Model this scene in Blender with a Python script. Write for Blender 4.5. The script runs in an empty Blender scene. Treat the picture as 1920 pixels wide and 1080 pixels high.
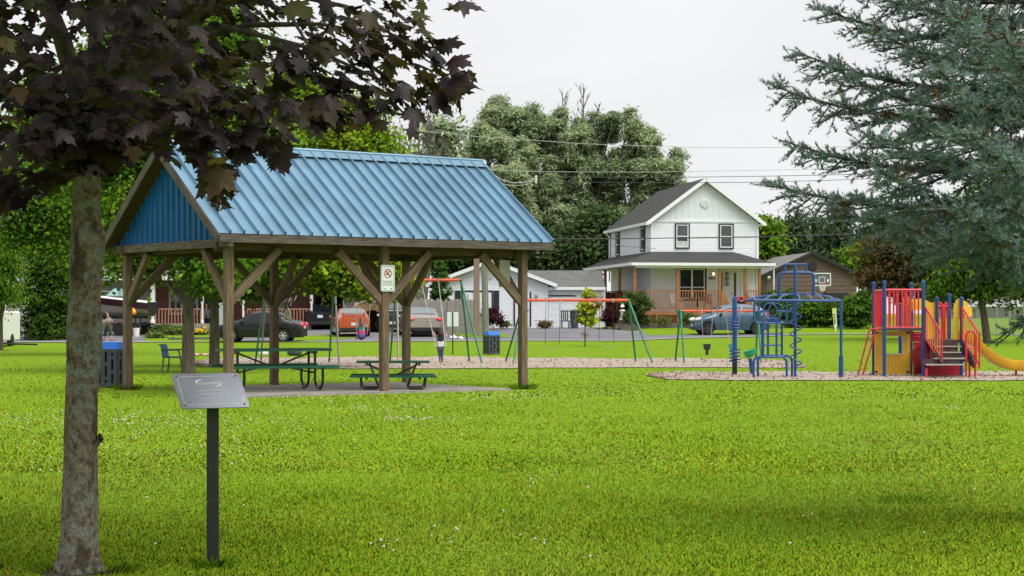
import bpy, bmesh, math, random
import numpy as np
from mathutils import Vector, Matrix, Euler
random.seed(7); RNG = np.random.default_rng(11)
SC = bpy.context.scene; COL = SC.collection
F, HOR, EYE = 3400.0, 588.0, 1.5
PI = math.pi; R = math.radians

# ---------------------------------------------------------------- terrain
GY = [-50, 0, 34, 44, 58, 70, 80, 88, 96, 104, 120, 160, 400, 3000]
GZ = [0, 0, 0, -.05, -.1, 0, .12, .27, .5, .73, .95, 1.1, 1.25, 1.3]
def G(x, y):
    z = float(np.interp(y, GY, GZ))
    s = .009 * min(max((y - 66) / 16, 0), 1) * min(max((180 - y) / 60, 0), 1)
    return z + s * max(min(x, 40), -40)
def GV(x, y):
    z = np.interp(y, GY, GZ)
    s = .009 * np.clip((y - 66) / 16, 0, 1) * np.clip((180 - y) / 60, 0, 1)
    return z + s * np.clip(x, -40, 40)
def at(u, v, Y):                      # a photo pixel at depth Y
    return Vector(((u - 960) / F * Y, Y, EYE - (v - HOR) / F * Y))
def gpt(u, v):                        # a photo pixel on the ground
    Y = 6.0
    while Y < 390:
        if HOR + (EYE - G((u - 960) / F * Y, Y)) / Y * F <= v: break
        Y += .1
    x = (u - 960) / F * Y
    return Vector((x, Y, G(x, Y)))
def gat(u, Y):
    x = (u - 960) / F * Y
    return Vector((x, Y, G(x, Y)))

# ---------------------------------------------------------------- materials
def nt(m): return m.node_tree.nodes, m.node_tree.links
def mat(name, col, rough=.7, metal=0., var=.12, scale=6., bump=0., bscale=None, spec=.5, col2=None, coord='Object',
        stretch=(1, 1, 1), island=0., coat=0., trans=0., hue=0., detail=4., nup=0.):
    m = bpy.data.materials.new(name); m.use_nodes = True
    N, L = nt(m); b = N['Principled BSDF']
    b.inputs['Roughness'].default_value = rough; b.inputs['Metallic'].default_value = metal
    b.inputs['Specular IOR Level'].default_value = spec; b.inputs['Coat Weight'].default_value = coat
    if coat: b.inputs['Coat Roughness'].default_value = .06
    if coord == 'gc':
        tc = N.new('ShaderNodeAttribute'); tc.attribute_name = 'gc'; src = tc.outputs['Vector']
    else:
        tc = N.new('ShaderNodeTexCoord'); src = tc.outputs[coord]
    mp = N.new('ShaderNodeMapping'); mp.inputs['Scale'].default_value = stretch; L.new(src, mp.inputs['Vector'])
    nz = N.new('ShaderNodeTexNoise'); nz.inputs['Scale'].default_value = scale; nz.inputs['Detail'].default_value = detail
    nz.inputs['Roughness'].default_value = .6
    L.new(mp.outputs[0], nz.inputs['Vector'])
    rp = N.new('ShaderNodeValToRGB'); rp.color_ramp.elements[0].position = .3; rp.color_ramp.elements[1].position = .7
    c = col; d = col2 or tuple(x * (1 + var * 1.6) for x in c); e = c if col2 else tuple(x * (1 - var * 1.6) for x in c)
    rp.color_ramp.elements[0].color = (*e, 1); rp.color_ramp.elements[1].color = (*d, 1)
    L.new(nz.outputs['Fac'], rp.inputs['Fac']); out = rp.outputs['Color']
    if island or hue:
        g = N.new('ShaderNodeNewGeometry'); h = N.new('ShaderNodeHueSaturation')
        mr = N.new('ShaderNodeMapRange'); mr.inputs['To Min'].default_value = 1 - island; mr.inputs['To Max'].default_value = 1 + island
        L.new(g.outputs['Random Per Island'], mr.inputs['Value']); L.new(mr.outputs[0], h.inputs['Value'])
        if hue:
            w = N.new('ShaderNodeMath'); w.operation = 'MULTIPLY'; w.inputs[1].default_value = 7.31
            fr = N.new('ShaderNodeMath'); fr.operation = 'FRACT'; L.new(g.outputs['Random Per Island'], w.inputs[0]); L.new(w.outputs[0], fr.inputs[0])
            m2 = N.new('ShaderNodeMapRange'); m2.inputs['To Min'].default_value = .5 - hue; m2.inputs['To Max'].default_value = .5 + hue
            L.new(fr.outputs[0], m2.inputs['Value']); L.new(m2.outputs[0], h.inputs['Hue'])
        L.new(out, h.inputs['Color']); out = h.outputs['Color']
    L.new(out, b.inputs['Base Color'])
    if bump:
        n2 = N.new('ShaderNodeTexNoise'); n2.inputs['Scale'].default_value = bscale or scale * 4; n2.inputs['Detail'].default_value = 5
        L.new(mp.outputs[0], n2.inputs['Vector'])
        bp = N.new('ShaderNodeBump'); bp.inputs['Strength'].default_value = bump; bp.inputs['Distance'].default_value = .02
        L.new(n2.outputs['Fac'], bp.inputs['Height']); L.new(bp.outputs[0], b.inputs['Normal'])
    if nup:                                  # soft foliage normals leaning to the open sky
        ge = N.new('ShaderNodeNewGeometry'); s1 = N.new('ShaderNodeVectorMath'); s1.operation = 'SCALE'; s1.inputs['Scale'].default_value = 1 - nup
        ad = N.new('ShaderNodeVectorMath'); ad.operation = 'ADD'; ad.inputs[1].default_value = (0, 0, nup); nm = N.new('ShaderNodeVectorMath'); nm.operation = 'NORMALIZE'
        L.new(ge.outputs['Normal'], s1.inputs[0]); L.new(s1.outputs[0], ad.inputs[0]); L.new(ad.outputs[0], nm.inputs[0]); L.new(nm.outputs[0], b.inputs['Normal'])
    if trans:
        t = N.new('ShaderNodeBsdfTranslucent'); L.new(out, t.inputs['Color'])
        mx = N.new('ShaderNodeMixShader'); mx.inputs[0].default_value = trans
        L.new(b.outputs[0], mx.inputs[1]); L.new(t.outputs[0], mx.inputs[2]); L.new(mx.outputs[0], N['Material Output'].inputs['Surface'])
    return m
M = {}
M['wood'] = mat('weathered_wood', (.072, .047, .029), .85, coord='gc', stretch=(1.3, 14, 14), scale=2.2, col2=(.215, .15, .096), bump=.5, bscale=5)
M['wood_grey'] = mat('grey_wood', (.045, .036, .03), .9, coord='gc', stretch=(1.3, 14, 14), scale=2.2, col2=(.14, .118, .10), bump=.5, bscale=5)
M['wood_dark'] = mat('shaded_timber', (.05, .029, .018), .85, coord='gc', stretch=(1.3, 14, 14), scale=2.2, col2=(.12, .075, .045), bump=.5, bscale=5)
M['roof_blue'] = mat('blue_roof_metal', (.175, .315, .43), .36, .5, var=.10, scale=1.1, spec=.6, coat=.1)
M['gable_blue_shaded'] = mat('shaded_blue_metal', (.002, .085, .25), .5, .0, var=.1, scale=1.5, spec=.2)  # darker than the roof blue, the gable's shade put into the colour
M['concrete'] = mat('concrete', (.29, .265, .235), .9, var=.15, scale=3, bump=.2)
M['green_coat'] = mat('green_plastic_coat', (.004, .085, .05), .38, var=.15, scale=5)
M['black_steel'] = mat('black_steel', (.012, .012, .013), .35, var=.2, scale=8)
M['rust'] = mat('rust', (.10, .055, .04), .85, var=.3, scale=25)
M['plaque_post'] = mat('black_painted_post', (.012, .012, .013), .5, var=.2, scale=30)
M['steel'] = mat('galvanised', (.45, .46, .47), .4, .8, var=.12, scale=20)
M['bin_grey'] = mat('bin_grey_plastic', (.045, .055, .07), .6, var=.1, scale=10)
M['bin_black'] = mat('bin_dark_liner', (.006, .007, .009), .7)
M['bin_blue'] = mat('bin_blue_plastic', (.01, .14, .62), .4, var=.06)
M['sign_white'] = mat('sign_white', (.72, .78, .80), .4, var=.03, scale=8)
M['sign_black'] = mat('sign_black', (.02, .022, .028), .5)
M['sign_red'] = mat('sign_red', (.50, .015, .03), .45)
M['play_blue'] = mat('play_blue_paint', (.004, .058, .235), .35, var=.12, scale=5, coat=.15)
M['play_red'] = mat('play_red_paint', (.58, .012, .035), .32, var=.1, scale=5, coat=.3)
M['play_redplastic'] = mat('dark_red_plastic', (.32, .006, .02), .4, var=.1, scale=3)
M['play_yellow'] = mat('yellow_plastic', (.80, .47, .028), .36, var=.08, scale=3, spec=.5)
M['play_orange'] = mat('orange_bars', (.78, .20, .045), .4)
M['deck_brown'] = mat('brown_coated_deck', (.075, .045, .042), .55, var=.2, scale=8)
M['deck_light'] = mat('pale_step_edge', (.42, .38, .37), .6, var=.1)
M['swing_orange'] = mat('orange_beam', (.66, .095, .03), .4, var=.12, scale=4)
M['swing_green'] = mat('green_legs', (.008, .15, .075), .35, var=.25, scale=4)
M['swing_lit'] = mat('lit_leg', (.26, .24, .21), .45, .3, var=.2, scale=8)  # tan copy of the green legs, light on them put into the colour
M['chain'] = mat('chain', (.42, .40, .36), .5, .5, var=.1)
M['rubber'] = mat('rubber', (.012, .012, .013), .7)
M['teal'] = mat('teal_rubber', (.01, .25, .25), .5)
M['spin_green'] = mat('green_seat', (.005, .36, .16), .3, spec=.5)
M['siding'] = mat('white_siding', (.79, .81, .88), .55, var=.02, scale=1.2)
M['siding_g'] = mat('white_vertical_siding', (.73, .755, .83), .55, var=.02, scale=1.2)
M['trim'] = mat('white_trim', (.80, .815, .86), .5, var=.02)
M['dark_trim'] = mat('navy_trim', (.014, .016, .028), .55)
M['shingle'] = mat('asphalt_shingle', (.030, .030, .032), .95, scale=1.6, stretch=(1, 1, 7), col2=(.06, .059, .06), bump=.6, bscale=9, detail=8)
M['shingle_g'] = mat('grey_green_shingle', (.085, .09, .085), .95, scale=1.6, stretch=(1, 1, 7), col2=(.15, .155, .145), bump=.6, bscale=9, detail=8)
M['shingle_b'] = mat('brown_grey_shingle', (.13, .125, .13), .95, scale=1.6, stretch=(1, 1, 7), col2=(.22, .21, .21), bump=.6, bscale=9, detail=8)
M['stain'] = mat('stained_cedar', (.25, .095, .032), .7, coord='gc', stretch=(1.3, 14, 14), scale=2, col2=(.41, .185, .072))
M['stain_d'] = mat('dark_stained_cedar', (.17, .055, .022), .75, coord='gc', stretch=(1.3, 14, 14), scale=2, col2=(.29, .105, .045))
M['glass'] = mat('window_glass', (.05, .06, .07), .05, var=.4, scale=.7, spec=.8)
M['glass_dark'] = mat('car_glass', (.015, .018, .02), .05, var=.1, spec=.45)
M['glass_pale'] = mat('car_rear_glass', (.16, .19, .20), .04, var=.1, spec=1.0)
M['brown_siding'] = mat('brown_siding', (.12, .078, .062), .7, var=.1, scale=2)
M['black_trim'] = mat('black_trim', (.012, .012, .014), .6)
M['beige'] = mat('beige_siding', (.40, .36, .31), .7, var=.05, scale=2)
M['pinkish'] = mat('pale_pink_siding', (.46, .40, .38), .7, var=.05, scale=2)
M['asphalt'] = mat('asphalt', (.15, .15, .165), .9, var=.14, scale=.6, bump=.2, bscale=40, detail=8)
M['path'] = mat('pale_path', (.25, .245, .24), .9, var=.1, scale=2)
M['grey_fence'] = mat('grey_fence_boards', (.22, .20, .19), .9, coord='gc', stretch=(1.2, 10, 10), scale=2, col2=(.36, .34, .33))
M['pole'] = mat('pole_wood', (.27, .19, .14), .9, stretch=(14, 14, 1), scale=1.5, col2=(.42, .33, .27), bump=.4)
M['pole_green'] = mat('treated_pole', (.12, .15, .10), .9, stretch=(14, 14, 1), scale=1.5, col2=(.24, .27, .20), bump=.4)
M['wire'] = mat('wire', (.05, .05, .055), .6)
M['wire_pale'] = mat('pale_wire', (.42, .42, .43), .5)
M['stone'] = mat('retaining_block', (.13, .11, .10), .9, var=.35, scale=7, bump=.6)
M['tan'] = mat('tan_tent', (.46, .32, .17), .75, var=.08, scale=2)
M['cream'] = mat('cream_canvas', (.66, .64, .58), .75, var=.04, scale=2)
M['tyre'] = mat('tyre', (.012, .012, .013), .8)
M['rim'] = mat('alloy_rim', (.62, .63, .65), .3, .7)
M['rim_dark'] = mat('steel_rim', (.05, .05, .052), .5)
M['lamp_red'] = mat('tail_lamp', (.62, .02, .03), .15, coat=.6)
M['lamp_clear'] = mat('head_lamp', (.72, .72, .70), .12, coat=.6)
M['plate'] = mat('number_plate', (.62, .64, .70), .4)
M['white'] = mat('white_plastic', (.78, .78, .77), .5, var=.03)
M['yellow'] = mat('yellow_paint', (.72, .55, .03), .5)
M['orange_buoy'] = mat('orange_float', (.85, .33, .01), .4)
M['bark'] = mat('tree_bark', (.045, .036, .026), .95, stretch=(9, 9, 1.6), scale=2, col2=(.13, .11, .08), bump=1., bscale=7)
M['bark_thin'] = mat('bare_bark', (.13, .115, .10), .9, var=.2)
M['soil'] = mat('garden_soil', (.05, .036, .025), .95, var=.3, scale=9, bump=.5)
def leafmat(name, c, c2, isl=.35, hue=.03, tr=.35, sc=.5, rough=.6, spec=.12, nup=.55):
    return mat(name, c, rough, col2=c2, scale=sc, island=isl, hue=hue, trans=tr, spec=spec, detail=3, nup=nup)
M['maple'] = leafmat('maple_leaf', (.085, .20, .012), (.17, .325, .022))
M['maple_y'] = leafmat('yellow_maple_leaf', (.16, .285, .012), (.30, .42, .025), hue=.035)
M['maple_d'] = leafmat('dark_maple_leaf', (.075, .17, .012), (.14, .27, .022))
M['willow'] = leafmat('willow_leaf', (.24, .32, .145), (.43, .52, .27), isl=.4, hue=.02, sc=.28, spec=.4)
M['willow_d'] = leafmat('grey_willow_leaf', (.185, .26, .12), (.35, .44, .225), isl=.4, hue=.02, sc=.28, spec=.4)
M['thuja'] = leafmat('cedar_leaf', (.042, .105, .010), (.085, .17, .016), hue=.02, tr=.2)
M['thuja_l'] = leafmat('bright_cedar_leaf', (.045, .11, .012), (.075, .16, .018), hue=.02, tr=.2)
M['hedge'] = leafmat('hedge_leaf', (.055, .14, .010), (.11, .215, .018), hue=.02, tr=.25)
M['conifer'] = leafmat('conifer_needles', (.042, .075, .034), (.085, .13, .058), hue=.02, tr=.15)
M['shaded_wood'] = leafmat('shaded_wood_leaf', (.045, .085, .026), (.10, .155, .05), isl=.4, hue=.02)  # dark leaf colour carries the understory shade below the willows
M['sapling'] = leafmat('sapling_leaf', (.36, .46, .02), (.52, .56, .03), hue=.04)
M['sapling_r'] = leafmat('reddish_leaf', (.30, .20, .08), (.42, .26, .12), hue=.04)
M['russet'] = leafmat('russet_leaf', (.10, .085, .03), (.19, .14, .05), hue=.05)
M['purple'] = leafmat('barberry_leaf', (.05, .012, .02), (.10, .025, .035), hue=.03)
M['shrub'] = leafmat('shrub_leaf', (.05, .10, .02), (.11, .17, .04), hue=.03)
M['lily'] = leafmat('daylily_leaf', (.11, .17, .03), (.19, .25, .06), hue=.03)
M['flower_y'] = mat('orange_yellow_petals', (.75, .42, .01), .6, var=.2, scale=20)
M['flower_r'] = mat('red_petals', (.62, .02, .06), .6, var=.3, scale=20)

# ---------------------------------------------------------------- mesh builder
class MB:
    def __init__(s): s.v = []; s.f = []; s.g = []; s.m = []; s.mi = 0
    def add(s, vs, fs, gc=None):
        o = len(s.v); s.v += [tuple(p) for p in vs]; s.f += [tuple(i + o for i in f) for f in fs]
        s.m += [s.mi] * len(fs)
        s.g += [tuple(p) for p in (gc if gc is not None else vs)]
        return s
    def box(s, c, d, rot=None):
        hx, hy, hz = d[0] / 2, d[1] / 2, d[2] / 2
        P = [Vector((x, y, z)) for x in (-hx, hx) for y in (-hy, hy) for z in (-hz, hz)]
        ax = sorted(range(3), key=lambda i: -d[i]); off = Vector((random.random() * 30, random.random() * 9, random.random() * 9))
        g = [Vector((p[ax[0]], p[ax[1]], p[ax[2]])) + off for p in P]
        if rot is not None:
            Mx = rot if isinstance(rot, Matrix) else Euler(rot).to_matrix()
            P = [Mx @ p for p in P]
        c = Vector(c); P = [p + c for p in P]
        return s.add(P, [(0, 1, 3, 2), (4, 6, 7, 5), (0, 4, 5, 1), (2, 3, 7, 6), (0, 2, 6, 4), (1, 5, 7, 3)], g)
    def beam(s, a, b, w, h, up=(0, 0, 1)):
        a, b = Vector(a), Vector(b); x = (b - a); l = x.length; x = x / l
        up = Vector(up)
        if abs(x.dot(up)) > .98: up = Vector((0, 1, 0)) if abs(x.y) < .9 else Vector((1, 0, 0))
        y = up.cross(x).normalized(); z = x.cross(y)
        Mx = Matrix((x, y, z)).transposed()
        return s.box((a + b) / 2, (l, w, h), Mx) if True else s
    def tube(s, pts, r, n=8, cap=True, closed=False):
        pts = [Vector(p) for p in pts]; k = len(pts); rs = r if isinstance(r, (list, tuple)) else [r] * k
        vs = []; fs = []; N = None
        for i, p in enumerate(pts):
            if closed: t = pts[(i + 1) % k] - pts[i - 1]
            else: t = pts[min(i + 1, k - 1)] - pts[max(i - 1, 0)]
            t.normalize()
            if N is None:
                N = Vector((0, 0, 1)) if abs(t.z) < .9 else Vector((1, 0, 0))
            N = (N - t * N.dot(t)).normalized(); B = t.cross(N)
            for j in range(n):
                a = 2 * PI * j / n; vs.append(p + (N * math.cos(a) + B * math.sin(a)) * rs[i])
        for i in range(k if closed else k - 1):
            i2 = (i + 1) % k
            for j in range(n):
                fs.append((i * n + j, i * n + (j + 1) % n, i2 * n + (j + 1) % n, i2 * n + j))
        if cap and not closed:
            fs.append(tuple(range(n - 1, -1, -1))); fs.append(tuple((k - 1) * n + j for j in range(n)))
        return s.add(vs, fs)
    def lathe(s, prof, n=12, c=(0, 0, 0), cap=True):
        c = Vector(c); vs = []; fs = []
        for r, z in prof:
            for j in range(n):
                a = 2 * PI * j / n; vs.append(c + Vector((r * math.cos(a), r * math.sin(a), z)))
        for i in range(len(prof) - 1):
            for j in range(n): fs.append((i * n + j, i * n + (j + 1) % n, (i + 1) * n + (j + 1) % n, (i + 1) * n + j))
        if cap: fs.append(tuple(range(n - 1, -1, -1))); fs.append(tuple((len(prof) - 1) * n + j for j in range(n)))
        return s.add(vs, fs)
    def ell(s, c, r, n=12, k=8, rot=None):
        c = Vector(c); r = r if isinstance(r, (tuple, list)) else (r, r, r); vs = []; fs = []
        for i in range(k + 1):
            t = PI * i / k
            for j in range(n):
                a = 2 * PI * j / n; p = Vector((r[0] * math.sin(t) * math.cos(a), r[1] * math.sin(t) * math.sin(a), -r[2] * math.cos(t)))
                vs.append(c + ((Euler(rot).to_matrix() @ p) if rot else p))
        for i in range(k):
            for j in range(n): fs.append((i * n + j, i * n + (j + 1) % n, (i + 1) * n + (j + 1) % n, (i + 1) * n + j))
        return s.add(vs, fs)
    def prism(s, poly, axis_vec, flip=False):      # planar polygon (3D points) pushed along axis_vec
        P = [Vector(p) for p in poly]; n = len(P); d = Vector(axis_vec)
        vs = P + [p + d for p in P]
        fs = [tuple(range(n)), tuple(range(2 * n - 1, n - 1, -1))] + [(i, i + n, (i + 1) % n + n, (i + 1) % n) for i in range(n)]
        return s.add(vs, fs)
    def quad(s, a, b, c, d): return s.add([a, b, c, d], [(0, 1, 2, 3)])
    def build(s, name, mats, parent=None, smooth=False, ang=40, loc=None, rot=None, fix=True):
        me = bpy.data.meshes.new(name); me.from_pydata(s.v, [], s.f)
        mats = mats if isinstance(mats, (list, tuple)) else [mats]
        for m in mats: me.materials.append(M[m] if isinstance(m, str) else m)
        if len(mats) > 1: me.polygons.foreach_set('material_index', s.m)
        if fix:
            bm = bmesh.new(); bm.from_mesh(me); bmesh.ops.recalc_face_normals(bm, faces=bm.faces); bm.to_mesh(me); bm.free()
        a = me.attributes.new('gc', 'FLOAT_VECTOR', 'POINT'); a.data.foreach_set('vector', np.array(s.g, dtype=np.float32).ravel())
        if smooth:
            me.polygons.foreach_set('use_smooth', [True] * len(me.polygons)); me.set_sharp_from_angle(angle=R(ang))
        me.update()
        return link(name, me, parent, loc, rot)
def link(name, me, parent=None, loc=None, rot=None):
    o = bpy.data.objects.new(name, me); COL.objects.link(o)
    if parent: o.parent = parent
    if loc is not None: o.location = loc
    if rot is not None: o.rotation_euler = (0, 0, rot) if isinstance(rot, (int, float)) else rot
    return o
def thing(name, label, cat, loc=(0, 0, 0), rot=0, group=None):
    o = link(name, None, None, loc, rot); o.empty_display_size = .2
    return tag(o, label, cat, group)
def tag(o, label, cat, group=None, kind=None):
    o['label'] = label; o['category'] = cat
    if group: o['group'] = group
    if kind: o['kind'] = kind
    return o
def structure(o, kind='structure'): o['kind'] = kind; return o
def kids(o): return [c for c in bpy.data.objects if c.parent == o]
def copy_tree(o, parent=None):
    c = o.copy(); COL.objects.link(c)
    if parent: c.parent = parent
    for k in kids(o): copy_tree(k, c)
    return c
def arrmesh(name, V, Fa, mats, parent=None, smooth=False, loc=None, midx=None):   # numpy: all faces of one size
    me = bpy.data.meshes.new(name); V = np.asarray(V, np.float32); Fa = np.asarray(Fa, np.int32)
    k = Fa.shape[1]; me.vertices.add(len(V)); me.vertices.foreach_set('co', V.ravel())
    me.loops.add(Fa.size); me.loops.foreach_set('vertex_index', Fa.ravel())
    me.polygons.add(len(Fa)); me.polygons.foreach_set('loop_start', np.arange(0, Fa.size, k, dtype=np.int32))
    try: me.polygons.foreach_set('loop_total', np.full(len(Fa), k, np.int32))
    except Exception: pass
    mats = mats if isinstance(mats, (list, tuple)) else [mats]
    for m in mats: me.materials.append(M[m] if isinstance(m, str) else m)
    if midx is not None: me.polygons.foreach_set('material_index', np.asarray(midx, np.int32))
    if smooth: me.polygons.foreach_set('use_smooth', np.ones(len(Fa), bool))
    me.update(calc_edges=True)
    return link(name, me, parent, loc)
def text_mesh(txt, size, name, m, parent, loc, rot, extrude=.0015, shear=0., sx=1.):
    c = bpy.data.curves.new(name, 'FONT'); c.body = txt; c.size = size; c.align_x = 'CENTER'; c.align_y = 'CENTER'; c.extrude = extrude; c.shear = shear
    t = bpy.data.objects.new(name + '_c', c); COL.objects.link(t)
    dg = bpy.context.evaluated_depsgraph_get(); me = bpy.data.meshes.new_from_object(t.evaluated_get(dg))
    bpy.data.objects.remove(t); bpy.data.curves.remove(c)
    me.materials.clear(); me.materials.append(M[m]); me.name = name
    o = link(name, me, parent, loc, rot); o.scale = (sx, 1, 1)
    return o

# ---------------------------------------------------------------- camera, sky, sun
cam = bpy.data.cameras.new('camera'); co = bpy.data.objects.new('camera', cam); COL.objects.link(co)
cam.sensor_width = 36; cam.lens = F / 1920 * 36; cam.shift_y = (HOR - 540) / 1920; cam.clip_end = 5000; cam.clip_start = .1
co.location = (0, 0, EYE); co.rotation_euler = (PI / 2, 0, 0); SC.camera = co
SUN_EL, SUN_AZ = 60, 134          # azimuth clockwise from the viewing axis (+Y)
W = bpy.data.worlds.new('World'); SC.world = W; W.use_nodes = True
N, L = W.node_tree.nodes, W.node_tree.links
bg = N['Background']; sky = N.new('ShaderNodeTexSky'); sky.sky_type = 'NISHITA'; sky.sun_disc = False
sky.sun_elevation = R(SUN_EL); sky.sun_rotation = R(SUN_AZ); sky.dust_density = 3
tc = N.new('ShaderNodeTexCoord'); mp = N.new('ShaderNodeMapping'); mp.inputs['Scale'].default_value = (1.2, 1.2, 3.2)
nz = N.new('ShaderNodeTexNoise'); nz.inputs['Scale'].default_value = 2.4; nz.inputs['Detail'].default_value = 6; nz.inputs['Roughness'].default_value = .55
rp = N.new('ShaderNodeValToRGB')
rp.color_ramp.elements[0].position = .34; rp.color_ramp.elements[0].color = (7.3, 7.35, 7.55, 1)
rp.color_ramp.elements[1].position = .62; rp.color_ramp.elements[1].color = (8.3, 8.3, 8.35, 1)
mx = N.new('ShaderNodeMix'); mx.data_type = 'RGBA'; mx.inputs[0].default_value = .95
L.new(tc.outputs['Generated'], mp.inputs[0]); L.new(mp.outputs[0], nz.inputs['Vector']); L.new(nz.outputs['Fac'], rp.inputs['Fac'])
L.new(sky.outputs[0], mx.inputs[6]); L.new(rp.outputs[0], mx.inputs[7]); L.new(mx.outputs[2], bg.inputs['Color'])
bg.inputs['Strength'].default_value = .1
sd = bpy.data.lights.new('sun', 'SUN'); sd.energy = 3.2; sd.angle = R(55); sd.color = (1, .96, .89)
so = bpy.data.objects.new('sun', sd); COL.objects.link(so)
az, el = R(SUN_AZ), R(SUN_EL)
sv = Vector((math.sin(az) * math.cos(el), math.cos(az) * math.cos(el), math.sin(el)))
so.rotation_euler = (-sv).to_track_quat('-Z', 'Y').to_euler(); so.location = sv * 60
vs_ = SC.view_settings; vs_.view_transform = 'Standard'; vs_.look = 'None'; vs_.exposure = .22; vs_.gamma = 1; vs_.use_curve_mapping = False
SC.cycles.max_bounces = 6; SC.cycles.diffuse_bounces = 3; SC.cycles.glossy_bounces = 2; SC.cycles.transmission_bounces = 3
SC.cycles.use_denoising = True

# ---------------------------------------------------------------- ground, road, chips
gm = bpy.data.materials.new('lawn'); gm.use_nodes = True; N, L = nt(gm); b = N['Principled BSDF']; b.inputs['Roughness'].default_value = .9; b.inputs['Specular IOR Level'].default_value = .04
tc = N.new('ShaderNodeTexCoord')
def noise(sc, det=4, st=(1, 1, 1)):
    mp = N.new('ShaderNodeMapping'); mp.inputs['Scale'].default_value = st; L.new(tc.outputs['Object'], mp.inputs[0])
    n = N.new('ShaderNodeTexNoise'); n.inputs['Scale'].default_value = sc; n.inputs['Detail'].default_value = det; L.new(mp.outputs[0], n.inputs['Vector']); return n.outputs['Fac']
def ramp(f, p0, c0, p1, c1):
    r = N.new('ShaderNodeValToRGB'); r.color_ramp.elements[0].position = p0; r.color_ramp.elements[0].color = (*c0, 1)
    r.color_ramp.elements[1].position = p1; r.color_ramp.elements[1].color = (*c1, 1); L.new(f, r.inputs['Fac']); return r.outputs['Color']
def mixc(f, a, b_, mode='MIX'):
    m = N.new('ShaderNodeMix'); m.data_type = 'RGBA'; m.blend_type = mode
    if hasattr(f, 'links'): L.new(f, m.inputs[0])
    else: m.inputs[0].default_value = f
    L.new(a, m.inputs[6]); L.new(b_, m.inputs[7]); return m.outputs[2]
c1 = ramp(noise(.35, 6, (1, .55, 1)), .35, (.13, .24, .009), .68, (.20, .315, .018))
c2 = ramp(noise(9, 5), .3, (.13, .235, .009), .7, (.205, .32, .018))
c3 = ramp(noise(45, 3), .3, (.11, .21, .008), .72, (.215, .32, .02))
cc = mixc(.5, mixc(.5, c1, c2), c3); L.new(cc, b.inputs['Base Color'])
bp = N.new('ShaderNodeBump'); bp.inputs['Strength'].default_value = .5; bp.inputs['Distance'].default_value = .04; L.new(noise(38, 4), bp.inputs['Height']); L.new(bp.outputs[0], b.inputs['Normal'])
M['lawn'] = gm
ys = np.concatenate([np.arange(-20, 130, 1.), np.arange(130, 420, 10.), [600, 1000, 1800, 3000]])
xs = np.concatenate([[-3000, -1500, -700, -300, -150, -90], np.arange(-60, 61, 4.), [90, 150, 300, 700, 1500, 3000]])
X, Y = np.meshgrid(xs, ys); Z = GV(X, Y); nx, ny = len(xs), len(ys)
idx = np.arange(nx * ny).reshape(ny, nx)
Fq = np.stack([idx[:-1, :-1], idx[:-1, 1:], idx[1:, 1:], idx[1:, :-1]], -1).reshape(-1, 4)
structure(arrmesh('ground', np.stack([X, Y, Z], -1).reshape(-1, 3), Fq, 'lawn', smooth=True))

def sheet(name, rail, m, dz=.012, k=8, sub=6, kind='structure'):   # rail: (u, v_far, v_near) photo pixels on the ground
    pts = []
    for (u0, f0, n0), (u1, f1, n1) in zip(rail[:-1], rail[1:]):
        for i in range(sub): t = i / sub; pts.append((u0 + (u1 - u0) * t, f0 + (f1 - f0) * t, n0 + (n1 - n0) * t))
    pts.append(rail[-1]); V = []; Fs = []
    for u, vf, vn in pts:
        a, b_ = gpt(u, vf), gpt(u, vn); w_ = .5 if kind == 'chips' else 0; a.y += w_ * (math.sin(u * .031) + .6 * math.sin(u * .083 + 1)); b_.y += .35 * w_ * (math.sin(u * .042 + 2) + .6 * math.sin(u * .11))
        for j in range(k + 1):
            p = a.lerp(b_, j / k); V.append((p.x, p.y, G(p.x, p.y) + dz))
    for i in range(len(pts) - 1):
        for j in range(k): o = i * (k + 1) + j; Fs.append((o, o + 1, o + k + 2, o + k + 1))
    return structure(arrmesh(name, V, Fs, m)), V
chm = mat('wood_chips', (.27, .21, .165), .95, scale=14, col2=(.44, .37, .31), bump=.25, bscale=26, detail=8)
M['chips'] = chm; M['chip'] = mat('wood_chip', (.36, .28, .22), .9, scale=9, var=.15, island=.35, hue=.02)
RAIL_A = [(362, 680, 684), (388, 675, 688), (440, 672, 691), (640, 671, 692), (830, 669, 692), (1000, 672, 691), (1200, 673, 690), (1380, 673, 690), (1470, 678, 691), (1512, 687, 690)]
RAIL_B = [(1215, 704, 706), (1250, 700, 712), (1350, 698, 714), (1600, 698, 714), (1760, 698, 715), (1925, 698, 714), (2010, 700, 712), (2040, 705, 708)]
_, VA = sheet('wood_chip_bed', RAIL_A, 'chips', .02, kind='chips'); _['kind'] = 'structure'
_, VB = sheet('wood_chip_bed', RAIL_B, 'chips', .02, kind='chips'); _['kind'] = 'structure'
sheet('road', [(-400, 626, 642), (100, 612, 642), (300, 611, 642), (560, 611, 642), (760, 610, 640), (1000, 610, 639), (1080, 611, 640), (1180, 621, 640), (1290, 625, 635), (1420, 624, 632), (1500, 624, 628)], 'asphalt', .015, k=14)
sheet('kerb_strip', [(-400, 641, 643.5), (560, 640.6, 642.2), (1000, 638, 639.8), (1180, 638, 640), (1290, 633, 635), (1420, 631, 632.5), (1500, 627, 628.5), (1600, 626.5, 627.8), (1760, 626.5, 627.8), (2100, 628, 629.4)], 'path', .03, k=2)
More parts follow.
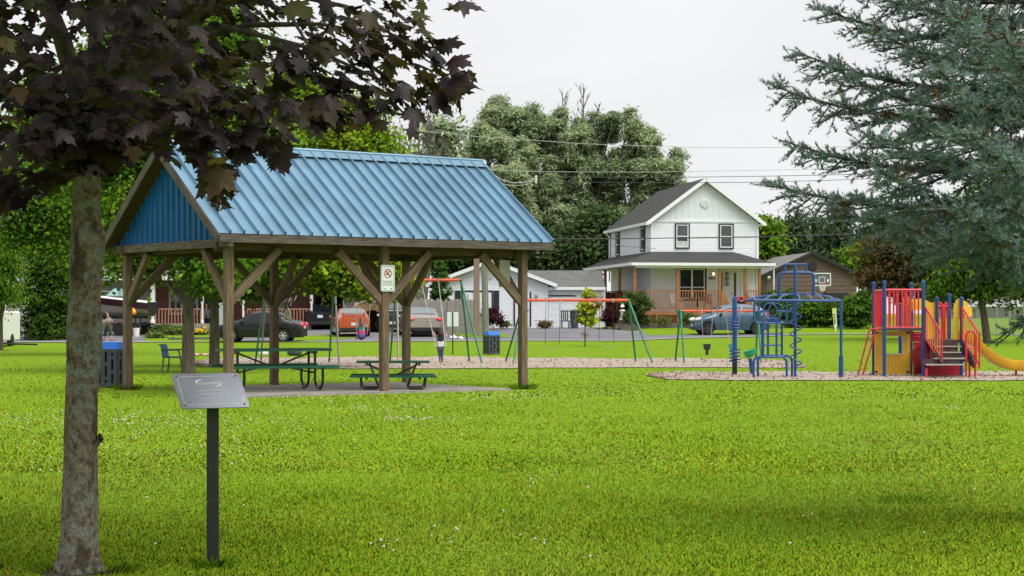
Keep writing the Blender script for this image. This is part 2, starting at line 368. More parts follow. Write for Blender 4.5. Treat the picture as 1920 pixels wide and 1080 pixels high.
# loose chips lying on the beds
def loose(Vs, n, off):
    Vs = np.array(Vs).reshape(-1, 9, 3); i = RNG.integers(0, len(Vs) - 1, n); a, b_ = RNG.random((n, 1)), RNG.random((n, 1)); A0 = Vs[i, 0] * (1 - a) + Vs[i + 1, 0] * a; A1 = Vs[i, 8] * (1 - a) + Vs[i + 1, 8] * a; P = A0 * (1 - b_) + A1 * b_
    P[:, 2] = GV(P[:, 0], P[:, 1]) + .03 + RNG.random(n) * .015; return P
P = np.concatenate([loose(VA, 5000, 0), loose(VB, 3500, 0)]); n = len(P)
a = RNG.random(n) * 2 * PI; l = .015 + RNG.random(n) * .03; w = .006 + RNG.random(n) * .012; tl = RNG.normal(0, .35, n)
d = np.stack([np.cos(a), np.sin(a), tl], -1) * l[:, None]; e = np.stack([-np.sin(a), np.cos(a), RNG.normal(0, .35, n)], -1) * w[:, None]
structure(arrmesh('loose_wood_chips', np.stack([P - d - e, P + d - e, P + d + e, P - d + e], 1).reshape(-1, 3), np.arange(n * 4).reshape(-1, 4), 'chip'), 'stuff')
def wb(mb, name, m, parent, **k):       # mesh written in world coordinates -> child in its parent's frame (unrotated parents)
    off = Vector((0, 0, 0)); p = parent
    while p is not None: off += p.location; p = p.parent
    mb.v = [(v[0] - off.x, v[1] - off.y, v[2] - off.z) for v in mb.v]
    return mb.build(name, m, parent, **k)

# ---------------------------------------------------------------- picnic shelter
SX, SY = -2.428, 34.37; SA = R(36.3); S_, D_ = 3.28, 4.28
ZF, ZR, OE, OL, OR = 2.765, 4.66, .32, .36, .50
sh = thing('picnic_shelter', 'open timber picnic shelter with a ribbed blue metal roof and blue gable', 'picnic shelter', (SX, SY, 0), SA)
def shpt(x, y): return Vector((SX, SY, 0)) + Matrix.Rotation(SA, 3, 'Z') @ Vector((x, y, 0))
for x in (-S_, 0, S_):
    for y in (0, D_):
        mb = MB(); mb.box((x, y, (ZF - .12) / 2 + .04), (.14, .14, ZF + .12), None); mb.build('post', 'wood', sh)
# beams along both long sides and across
for y in (0, D_):
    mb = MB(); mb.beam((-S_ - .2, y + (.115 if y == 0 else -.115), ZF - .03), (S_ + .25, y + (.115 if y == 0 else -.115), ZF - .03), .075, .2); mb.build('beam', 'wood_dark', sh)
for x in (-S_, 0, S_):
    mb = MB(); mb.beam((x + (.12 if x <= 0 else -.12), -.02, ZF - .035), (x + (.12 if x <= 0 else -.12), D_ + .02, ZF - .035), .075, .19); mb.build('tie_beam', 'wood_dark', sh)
def brace(x, y, dx, dy):
    h = .92; r = 1.02 if dx else .95
    a = Vector((x + dx * .03, y + dy * .03, ZF - .14 - h)); b = Vector((x + dx * r, y + dy * r, ZF - .10))
    mb = MB(); mb.beam(a, b, .09, .14); mb.build('brace', 'wood', sh)
for x in (-S_, 0, S_):
    for y, sy in ((0, 1), (D_, -1)):
        if x > -S_: brace(x, y, -1, 0)
        if x < S_: brace(x, y, 1, 0)
        brace(x, y, 0, sy)
# roof
half = D_ / 2 + OE; zt = ZF + .17; xl, xr = -S_ - OL, S_ + OR; yc = D_ / 2
sl = math.hypot(half, ZR - zt); ny_, nz_ = (ZR - zt) / sl, half / sl
def slope_pt(x, t, side, lift=0.):       # t 0 at the eave, 1 at the ridge
    y = -OE + half * t if side < 0 else D_ + OE - half * t
    z = zt + (ZR - zt) * t
    return Vector((x, y + (-ny_ if side < 0 else ny_) * lift, z + nz_ * lift))
def roof_side(side):
    mb = MB(); prof = []; x = xl - .02; pitch = .275; n = round((xr - xl + .04) / pitch); pitch = (xr - xl + .04) / n
    for i in range(n):
        x0 = xl - .02 + i * pitch
        prof += [(x0, .004), (x0 + pitch - .066, .004), (x0 + pitch - .062, .07), (x0 + pitch - .040, .07), (x0 + pitch - .036, .004)]
    prof.append((xr + .02, .004)); V = []; Fs = []
    for px_, l in prof: V += [slope_pt(px_, -.015, side, l + .012), slope_pt(px_, 1.0, side, l + .012)]
    for i in range(len(prof) - 1): Fs.append((2 * i, 2 * i + 2, 2 * i + 3, 2 * i + 1))
    mb.add(V, Fs); b_ = MB()
    o = mb.build('roof_panel', 'roof_blue', sh, fix=False)
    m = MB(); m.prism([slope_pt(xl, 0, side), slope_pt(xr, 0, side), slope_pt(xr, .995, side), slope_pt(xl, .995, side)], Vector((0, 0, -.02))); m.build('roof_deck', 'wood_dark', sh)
roof_side(-1); roof_side(1)
mb = MB()                                 # ridge cap
for sgn in (-1, 1):
    mb.prism([slope_pt(xl - .03, .925, sgn, .062), slope_pt(xr + .03, .925, sgn, .062), slope_pt(xr + .03, 1.0, sgn, .062), slope_pt(xl - .03, 1.0, sgn, .062)], (0, 0, .006))
mb.tube([(xl - .03, yc, ZR + .075), (xr + .03, yc, ZR + .075)], .03, 8)
mb.build('ridge_cap', 'roof_blue', sh)
for y in (-OE - .02, D_ + OE + .02):
    mb = MB(); mb.beam((xl, y, ZF + .075), (xr, y, ZF + .075), .038, .15); mb.build('fascia', 'wood_grey', sh)
for x in (xl - .02, xr + .02):            # rake boards
    for sd_ in (-1, 1):
        mb = MB(); a = slope_pt(x, -.03, sd_, -.075); b_ = slope_pt(x, .985, sd_, -.075); mb.beam(a, b_, .04, .15, up=(0, 0, 1)); mb.build('rake_board', 'wood_grey', sh)
for x in np.arange(xl + .3, xr, .61):
    for sd_ in (-1, 1):
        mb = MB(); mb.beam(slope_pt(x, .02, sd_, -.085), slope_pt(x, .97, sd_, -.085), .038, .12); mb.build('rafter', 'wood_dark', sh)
for x in (-S_ - .09, S_ + .09):           # blue gable cladding with ribs
    sg = -1 if x < 0 else 1; mb = MB(); V = []; y = -.22; k = 0; w = .23; ys_ = []
    while y < D_ + .22: ys_ += [(y, 0), (y + w - .07, 0), (y + w - .055, .03), (y + w - .015, .03), (y + w, 0)]; y += w
    Fs = []
    for yy, d in ys_:
        t = min((yy + OE) / half, (D_ + OE - yy) / half); zz = zt + (ZR - zt) * t - .17
        V += [(x + sg * d, yy, ZF + .07), (x + sg * d, yy, max(zz, ZF + .08))]
    for i in range(len(ys_) - 1): Fs.append((2 * i, 2 * i + 2, 2 * i + 3, 2 * i + 1))
    mb.add(V, Fs); mb.build('gable_panel', 'gable_blue_shaded', sh, fix=False)
    mb = MB(); mb.beam((x + sg * .03, -.34, ZF + .0), (x + sg * .03, D_ + .34, ZF + .0), .09, .15); mb.build('gable_beam', 'wood_grey', sh)
mb = MB()                                  # slab
pad = [(-S_ - .2, -.35), (S_ - .55, -.35), (S_ - .35, D_ + .1), (-S_ + 1.0, D_ + .1)]
pp = [shpt(*p) for p in pad]
gridV = []; gridF = []; k = 10
for i in range(k + 1):
    for j in range(k + 1):
        p = pp[0].lerp(pp[1], i / k).lerp(pp[3].lerp(pp[2], i / k), j / k); gridV.append((p.x, p.y, G(p.x, p.y) + .035))
for i in range(k):
    for j in range(k): o = i * (k + 1) + j; gridF.append((o, o + 1, o + k + 2, o + k + 1))
mb.add(gridV, gridF)
for a, b_ in zip(pp, pp[1:] + pp[:1]):
    mb.quad(*[(q.x, q.y, G(q.x, q.y) + z) for q, z in ((a, -.05), (b_, -.05), (b_, .035), (a, .035))])
structure(mb.build('concrete_slab', 'concrete', None, fix=False))
# pale panel fixed at the far corner post
nb = MB(); nb.box((0, 0, .27), (.34, .03, .54)); o = nb.build('notice_board', ['sign_white'], None, loc=shpt(S_ - .30, .21) + Vector((0, 0, 2.03)), rot=SA + R(18))
M['board_back'] = mat('pale_board_back', (.42, .43, .36), .8, var=.06); o.data.materials[0] = M['board_back']
tag(o, 'pale blank board fixed between the braces of the right corner post', 'board')
# ---------------------------------------------------------------- no-smoking sign
sg = thing('no_smoking_sign', 'white no smoking sign screwed to the middle shelter post', 'sign', shpt(.03, -.0885) + Vector((0, 0, 2.17)), SA)
def rrect(w, h, r, k=5):
    P = []
    for cx, cy, a0 in ((w / 2 - r, h / 2 - r, 0), (-w / 2 + r, h / 2 - r, 90), (-w / 2 + r, -h / 2 + r, 180), (w / 2 - r, -h / 2 + r, 270)):
        for i in range(k + 1): a = R(a0 + 90 * i / k); P.append((cx + r * math.cos(a), cy + r * math.sin(a)))
    return P
def vplate(mb, poly, y0, th): return mb.prism([(x, y0, z) for x, z in poly], (0, -th, 0))
mb = MB(); vplate(mb, rrect(.31, .50, .03), 0, .004); mb.build('panel', 'sign_white', sg)
def ring_strip(mb, P, Q, y):
    n = len(P); mb.add([(x, y, z) for x, z in P] + [(x, y, z) for x, z in Q], [(i, (i + 1) % n, n + (i + 1) % n, n + i) for i in range(n)])
mb = MB(); ring_strip(mb, rrect(.275, .465, .02), rrect(.262, .452, .016), -.006); mb.build('border', 'sign_black', sg)
mb = MB(); cz = .085; C0 = [(.085 * math.cos(a), cz + .085 * math.sin(a)) for a in np.linspace(0, 2 * PI, 33)[:-1]]
C1 = [(x * .83, cz + (z - cz) * .83) for x, z in C0]; ring_strip(mb, C0, C1, -.008)
d = .0085; mb.quad(*[(x, -.0085, cz + z) for x, z in ((-.058 - d, .058 - d), (-.058 + d, .058 + d), (.058 + d, -.058 + d), (.058 - d, -.058 - d))]); mb.build('prohibition_ring', 'sign_red', sg, fix=False)
mb = MB(); mb.quad((-.055, -.0065, cz - .022), (.03, -.0065, cz - .022), (.03, -.0065, cz - .005), (-.055, -.0065, cz - .005))
mb.tube([(.02 + .02 * math.cos(a), -.0065, cz + .035 + .016 * math.sin(a)) for a in np.linspace(-.5, 5, 12)], .0032, 5)
mb.tube([(.045, -.0065, cz + .01), (.052, -.0065, cz + .03), (.043, -.0065, cz + .05)], .003, 5); mb.build('cigarette', 'sign_black', sg, fix=False)
for i, t in enumerate(('Interdit de fumer', 'à moins de 20 m', 'des terrains de jeu')):
    text_mesh(t, .031, 'lettering', 'sign_black', sg, (0, -.0065, -.055 - .036 * i), (PI / 2, 0, 0), .001)
mb = MB(); mb.box((.075, -.006, -.195), (.024, .003, .024)); mb.build('emblem', 'sign_black', sg)
text_mesh('Champlain', .018, 'lettering', 'sign_black', sg, (-.06, -.0065, -.195), (PI / 2, 0, 0), .001)

# ---------------------------------------------------------------- memorial plaque
pb = gpt(399, 1063); pl = thing('memorial_plaque', 'tilted metal memorial plaque on a black steel post beside the foreground tree', 'plaque', pb)
pa = R(29)
mb = MB(); zt_ = 1.5 - (762 - HOR) * pb.y / F
mb.box((0, 0, zt_ / 2 - .03), (.072, .072, zt_ + .06), Euler((0, 0, R(9)))); o = mb.build('post', 'plaque_post', pl)
bv = o.modifiers.new('bevel', 'BEVEL'); bv.width = .006; bv.segments = 2
# scuffed black paint with a scratched pale patch
m = bpy.data.materials.new('scuffed_black'); m.use_nodes = True; N, L = nt(m); b = N['Principled BSDF']
tc = N.new('ShaderNodeTexCoord'); nz = N.new('ShaderNodeTexNoise'); nz.inputs['Scale'].default_value = 55; nz.inputs['Detail'].default_value = 6; L.new(tc.outputs['Object'], nz.inputs['Vector'])
n2 = N.new('ShaderNodeTexNoise'); n2.inputs['Scale'].default_value = 6; L.new(tc.outputs['Object'], n2.inputs['Vector'])
ad = N.new('ShaderNodeMath'); ad.operation = 'ADD'; L.new(nz.outputs['Fac'], ad.inputs[0]); L.new(n2.outputs['Fac'], ad.inputs[1])
rp = N.new('ShaderNodeValToRGB'); e = rp.color_ramp.elements; e[0].position = .55; e[0].color = (.012, .012, .014, 1); e[1].position = .62; e[1].color = (.018, .017, .018, 1)
k_ = e.new(.64); k_.color = (.10, .09, .085, 1); rp.color_ramp.interpolation = 'LINEAR'
dv = N.new('ShaderNodeMath'); dv.operation = 'MULTIPLY'; dv.inputs[1].default_value = .5; L.new(ad.outputs[0], dv.inputs[0]); L.new(dv.outputs[0], rp.inputs['Fac']); L.new(rp.outputs[0], b.inputs['Base Color']); b.inputs['Roughness'].default_value = .55
o.data.materials[0] = m
PB = Vector(((396 - 399) / F * pb.y, -.03, EYE - (733 - HOR) / F * pb.y - pb.z)); tilt = R(44)
Rp = Matrix.Rotation(pa, 4, 'Z') @ Matrix.Rotation(PI / 2 - tilt, 4, 'X')
mb = MB(); mb.prism([(x, y, 0) for x, y in rrect(.425, .275, .018)], (0, 0, .006))
M['plaque_metal'] = mat('brushed_plate', (.19, .21, .25), .2, .42, var=.04, scale=3)
M['plaque_edge'] = mat('plaque_rim', (.55, .55, .55), .4, .6)
po = mb.build('plate', 'plaque_metal', pl, loc=PB, rot=Rp.to_euler())
def on_plate(mb, name, m, fix=False): return mb.build(name, m, po, fix=fix)
mb = MB(); 
def zring(mb, P, Q, z): n = len(P); mb.add([(x, y, z) for x, y in P] + [(x, y, z) for x, y in Q], [(i, (i + 1) % n, n + (i + 1) % n, n + i) for i in range(n)])
M['engrave'] = mat('pale_engraving', (.80, .80, .76), .6)
zring(mb, rrect(.372, .225, .006), rrect(.367, .220, .005), .0075); on_plate(mb, 'border_line', 'engrave')
for sx in (-1, 1):
    for sy in (-1, 1):
        mb = MB(); mb.ell((sx * .183, sy * .112, .008), (.0055, .0055, .004), 10, 6); on_plate(mb, 'bolt', 'rust', True)
mb = MB()                                  # the two swooshes round the town's name
for sgn in (-1, 1):
    A = []; B = []
    for t in np.linspace(0, 1, 9):
        a = R(105 + 110 * t); w = .010 * math.sin(PI * min(t * 1.25, 1)) + .0008
        c_, s_ = math.cos(a), math.sin(a); A.append(((.060) * c_ - .012, .027 * s_)); B.append(((.060 + w) * c_ - .012, (.027 + w) * s_))
    P = [(-sgn * x, -sgn * y + .058) for x, y in A]; Q = [(-sgn * x, -sgn * y + .058) for x, y in B]
    n = len(P); mb.add([(x, y, .0078) for x, y in P + Q], [(i, i + 1, n + i + 1, n + i) for i in range(n - 1)])
on_plate(mb, 'swoosh', 'engrave')
text_mesh('Champlain', .030, 'lettering', 'engrave', po, (0, .056, .0078), (0, 0, R(4)), .0004, .25)
text_mesh('EN MÉMOIRE DE - IN MEMORY OF', .0115, 'lettering', 'engrave', po, (0, -.006, .0078), (0, 0, 0), .0004, 0, 1.15)
text_mesh('ANDRÉ LANDRIAULT', .0155, 'lettering', 'engrave', po, (.002, -.034, .0078), (0, 0, 0), .0004, 0, 1.15)
text_mesh('- 1990 -', .010, 'lettering', 'engrave', po, (.0, -.064, .0078), (0, 0, 0), .0004, 0, 1.1)

# ---------------------------------------------------------------- picnic tables
def picnic_table(name, label, loc, rot, Lt, h, hb, small):
    t = thing(name, label, 'picnic table', loc, rot)
    tw = .74 if not small else .5; by = .76 if not small else .52; bw = .25 if not small else .19; th = .05 if not small else .04
    mb = MB(); n = 5
    for i in range(n): w = tw / n; mb.box((0, -tw / 2 + w * (i + .5), h - th / 2), (Lt, w - .008, th))
    mb.build('tabletop', 'green_coat', t)
    for s in (-1, 1):
        mb = MB(); Lb = Lt * (1.0 if not small else 1.17)
        for i in range(2): w = bw / 2; mb.box((0, s * by + (i - .5) * w, hb - th / 2), (Lb, w - .006, th))
        mb.build('bench_seat', 'green_coat', t)
    for ex in (-1, 1):
        for s in (-1, 1):
            x = ex * (Lt * .36); r = .026 if not small else .017; mb = MB()
            y0, y1 = (s * tw * .30, s * by) if not small else (s * tw * .35, s * by * 1.05)
            yb0 = y0 if not small else s * tw * .62; zc = .20 if not small else .075; P = [(x, y0, h - th), (x, y0 if not small else y0 + (yb0 - y0) * .5, h * .55)]
            rad = abs(y1 - yb0) / 2
            for i in range(9):
                a = PI * i / 8; P.append((x, (yb0 + y1) / 2 - s * rad * math.cos(a), zc + .01 - (zc - r - .005) * math.sin(a)))
            P.append((x, y1, hb - th))
            if small: P = [(ex * .46, s * .18, h - th), (ex * .28, s * .40, .05), (ex * .32, s * .48, .018), (ex * .56, s * .52, .018), (ex * .61, s * .52, .06), (ex * .63, s * .52, hb - th)]
            mb.tube(P, r, 8); mb.build('leg', 'black_steel', t, smooth=True)
            if not small:
                mb = MB(); mb.box((x, (yb0 + y1) / 2 + s * .1, .05), (.05, .06, .1)); mb.build('foot_clamp', 'rust', t)
        mb = MB(); x = ex * Lt * .36
        mb.beam((x, -tw * .42, h - th - .025), (x, tw * .42, h - th - .025), .04, .05); mb.build('crossbar', 'black_steel', t)
        mb = MB(); mb.beam((x, -by, hb - th - .02), (x, by, hb - th - .02), .04, .035) if small else mb.beam((x, -tw * .30, .34), (x, tw * .30, .34), .035, .035); mb.build('crossbar', 'black_steel', t)
        mb = MB(); mb.beam((ex * Lt * .34, 0, h - th - .03), (ex * .03, 0, hb * .92), .03, .035); mb.build('diagonal_brace', 'black_steel', t)
        if not small:
            mb = MB(); mb.beam((ex * Lt * .36, 0, .33), (ex * .2, 0, hb - .03), .03, .03); mb.build('diagonal_brace', 'black_steel', t)
    return t
q = gat(513, 34.7); q.z += .036
picnic_table('picnic_table', 'large green picnic table with black looped legs under the shelter', q, R(22), 2.1, .80, .49, False)
q = gat(737, 35.4); q.z += .036
picnic_table('picnic_table', 'small low green picnic table behind the shelter post with the sign', q, R(4), 1.42, .55, .28, True)

# ---------------------------------------------------------------- bins
def bin_(loc, rot, label, w=.50, h=.90):
    t = thing('litter_bin', label, 'litter bin', loc, rot, 'slotted park bins')
    mb = MB(); mb.box((0, 0, (h - .17) / 2 + .02), (w - .06, w - .06, h - .17)); mb.build('liner', 'bin_black', t)
    for i in range(4):
        a = PI / 2 * i; Mz = Matrix.Rotation(a, 3, 'Z'); mb = MB(); H = h - .16; y = -w / 2
        cols = [-.30 * w, 0, .30 * w]; sw = .030; slots = []
        for ci, cx in enumerate(cols): slots.append((cx, [(.08, .14), (.22, .44), (.52, .74)] if ci == 1 else [(.08, .28), (.36, .58), (.66, .72)]))
        # panel built as bars round the slots
        edges = [-w / 2] + [v for cx, _ in slots for v in (cx - sw, cx + sw)] + [w / 2]
        for e0, e1 in zip(edges[::2], edges[1::2]): mb.box(((e0 + e1) / 2, y, H / 2 + .02), (e1 - e0, .03, H))
        for cx, sl_ in slots:
            zs = [0] + [v / .80 * H for ab in sl_ for v in ab] + [H]
            for z0, z1 in zip(zs[::2], zs[1::2]): mb.box((cx, y, (z0 + z1) / 2 + .02), (2 * sw, .028, z1 - z0))
        mb.v = [tuple(Mz @ Vector(v)) for v in mb.v]; mb.build('side_panel', 'bin_grey', t)
    mb = MB(); k = w / 2 + .012; z0 = h - .15; z1 = h
    mb.add([(-k, -k, z0), (k, -k, z0), (k, k, z0), (-k, k, z0), (-k * .9, -k * .8, z1), (k * .9, -k * .8, z1), (k * .9, k * .8, z1), (-k * .9, k * .8, z1)],
           [(3, 2, 1, 0), (4, 5, 6, 7), (0, 1, 5, 4), (1, 2, 6, 5), (2, 3, 7, 6), (3, 0, 4, 7)]); mb.build('lid', 'bin_blue', t)
    return t
b1 = gat(214, 37.4); bin_(b1, R(-24), 'slotted grey bin with blue lid beside the left shelter post', .53, .93)
b2 = gat(921.5, 67.5); bin_(b2, R(28), 'slotted grey bin with blue lid standing on grass by the driveway', .46, .86)
# ---------------------------------------------------------------- lone chair
c = gat(327, 48.5); t = thing('garden_chair', 'blue grey stacking armchair standing beside the thick tree trunk', 'chair', c, R(-8))
M['chair_frame'] = mat('chair_frame', (.03, .05, .075), .5); M['chair_blue'] = mat('chair_blue', (.02, .10, .26), .55)
mb = MB(); mb.box((.02, 0, .40), (.50, .48, .035)); mb.build('seat', 'chair_frame', t)
mb = MB(); mb.beam((-.24, 0, .40), (-.30, 0, .74), .46, .035, up=(1, 0, 0)); mb.build('backrest', 'chair_blue', t)
for s in (-1, 1):
    mb = MB(); mb.tube([(-.22, s * .24, .42), (-.24, s * .24, .2), (-.27, s * .25, 0)], .02, 6); mb.build('leg', 'chair_frame', t)
    mb = MB(); mb.tube([(.20, s * .25, .58), (.25, s * .25, .40), (.30, s * .26, 0)], .02, 6); mb.build('leg', 'chair_frame', t)
    mb = MB(); mb.tube([(-.28, s * .25, .60), (0, s * .26, .60), (.16, s * .26, .60), (.21, s * .25, .56)], .02, 6); mb.build('armrest', 'chair_frame', t)
mb = MB(); mb.tube([(-.30, -.23, .74), (-.36, -.23, .735)], .015, 6).tube([(-.36, -.23, .735), (-.36, .23, .735)], .015, 6); mb.build('top_rail', 'chair_frame', t)
# ---------------------------------------------------------------- swing sets
def swing_set(label, beam_v, legs, chains, Y0, Y1, u0, u1, kind):
    # legs: (u_top, u_foot_front, u_foot_back); Y interpolated along the beam
    def Yb(u): return Y0 + (Y1 - Y0) * (u - u0) / (u1 - u0)
    base = gat((u0 + u1) / 2, (Y0 + Y1) / 2); t = thing('swing_set', label, 'swing set', base)
    def bp_(u): return at(u, beam_v, Yb(u))
    mb = MB(); mb.tube([bp_(u0), bp_(u1)], .045 if kind != 'tot' else .035, 10); wb(mb, 'beam', 'swing_orange', t, smooth=True)
    for ut, (uf, dyf), (ub, dyb), mf, mk in legs:
        for uu, dy, mm in ((uf, dyf, mf), (ub, dyb, mk)):
            top = bp_(ut); foot = gat(uu, Yb(ut) + dy); mb = MB(); mb.tube([top, foot], .032, 8); wb(mb, 'leg', mm, t, smooth=True)
        mb = MB(); mb.tube([bp_(ut - 2.2), bp_(ut + 2.2)], .055, 8); wb(mb, 'bracket', 'swing_green' if kind != 'tot' else 'swing_green', t)
        if kind == 'tot':
            a = bp_(ut); mb = MB(); mb.prism([a + Vector((-.16, 0, .03)), a + Vector((.16, 0, .03)), a + Vector((.06, 0, -.28)), a + Vector((-.06, 0, -.28))], (0, .05, 0)); wb(mb, 'gusset', 'swing_green', t)
    return t, bp_
def hang(t, bp_, u1, u2, seat1, seat2, kind, mc='chain', belt='rubber', r=.013):
    s = link('swing', None, t, (0, 0, 0)); s.empty_display_size = .1
    for u, q in ((u1, seat1), (u2, seat2)):
        mb = MB(); mb.tube([bp_(u), q], r, 5); wb(mb, 'chain', mc, s)
        mb = MB(); c = bp_(u); mb.box(c, (.06, .13, .12)); wb(mb, 'hanger', 'steel', s)
    a, b = Vector(seat1), Vector(seat2); mb = MB()
    if kind == 'belt':
        n = 8; P = []
        for i in range(n + 1):
            x = i / n; p = a.lerp(b, x); p.z -= .17 * math.sin(PI * x) ** .7; P.append(p)
        for i in range(n):
            p, q = P[i], P[i + 1]; d = Vector((0, .075, 0)); mb.prism([p - d, q - d, q + d, p + d], (0, 0, -.012))
        wb(mb, 'seat', belt, s)
    elif kind == 'bucket':
        c = (a + b) / 2; w = (b - a).length / 2
        mb.prism([c + Vector((-w, -.13, 0)), c + Vector((w, -.13, 0)), c + Vector((w * .8, -.13, -.17)), c + Vector((w * .35, -.13, -.2)), c + Vector((w * .3, -.13, -.36)), c + Vector((-w * .3, -.13, -.36)), c + Vector((-w * .35, -.13, -.2)), c + Vector((-w * .8, -.13, -.17))], (0, .26, 0))
        wb(mb, 'seat', belt, s)
    return s
tA, bA = swing_set('tall swing set with orange beam and green legs, some coloured tan as lit, children on it', 525,
    [(500, (478, -1.4), (489, 1.3), 'swing_green', 'swing_lit'), (627, (636, -1.3), (617, 1.1), 'swing_lit', 'swing_green'),
     (744, (747, -1.4), (731, 1.0), 'swing_lit', 'swing_green'), (864, (904, -1.0), (880, 1.2), 'swing_green', 'swing_green')], None, 57.5, 58.5, 500, 866, 'tall')
SA_seat = {}
def wpt(u, v, Y): return at(u, v, Y)
hang(tA, bA, 560, 569, wpt(541, 566, 56.6), wpt(551, 566, 56.6), None)
hang(tA, bA, 671, 700, wpt(668, 627, 57.6), wpt(688, 627, 57.6), 'belt')
hang(tA, bA, 789, 822, wpt(817, 650, 57.2), wpt(836, 650, 57.2), 'belt', mc='wire_pale')
tB, bB = swing_set('swing set with bright orange beam and two empty belt swings', 563,
    [(982, (962, -1.3), (948, 1.2), 'swing_green', 'swing_green'), (1179, (1224, -1.0), (1192, 1.1), 'swing_green', 'swing_green')], None, 58.5, 58.5, 982, 1180, 'mid')
hang(tB, bB, 1024, 1050, wpt(1022, 647, 58.4), wpt(1049, 645, 58.4), 'belt', mc='black_steel', belt='steel', r=.009)
hang(tB, bB, 1124, 1149, wpt(1123, 641, 58.4), wpt(1151, 643, 58.4), 'belt', mc='black_steel', belt='steel', r=.009)
tC, bC = swing_set('toddler swing set with green gussets and hanging bucket seats', 583,
    [(1276, (1283, -1.0), (1266, .9), 'swing_green', 'swing_green'), (1421, (1428, -1.0), (1417, .9), 'swing_green', 'swing_green')], None, 59, 59.3, 1274, 1423, 'tot')
hang(tC, bC, 1315, 1337, wpt(1319, 645, 59), wpt(1332, 645, 59), 'bucket', r=.009)
hang(tC, bC, 1361, 1388, wpt(1367, 645, 59), wpt(1381, 645, 59), 'bucket', belt='teal', r=.009)

# ---------------------------------------------------------------- blue climbing frame
YC = 43.3; base = gat(1490, YC); t = thing('climber', 'blue tube climbing frame with ladders, rings and helix pole', 'climbing frame', base)
def tp(name, pts, r, m='play_blue', par=None, n=8, closed=False):
    mb = MB(); mb.tube(pts, r, n, closed=closed); return wb(mb, name, m, par or t, smooth=True)
def pz(u, v, dy=0.): return at(u, v, YC + dy)
def foot(u, dy=0.):
    p = at(u, 700, YC + dy); p.z = G(p.x, p.y) - .05; return p
rr = .030
def hoop(name, ul, ur, vt, dy, vb=None, r=rr, k=5, rad=.14, par=None):
    a, b = pz(ul, vt, dy), pz(ur, vt, dy); lo_a = foot(ul, dy) if vb is None else pz(ul, vb, dy); lo_b = foot(ur, dy) if vb is None else pz(ur, vb, dy)
    P = [lo_a]
    for i in range(k + 1): x = PI / 2 * i / k; P.append(a + Vector((rad - rad * math.cos(x), 0, -rad + rad * math.sin(x))))
    for i in range(k + 1): x = PI / 2 * i / k; P.append(b + Vector((-rad + rad * math.sin(x), 0, -rad + rad * math.cos(x))))
    P.append(lo_b); return tp(name, P, r, par=par)
hoop('leg_arch', 1413, 1475, 669, 0); hoop('leg_arch', 1421, 1485, 667, .85)
for ul, ur, dy in ((1430, 1456, 0), (1440, 1466, .85)):
    lad = link('ladder', None, t, (0, 0, 0))
    for u in (ul, ur): tp('rail', [pz(u, 604, dy), pz(u, 669, dy)], .028 if u != 1430 else .04, par=lad)
    for v in (626, 647): tp('rung', [pz(ul, v, dy), pz(ur, v, dy)], .02, par=lad)
for ul, ur, dy in ((1414, 1475, 0), (1423, 1486, .85)):
    P = [pz(ul, 562, dy)]; rad = .11; A, B = pz(ul, 606, dy), pz(ur, 606, dy)
    for i in range(5): x = PI / 2 * i / 4; P.append(A + Vector((rad - rad * math.cos(x), 0, rad - rad * math.sin(x))))
    for i in range(5): x = PI / 2 * i / 4; P.append(B + Vector((-rad + rad * math.sin(x), 0, rad - rad * math.cos(x))))
    P.append(pz(ur, 562, dy)); tp('side_frame', P, .026)
    cu = (1443.5, 1454)[dy > 0]; c = pz(cu, 583, dy); rad = .19
    tp('ring', [c + Vector((rad * .86 * math.cos(a), 0, rad * math.sin(a))) for a in np.linspace(0, 2 * PI, 25)[:-1]], .02, closed=True)
    tp('rail', [pz(ul, 584, dy), c - Vector((rad * .86, 0, 0))], .02); tp('rail', [c + Vector((rad * .86, 0, 0)), pz(ur, 584, dy)], .02)
mb = MB(); mb.box((pz(1450, 602, .4)), (.3, .5, .1)); wb(mb, 'seat', 'play_blue', t)
# overhead ladder: front rail, arched rear rail and rungs
tp('front_rail', [pz(1399, 563.5, .3), pz(1414, 563, 0), pz(1500, 563.5, 0), pz(1577, 564, 0)], .032)
bk = [(1399, 563.5, .3), (1415, 558, .9), (1455, 553, 1.2), (1492, 551.5, 1.3), (1528, 552, 1.2), (1557, 557.5, .9), (1577, 564, 0)]
tp('rear_rail', [pz(*q) for q in bk], .028)
for (u0, v0), (u1, v1, d1) in (((1414, 563), (1415, 558, .9)), ((1432, 563), (1457, 553, 1.2)), ((1458, 563), (1478, 552, 1.28)), ((1500, 563.5), (1494, 551.5, 1.3)), ((1524, 563.7), (1512, 551.7, 1.28)), ((1546, 563.8), (1528, 552, 1.2)), ((1565, 564), (1545, 555, 1.05))):
    a, b = pz(u0, v0), pz(u1, v1, d1); m_ = a.lerp(b, .5) + Vector((0, 0, .05)); tp('rung', [a, m_, b], .02)
tp('post', [pz(1577, 563), foot(1577)], .034); tp('post_sleeve', [pz(1577, 668), foot(1577)], .055)
hoop('upper_hoop', 1461, 1526, 511, .65, vb=553, r=.036, rad=.12)
for u in (1472, 1511): tp('handhold', [pz(u, 495, .65), pz(u, 511, .65)], .03)
tp('handhold', [pz(1471, 495.5, .65), pz(1512, 495.5, .65)], .024)
tp('pole', [pz(1491, 496, .62), Vector((pz(1491, 496, .62).x, YC + .62, G(0, YC) - .05))], .036)
hc = pz(1492, 566, .62); zb = EYE - (687 - HOR) * (YC + .6) / F; P = []
for i in range(150):
    a = 2 * PI * 5.5 * i / 149; P.append(Vector((hc.x + .135 * math.cos(a - PI / 2), hc.y + .135 * math.sin(a - PI / 2), hc.z + (zb - hc.z) * i / 149)))
tp('helix', P, .018, n=6)
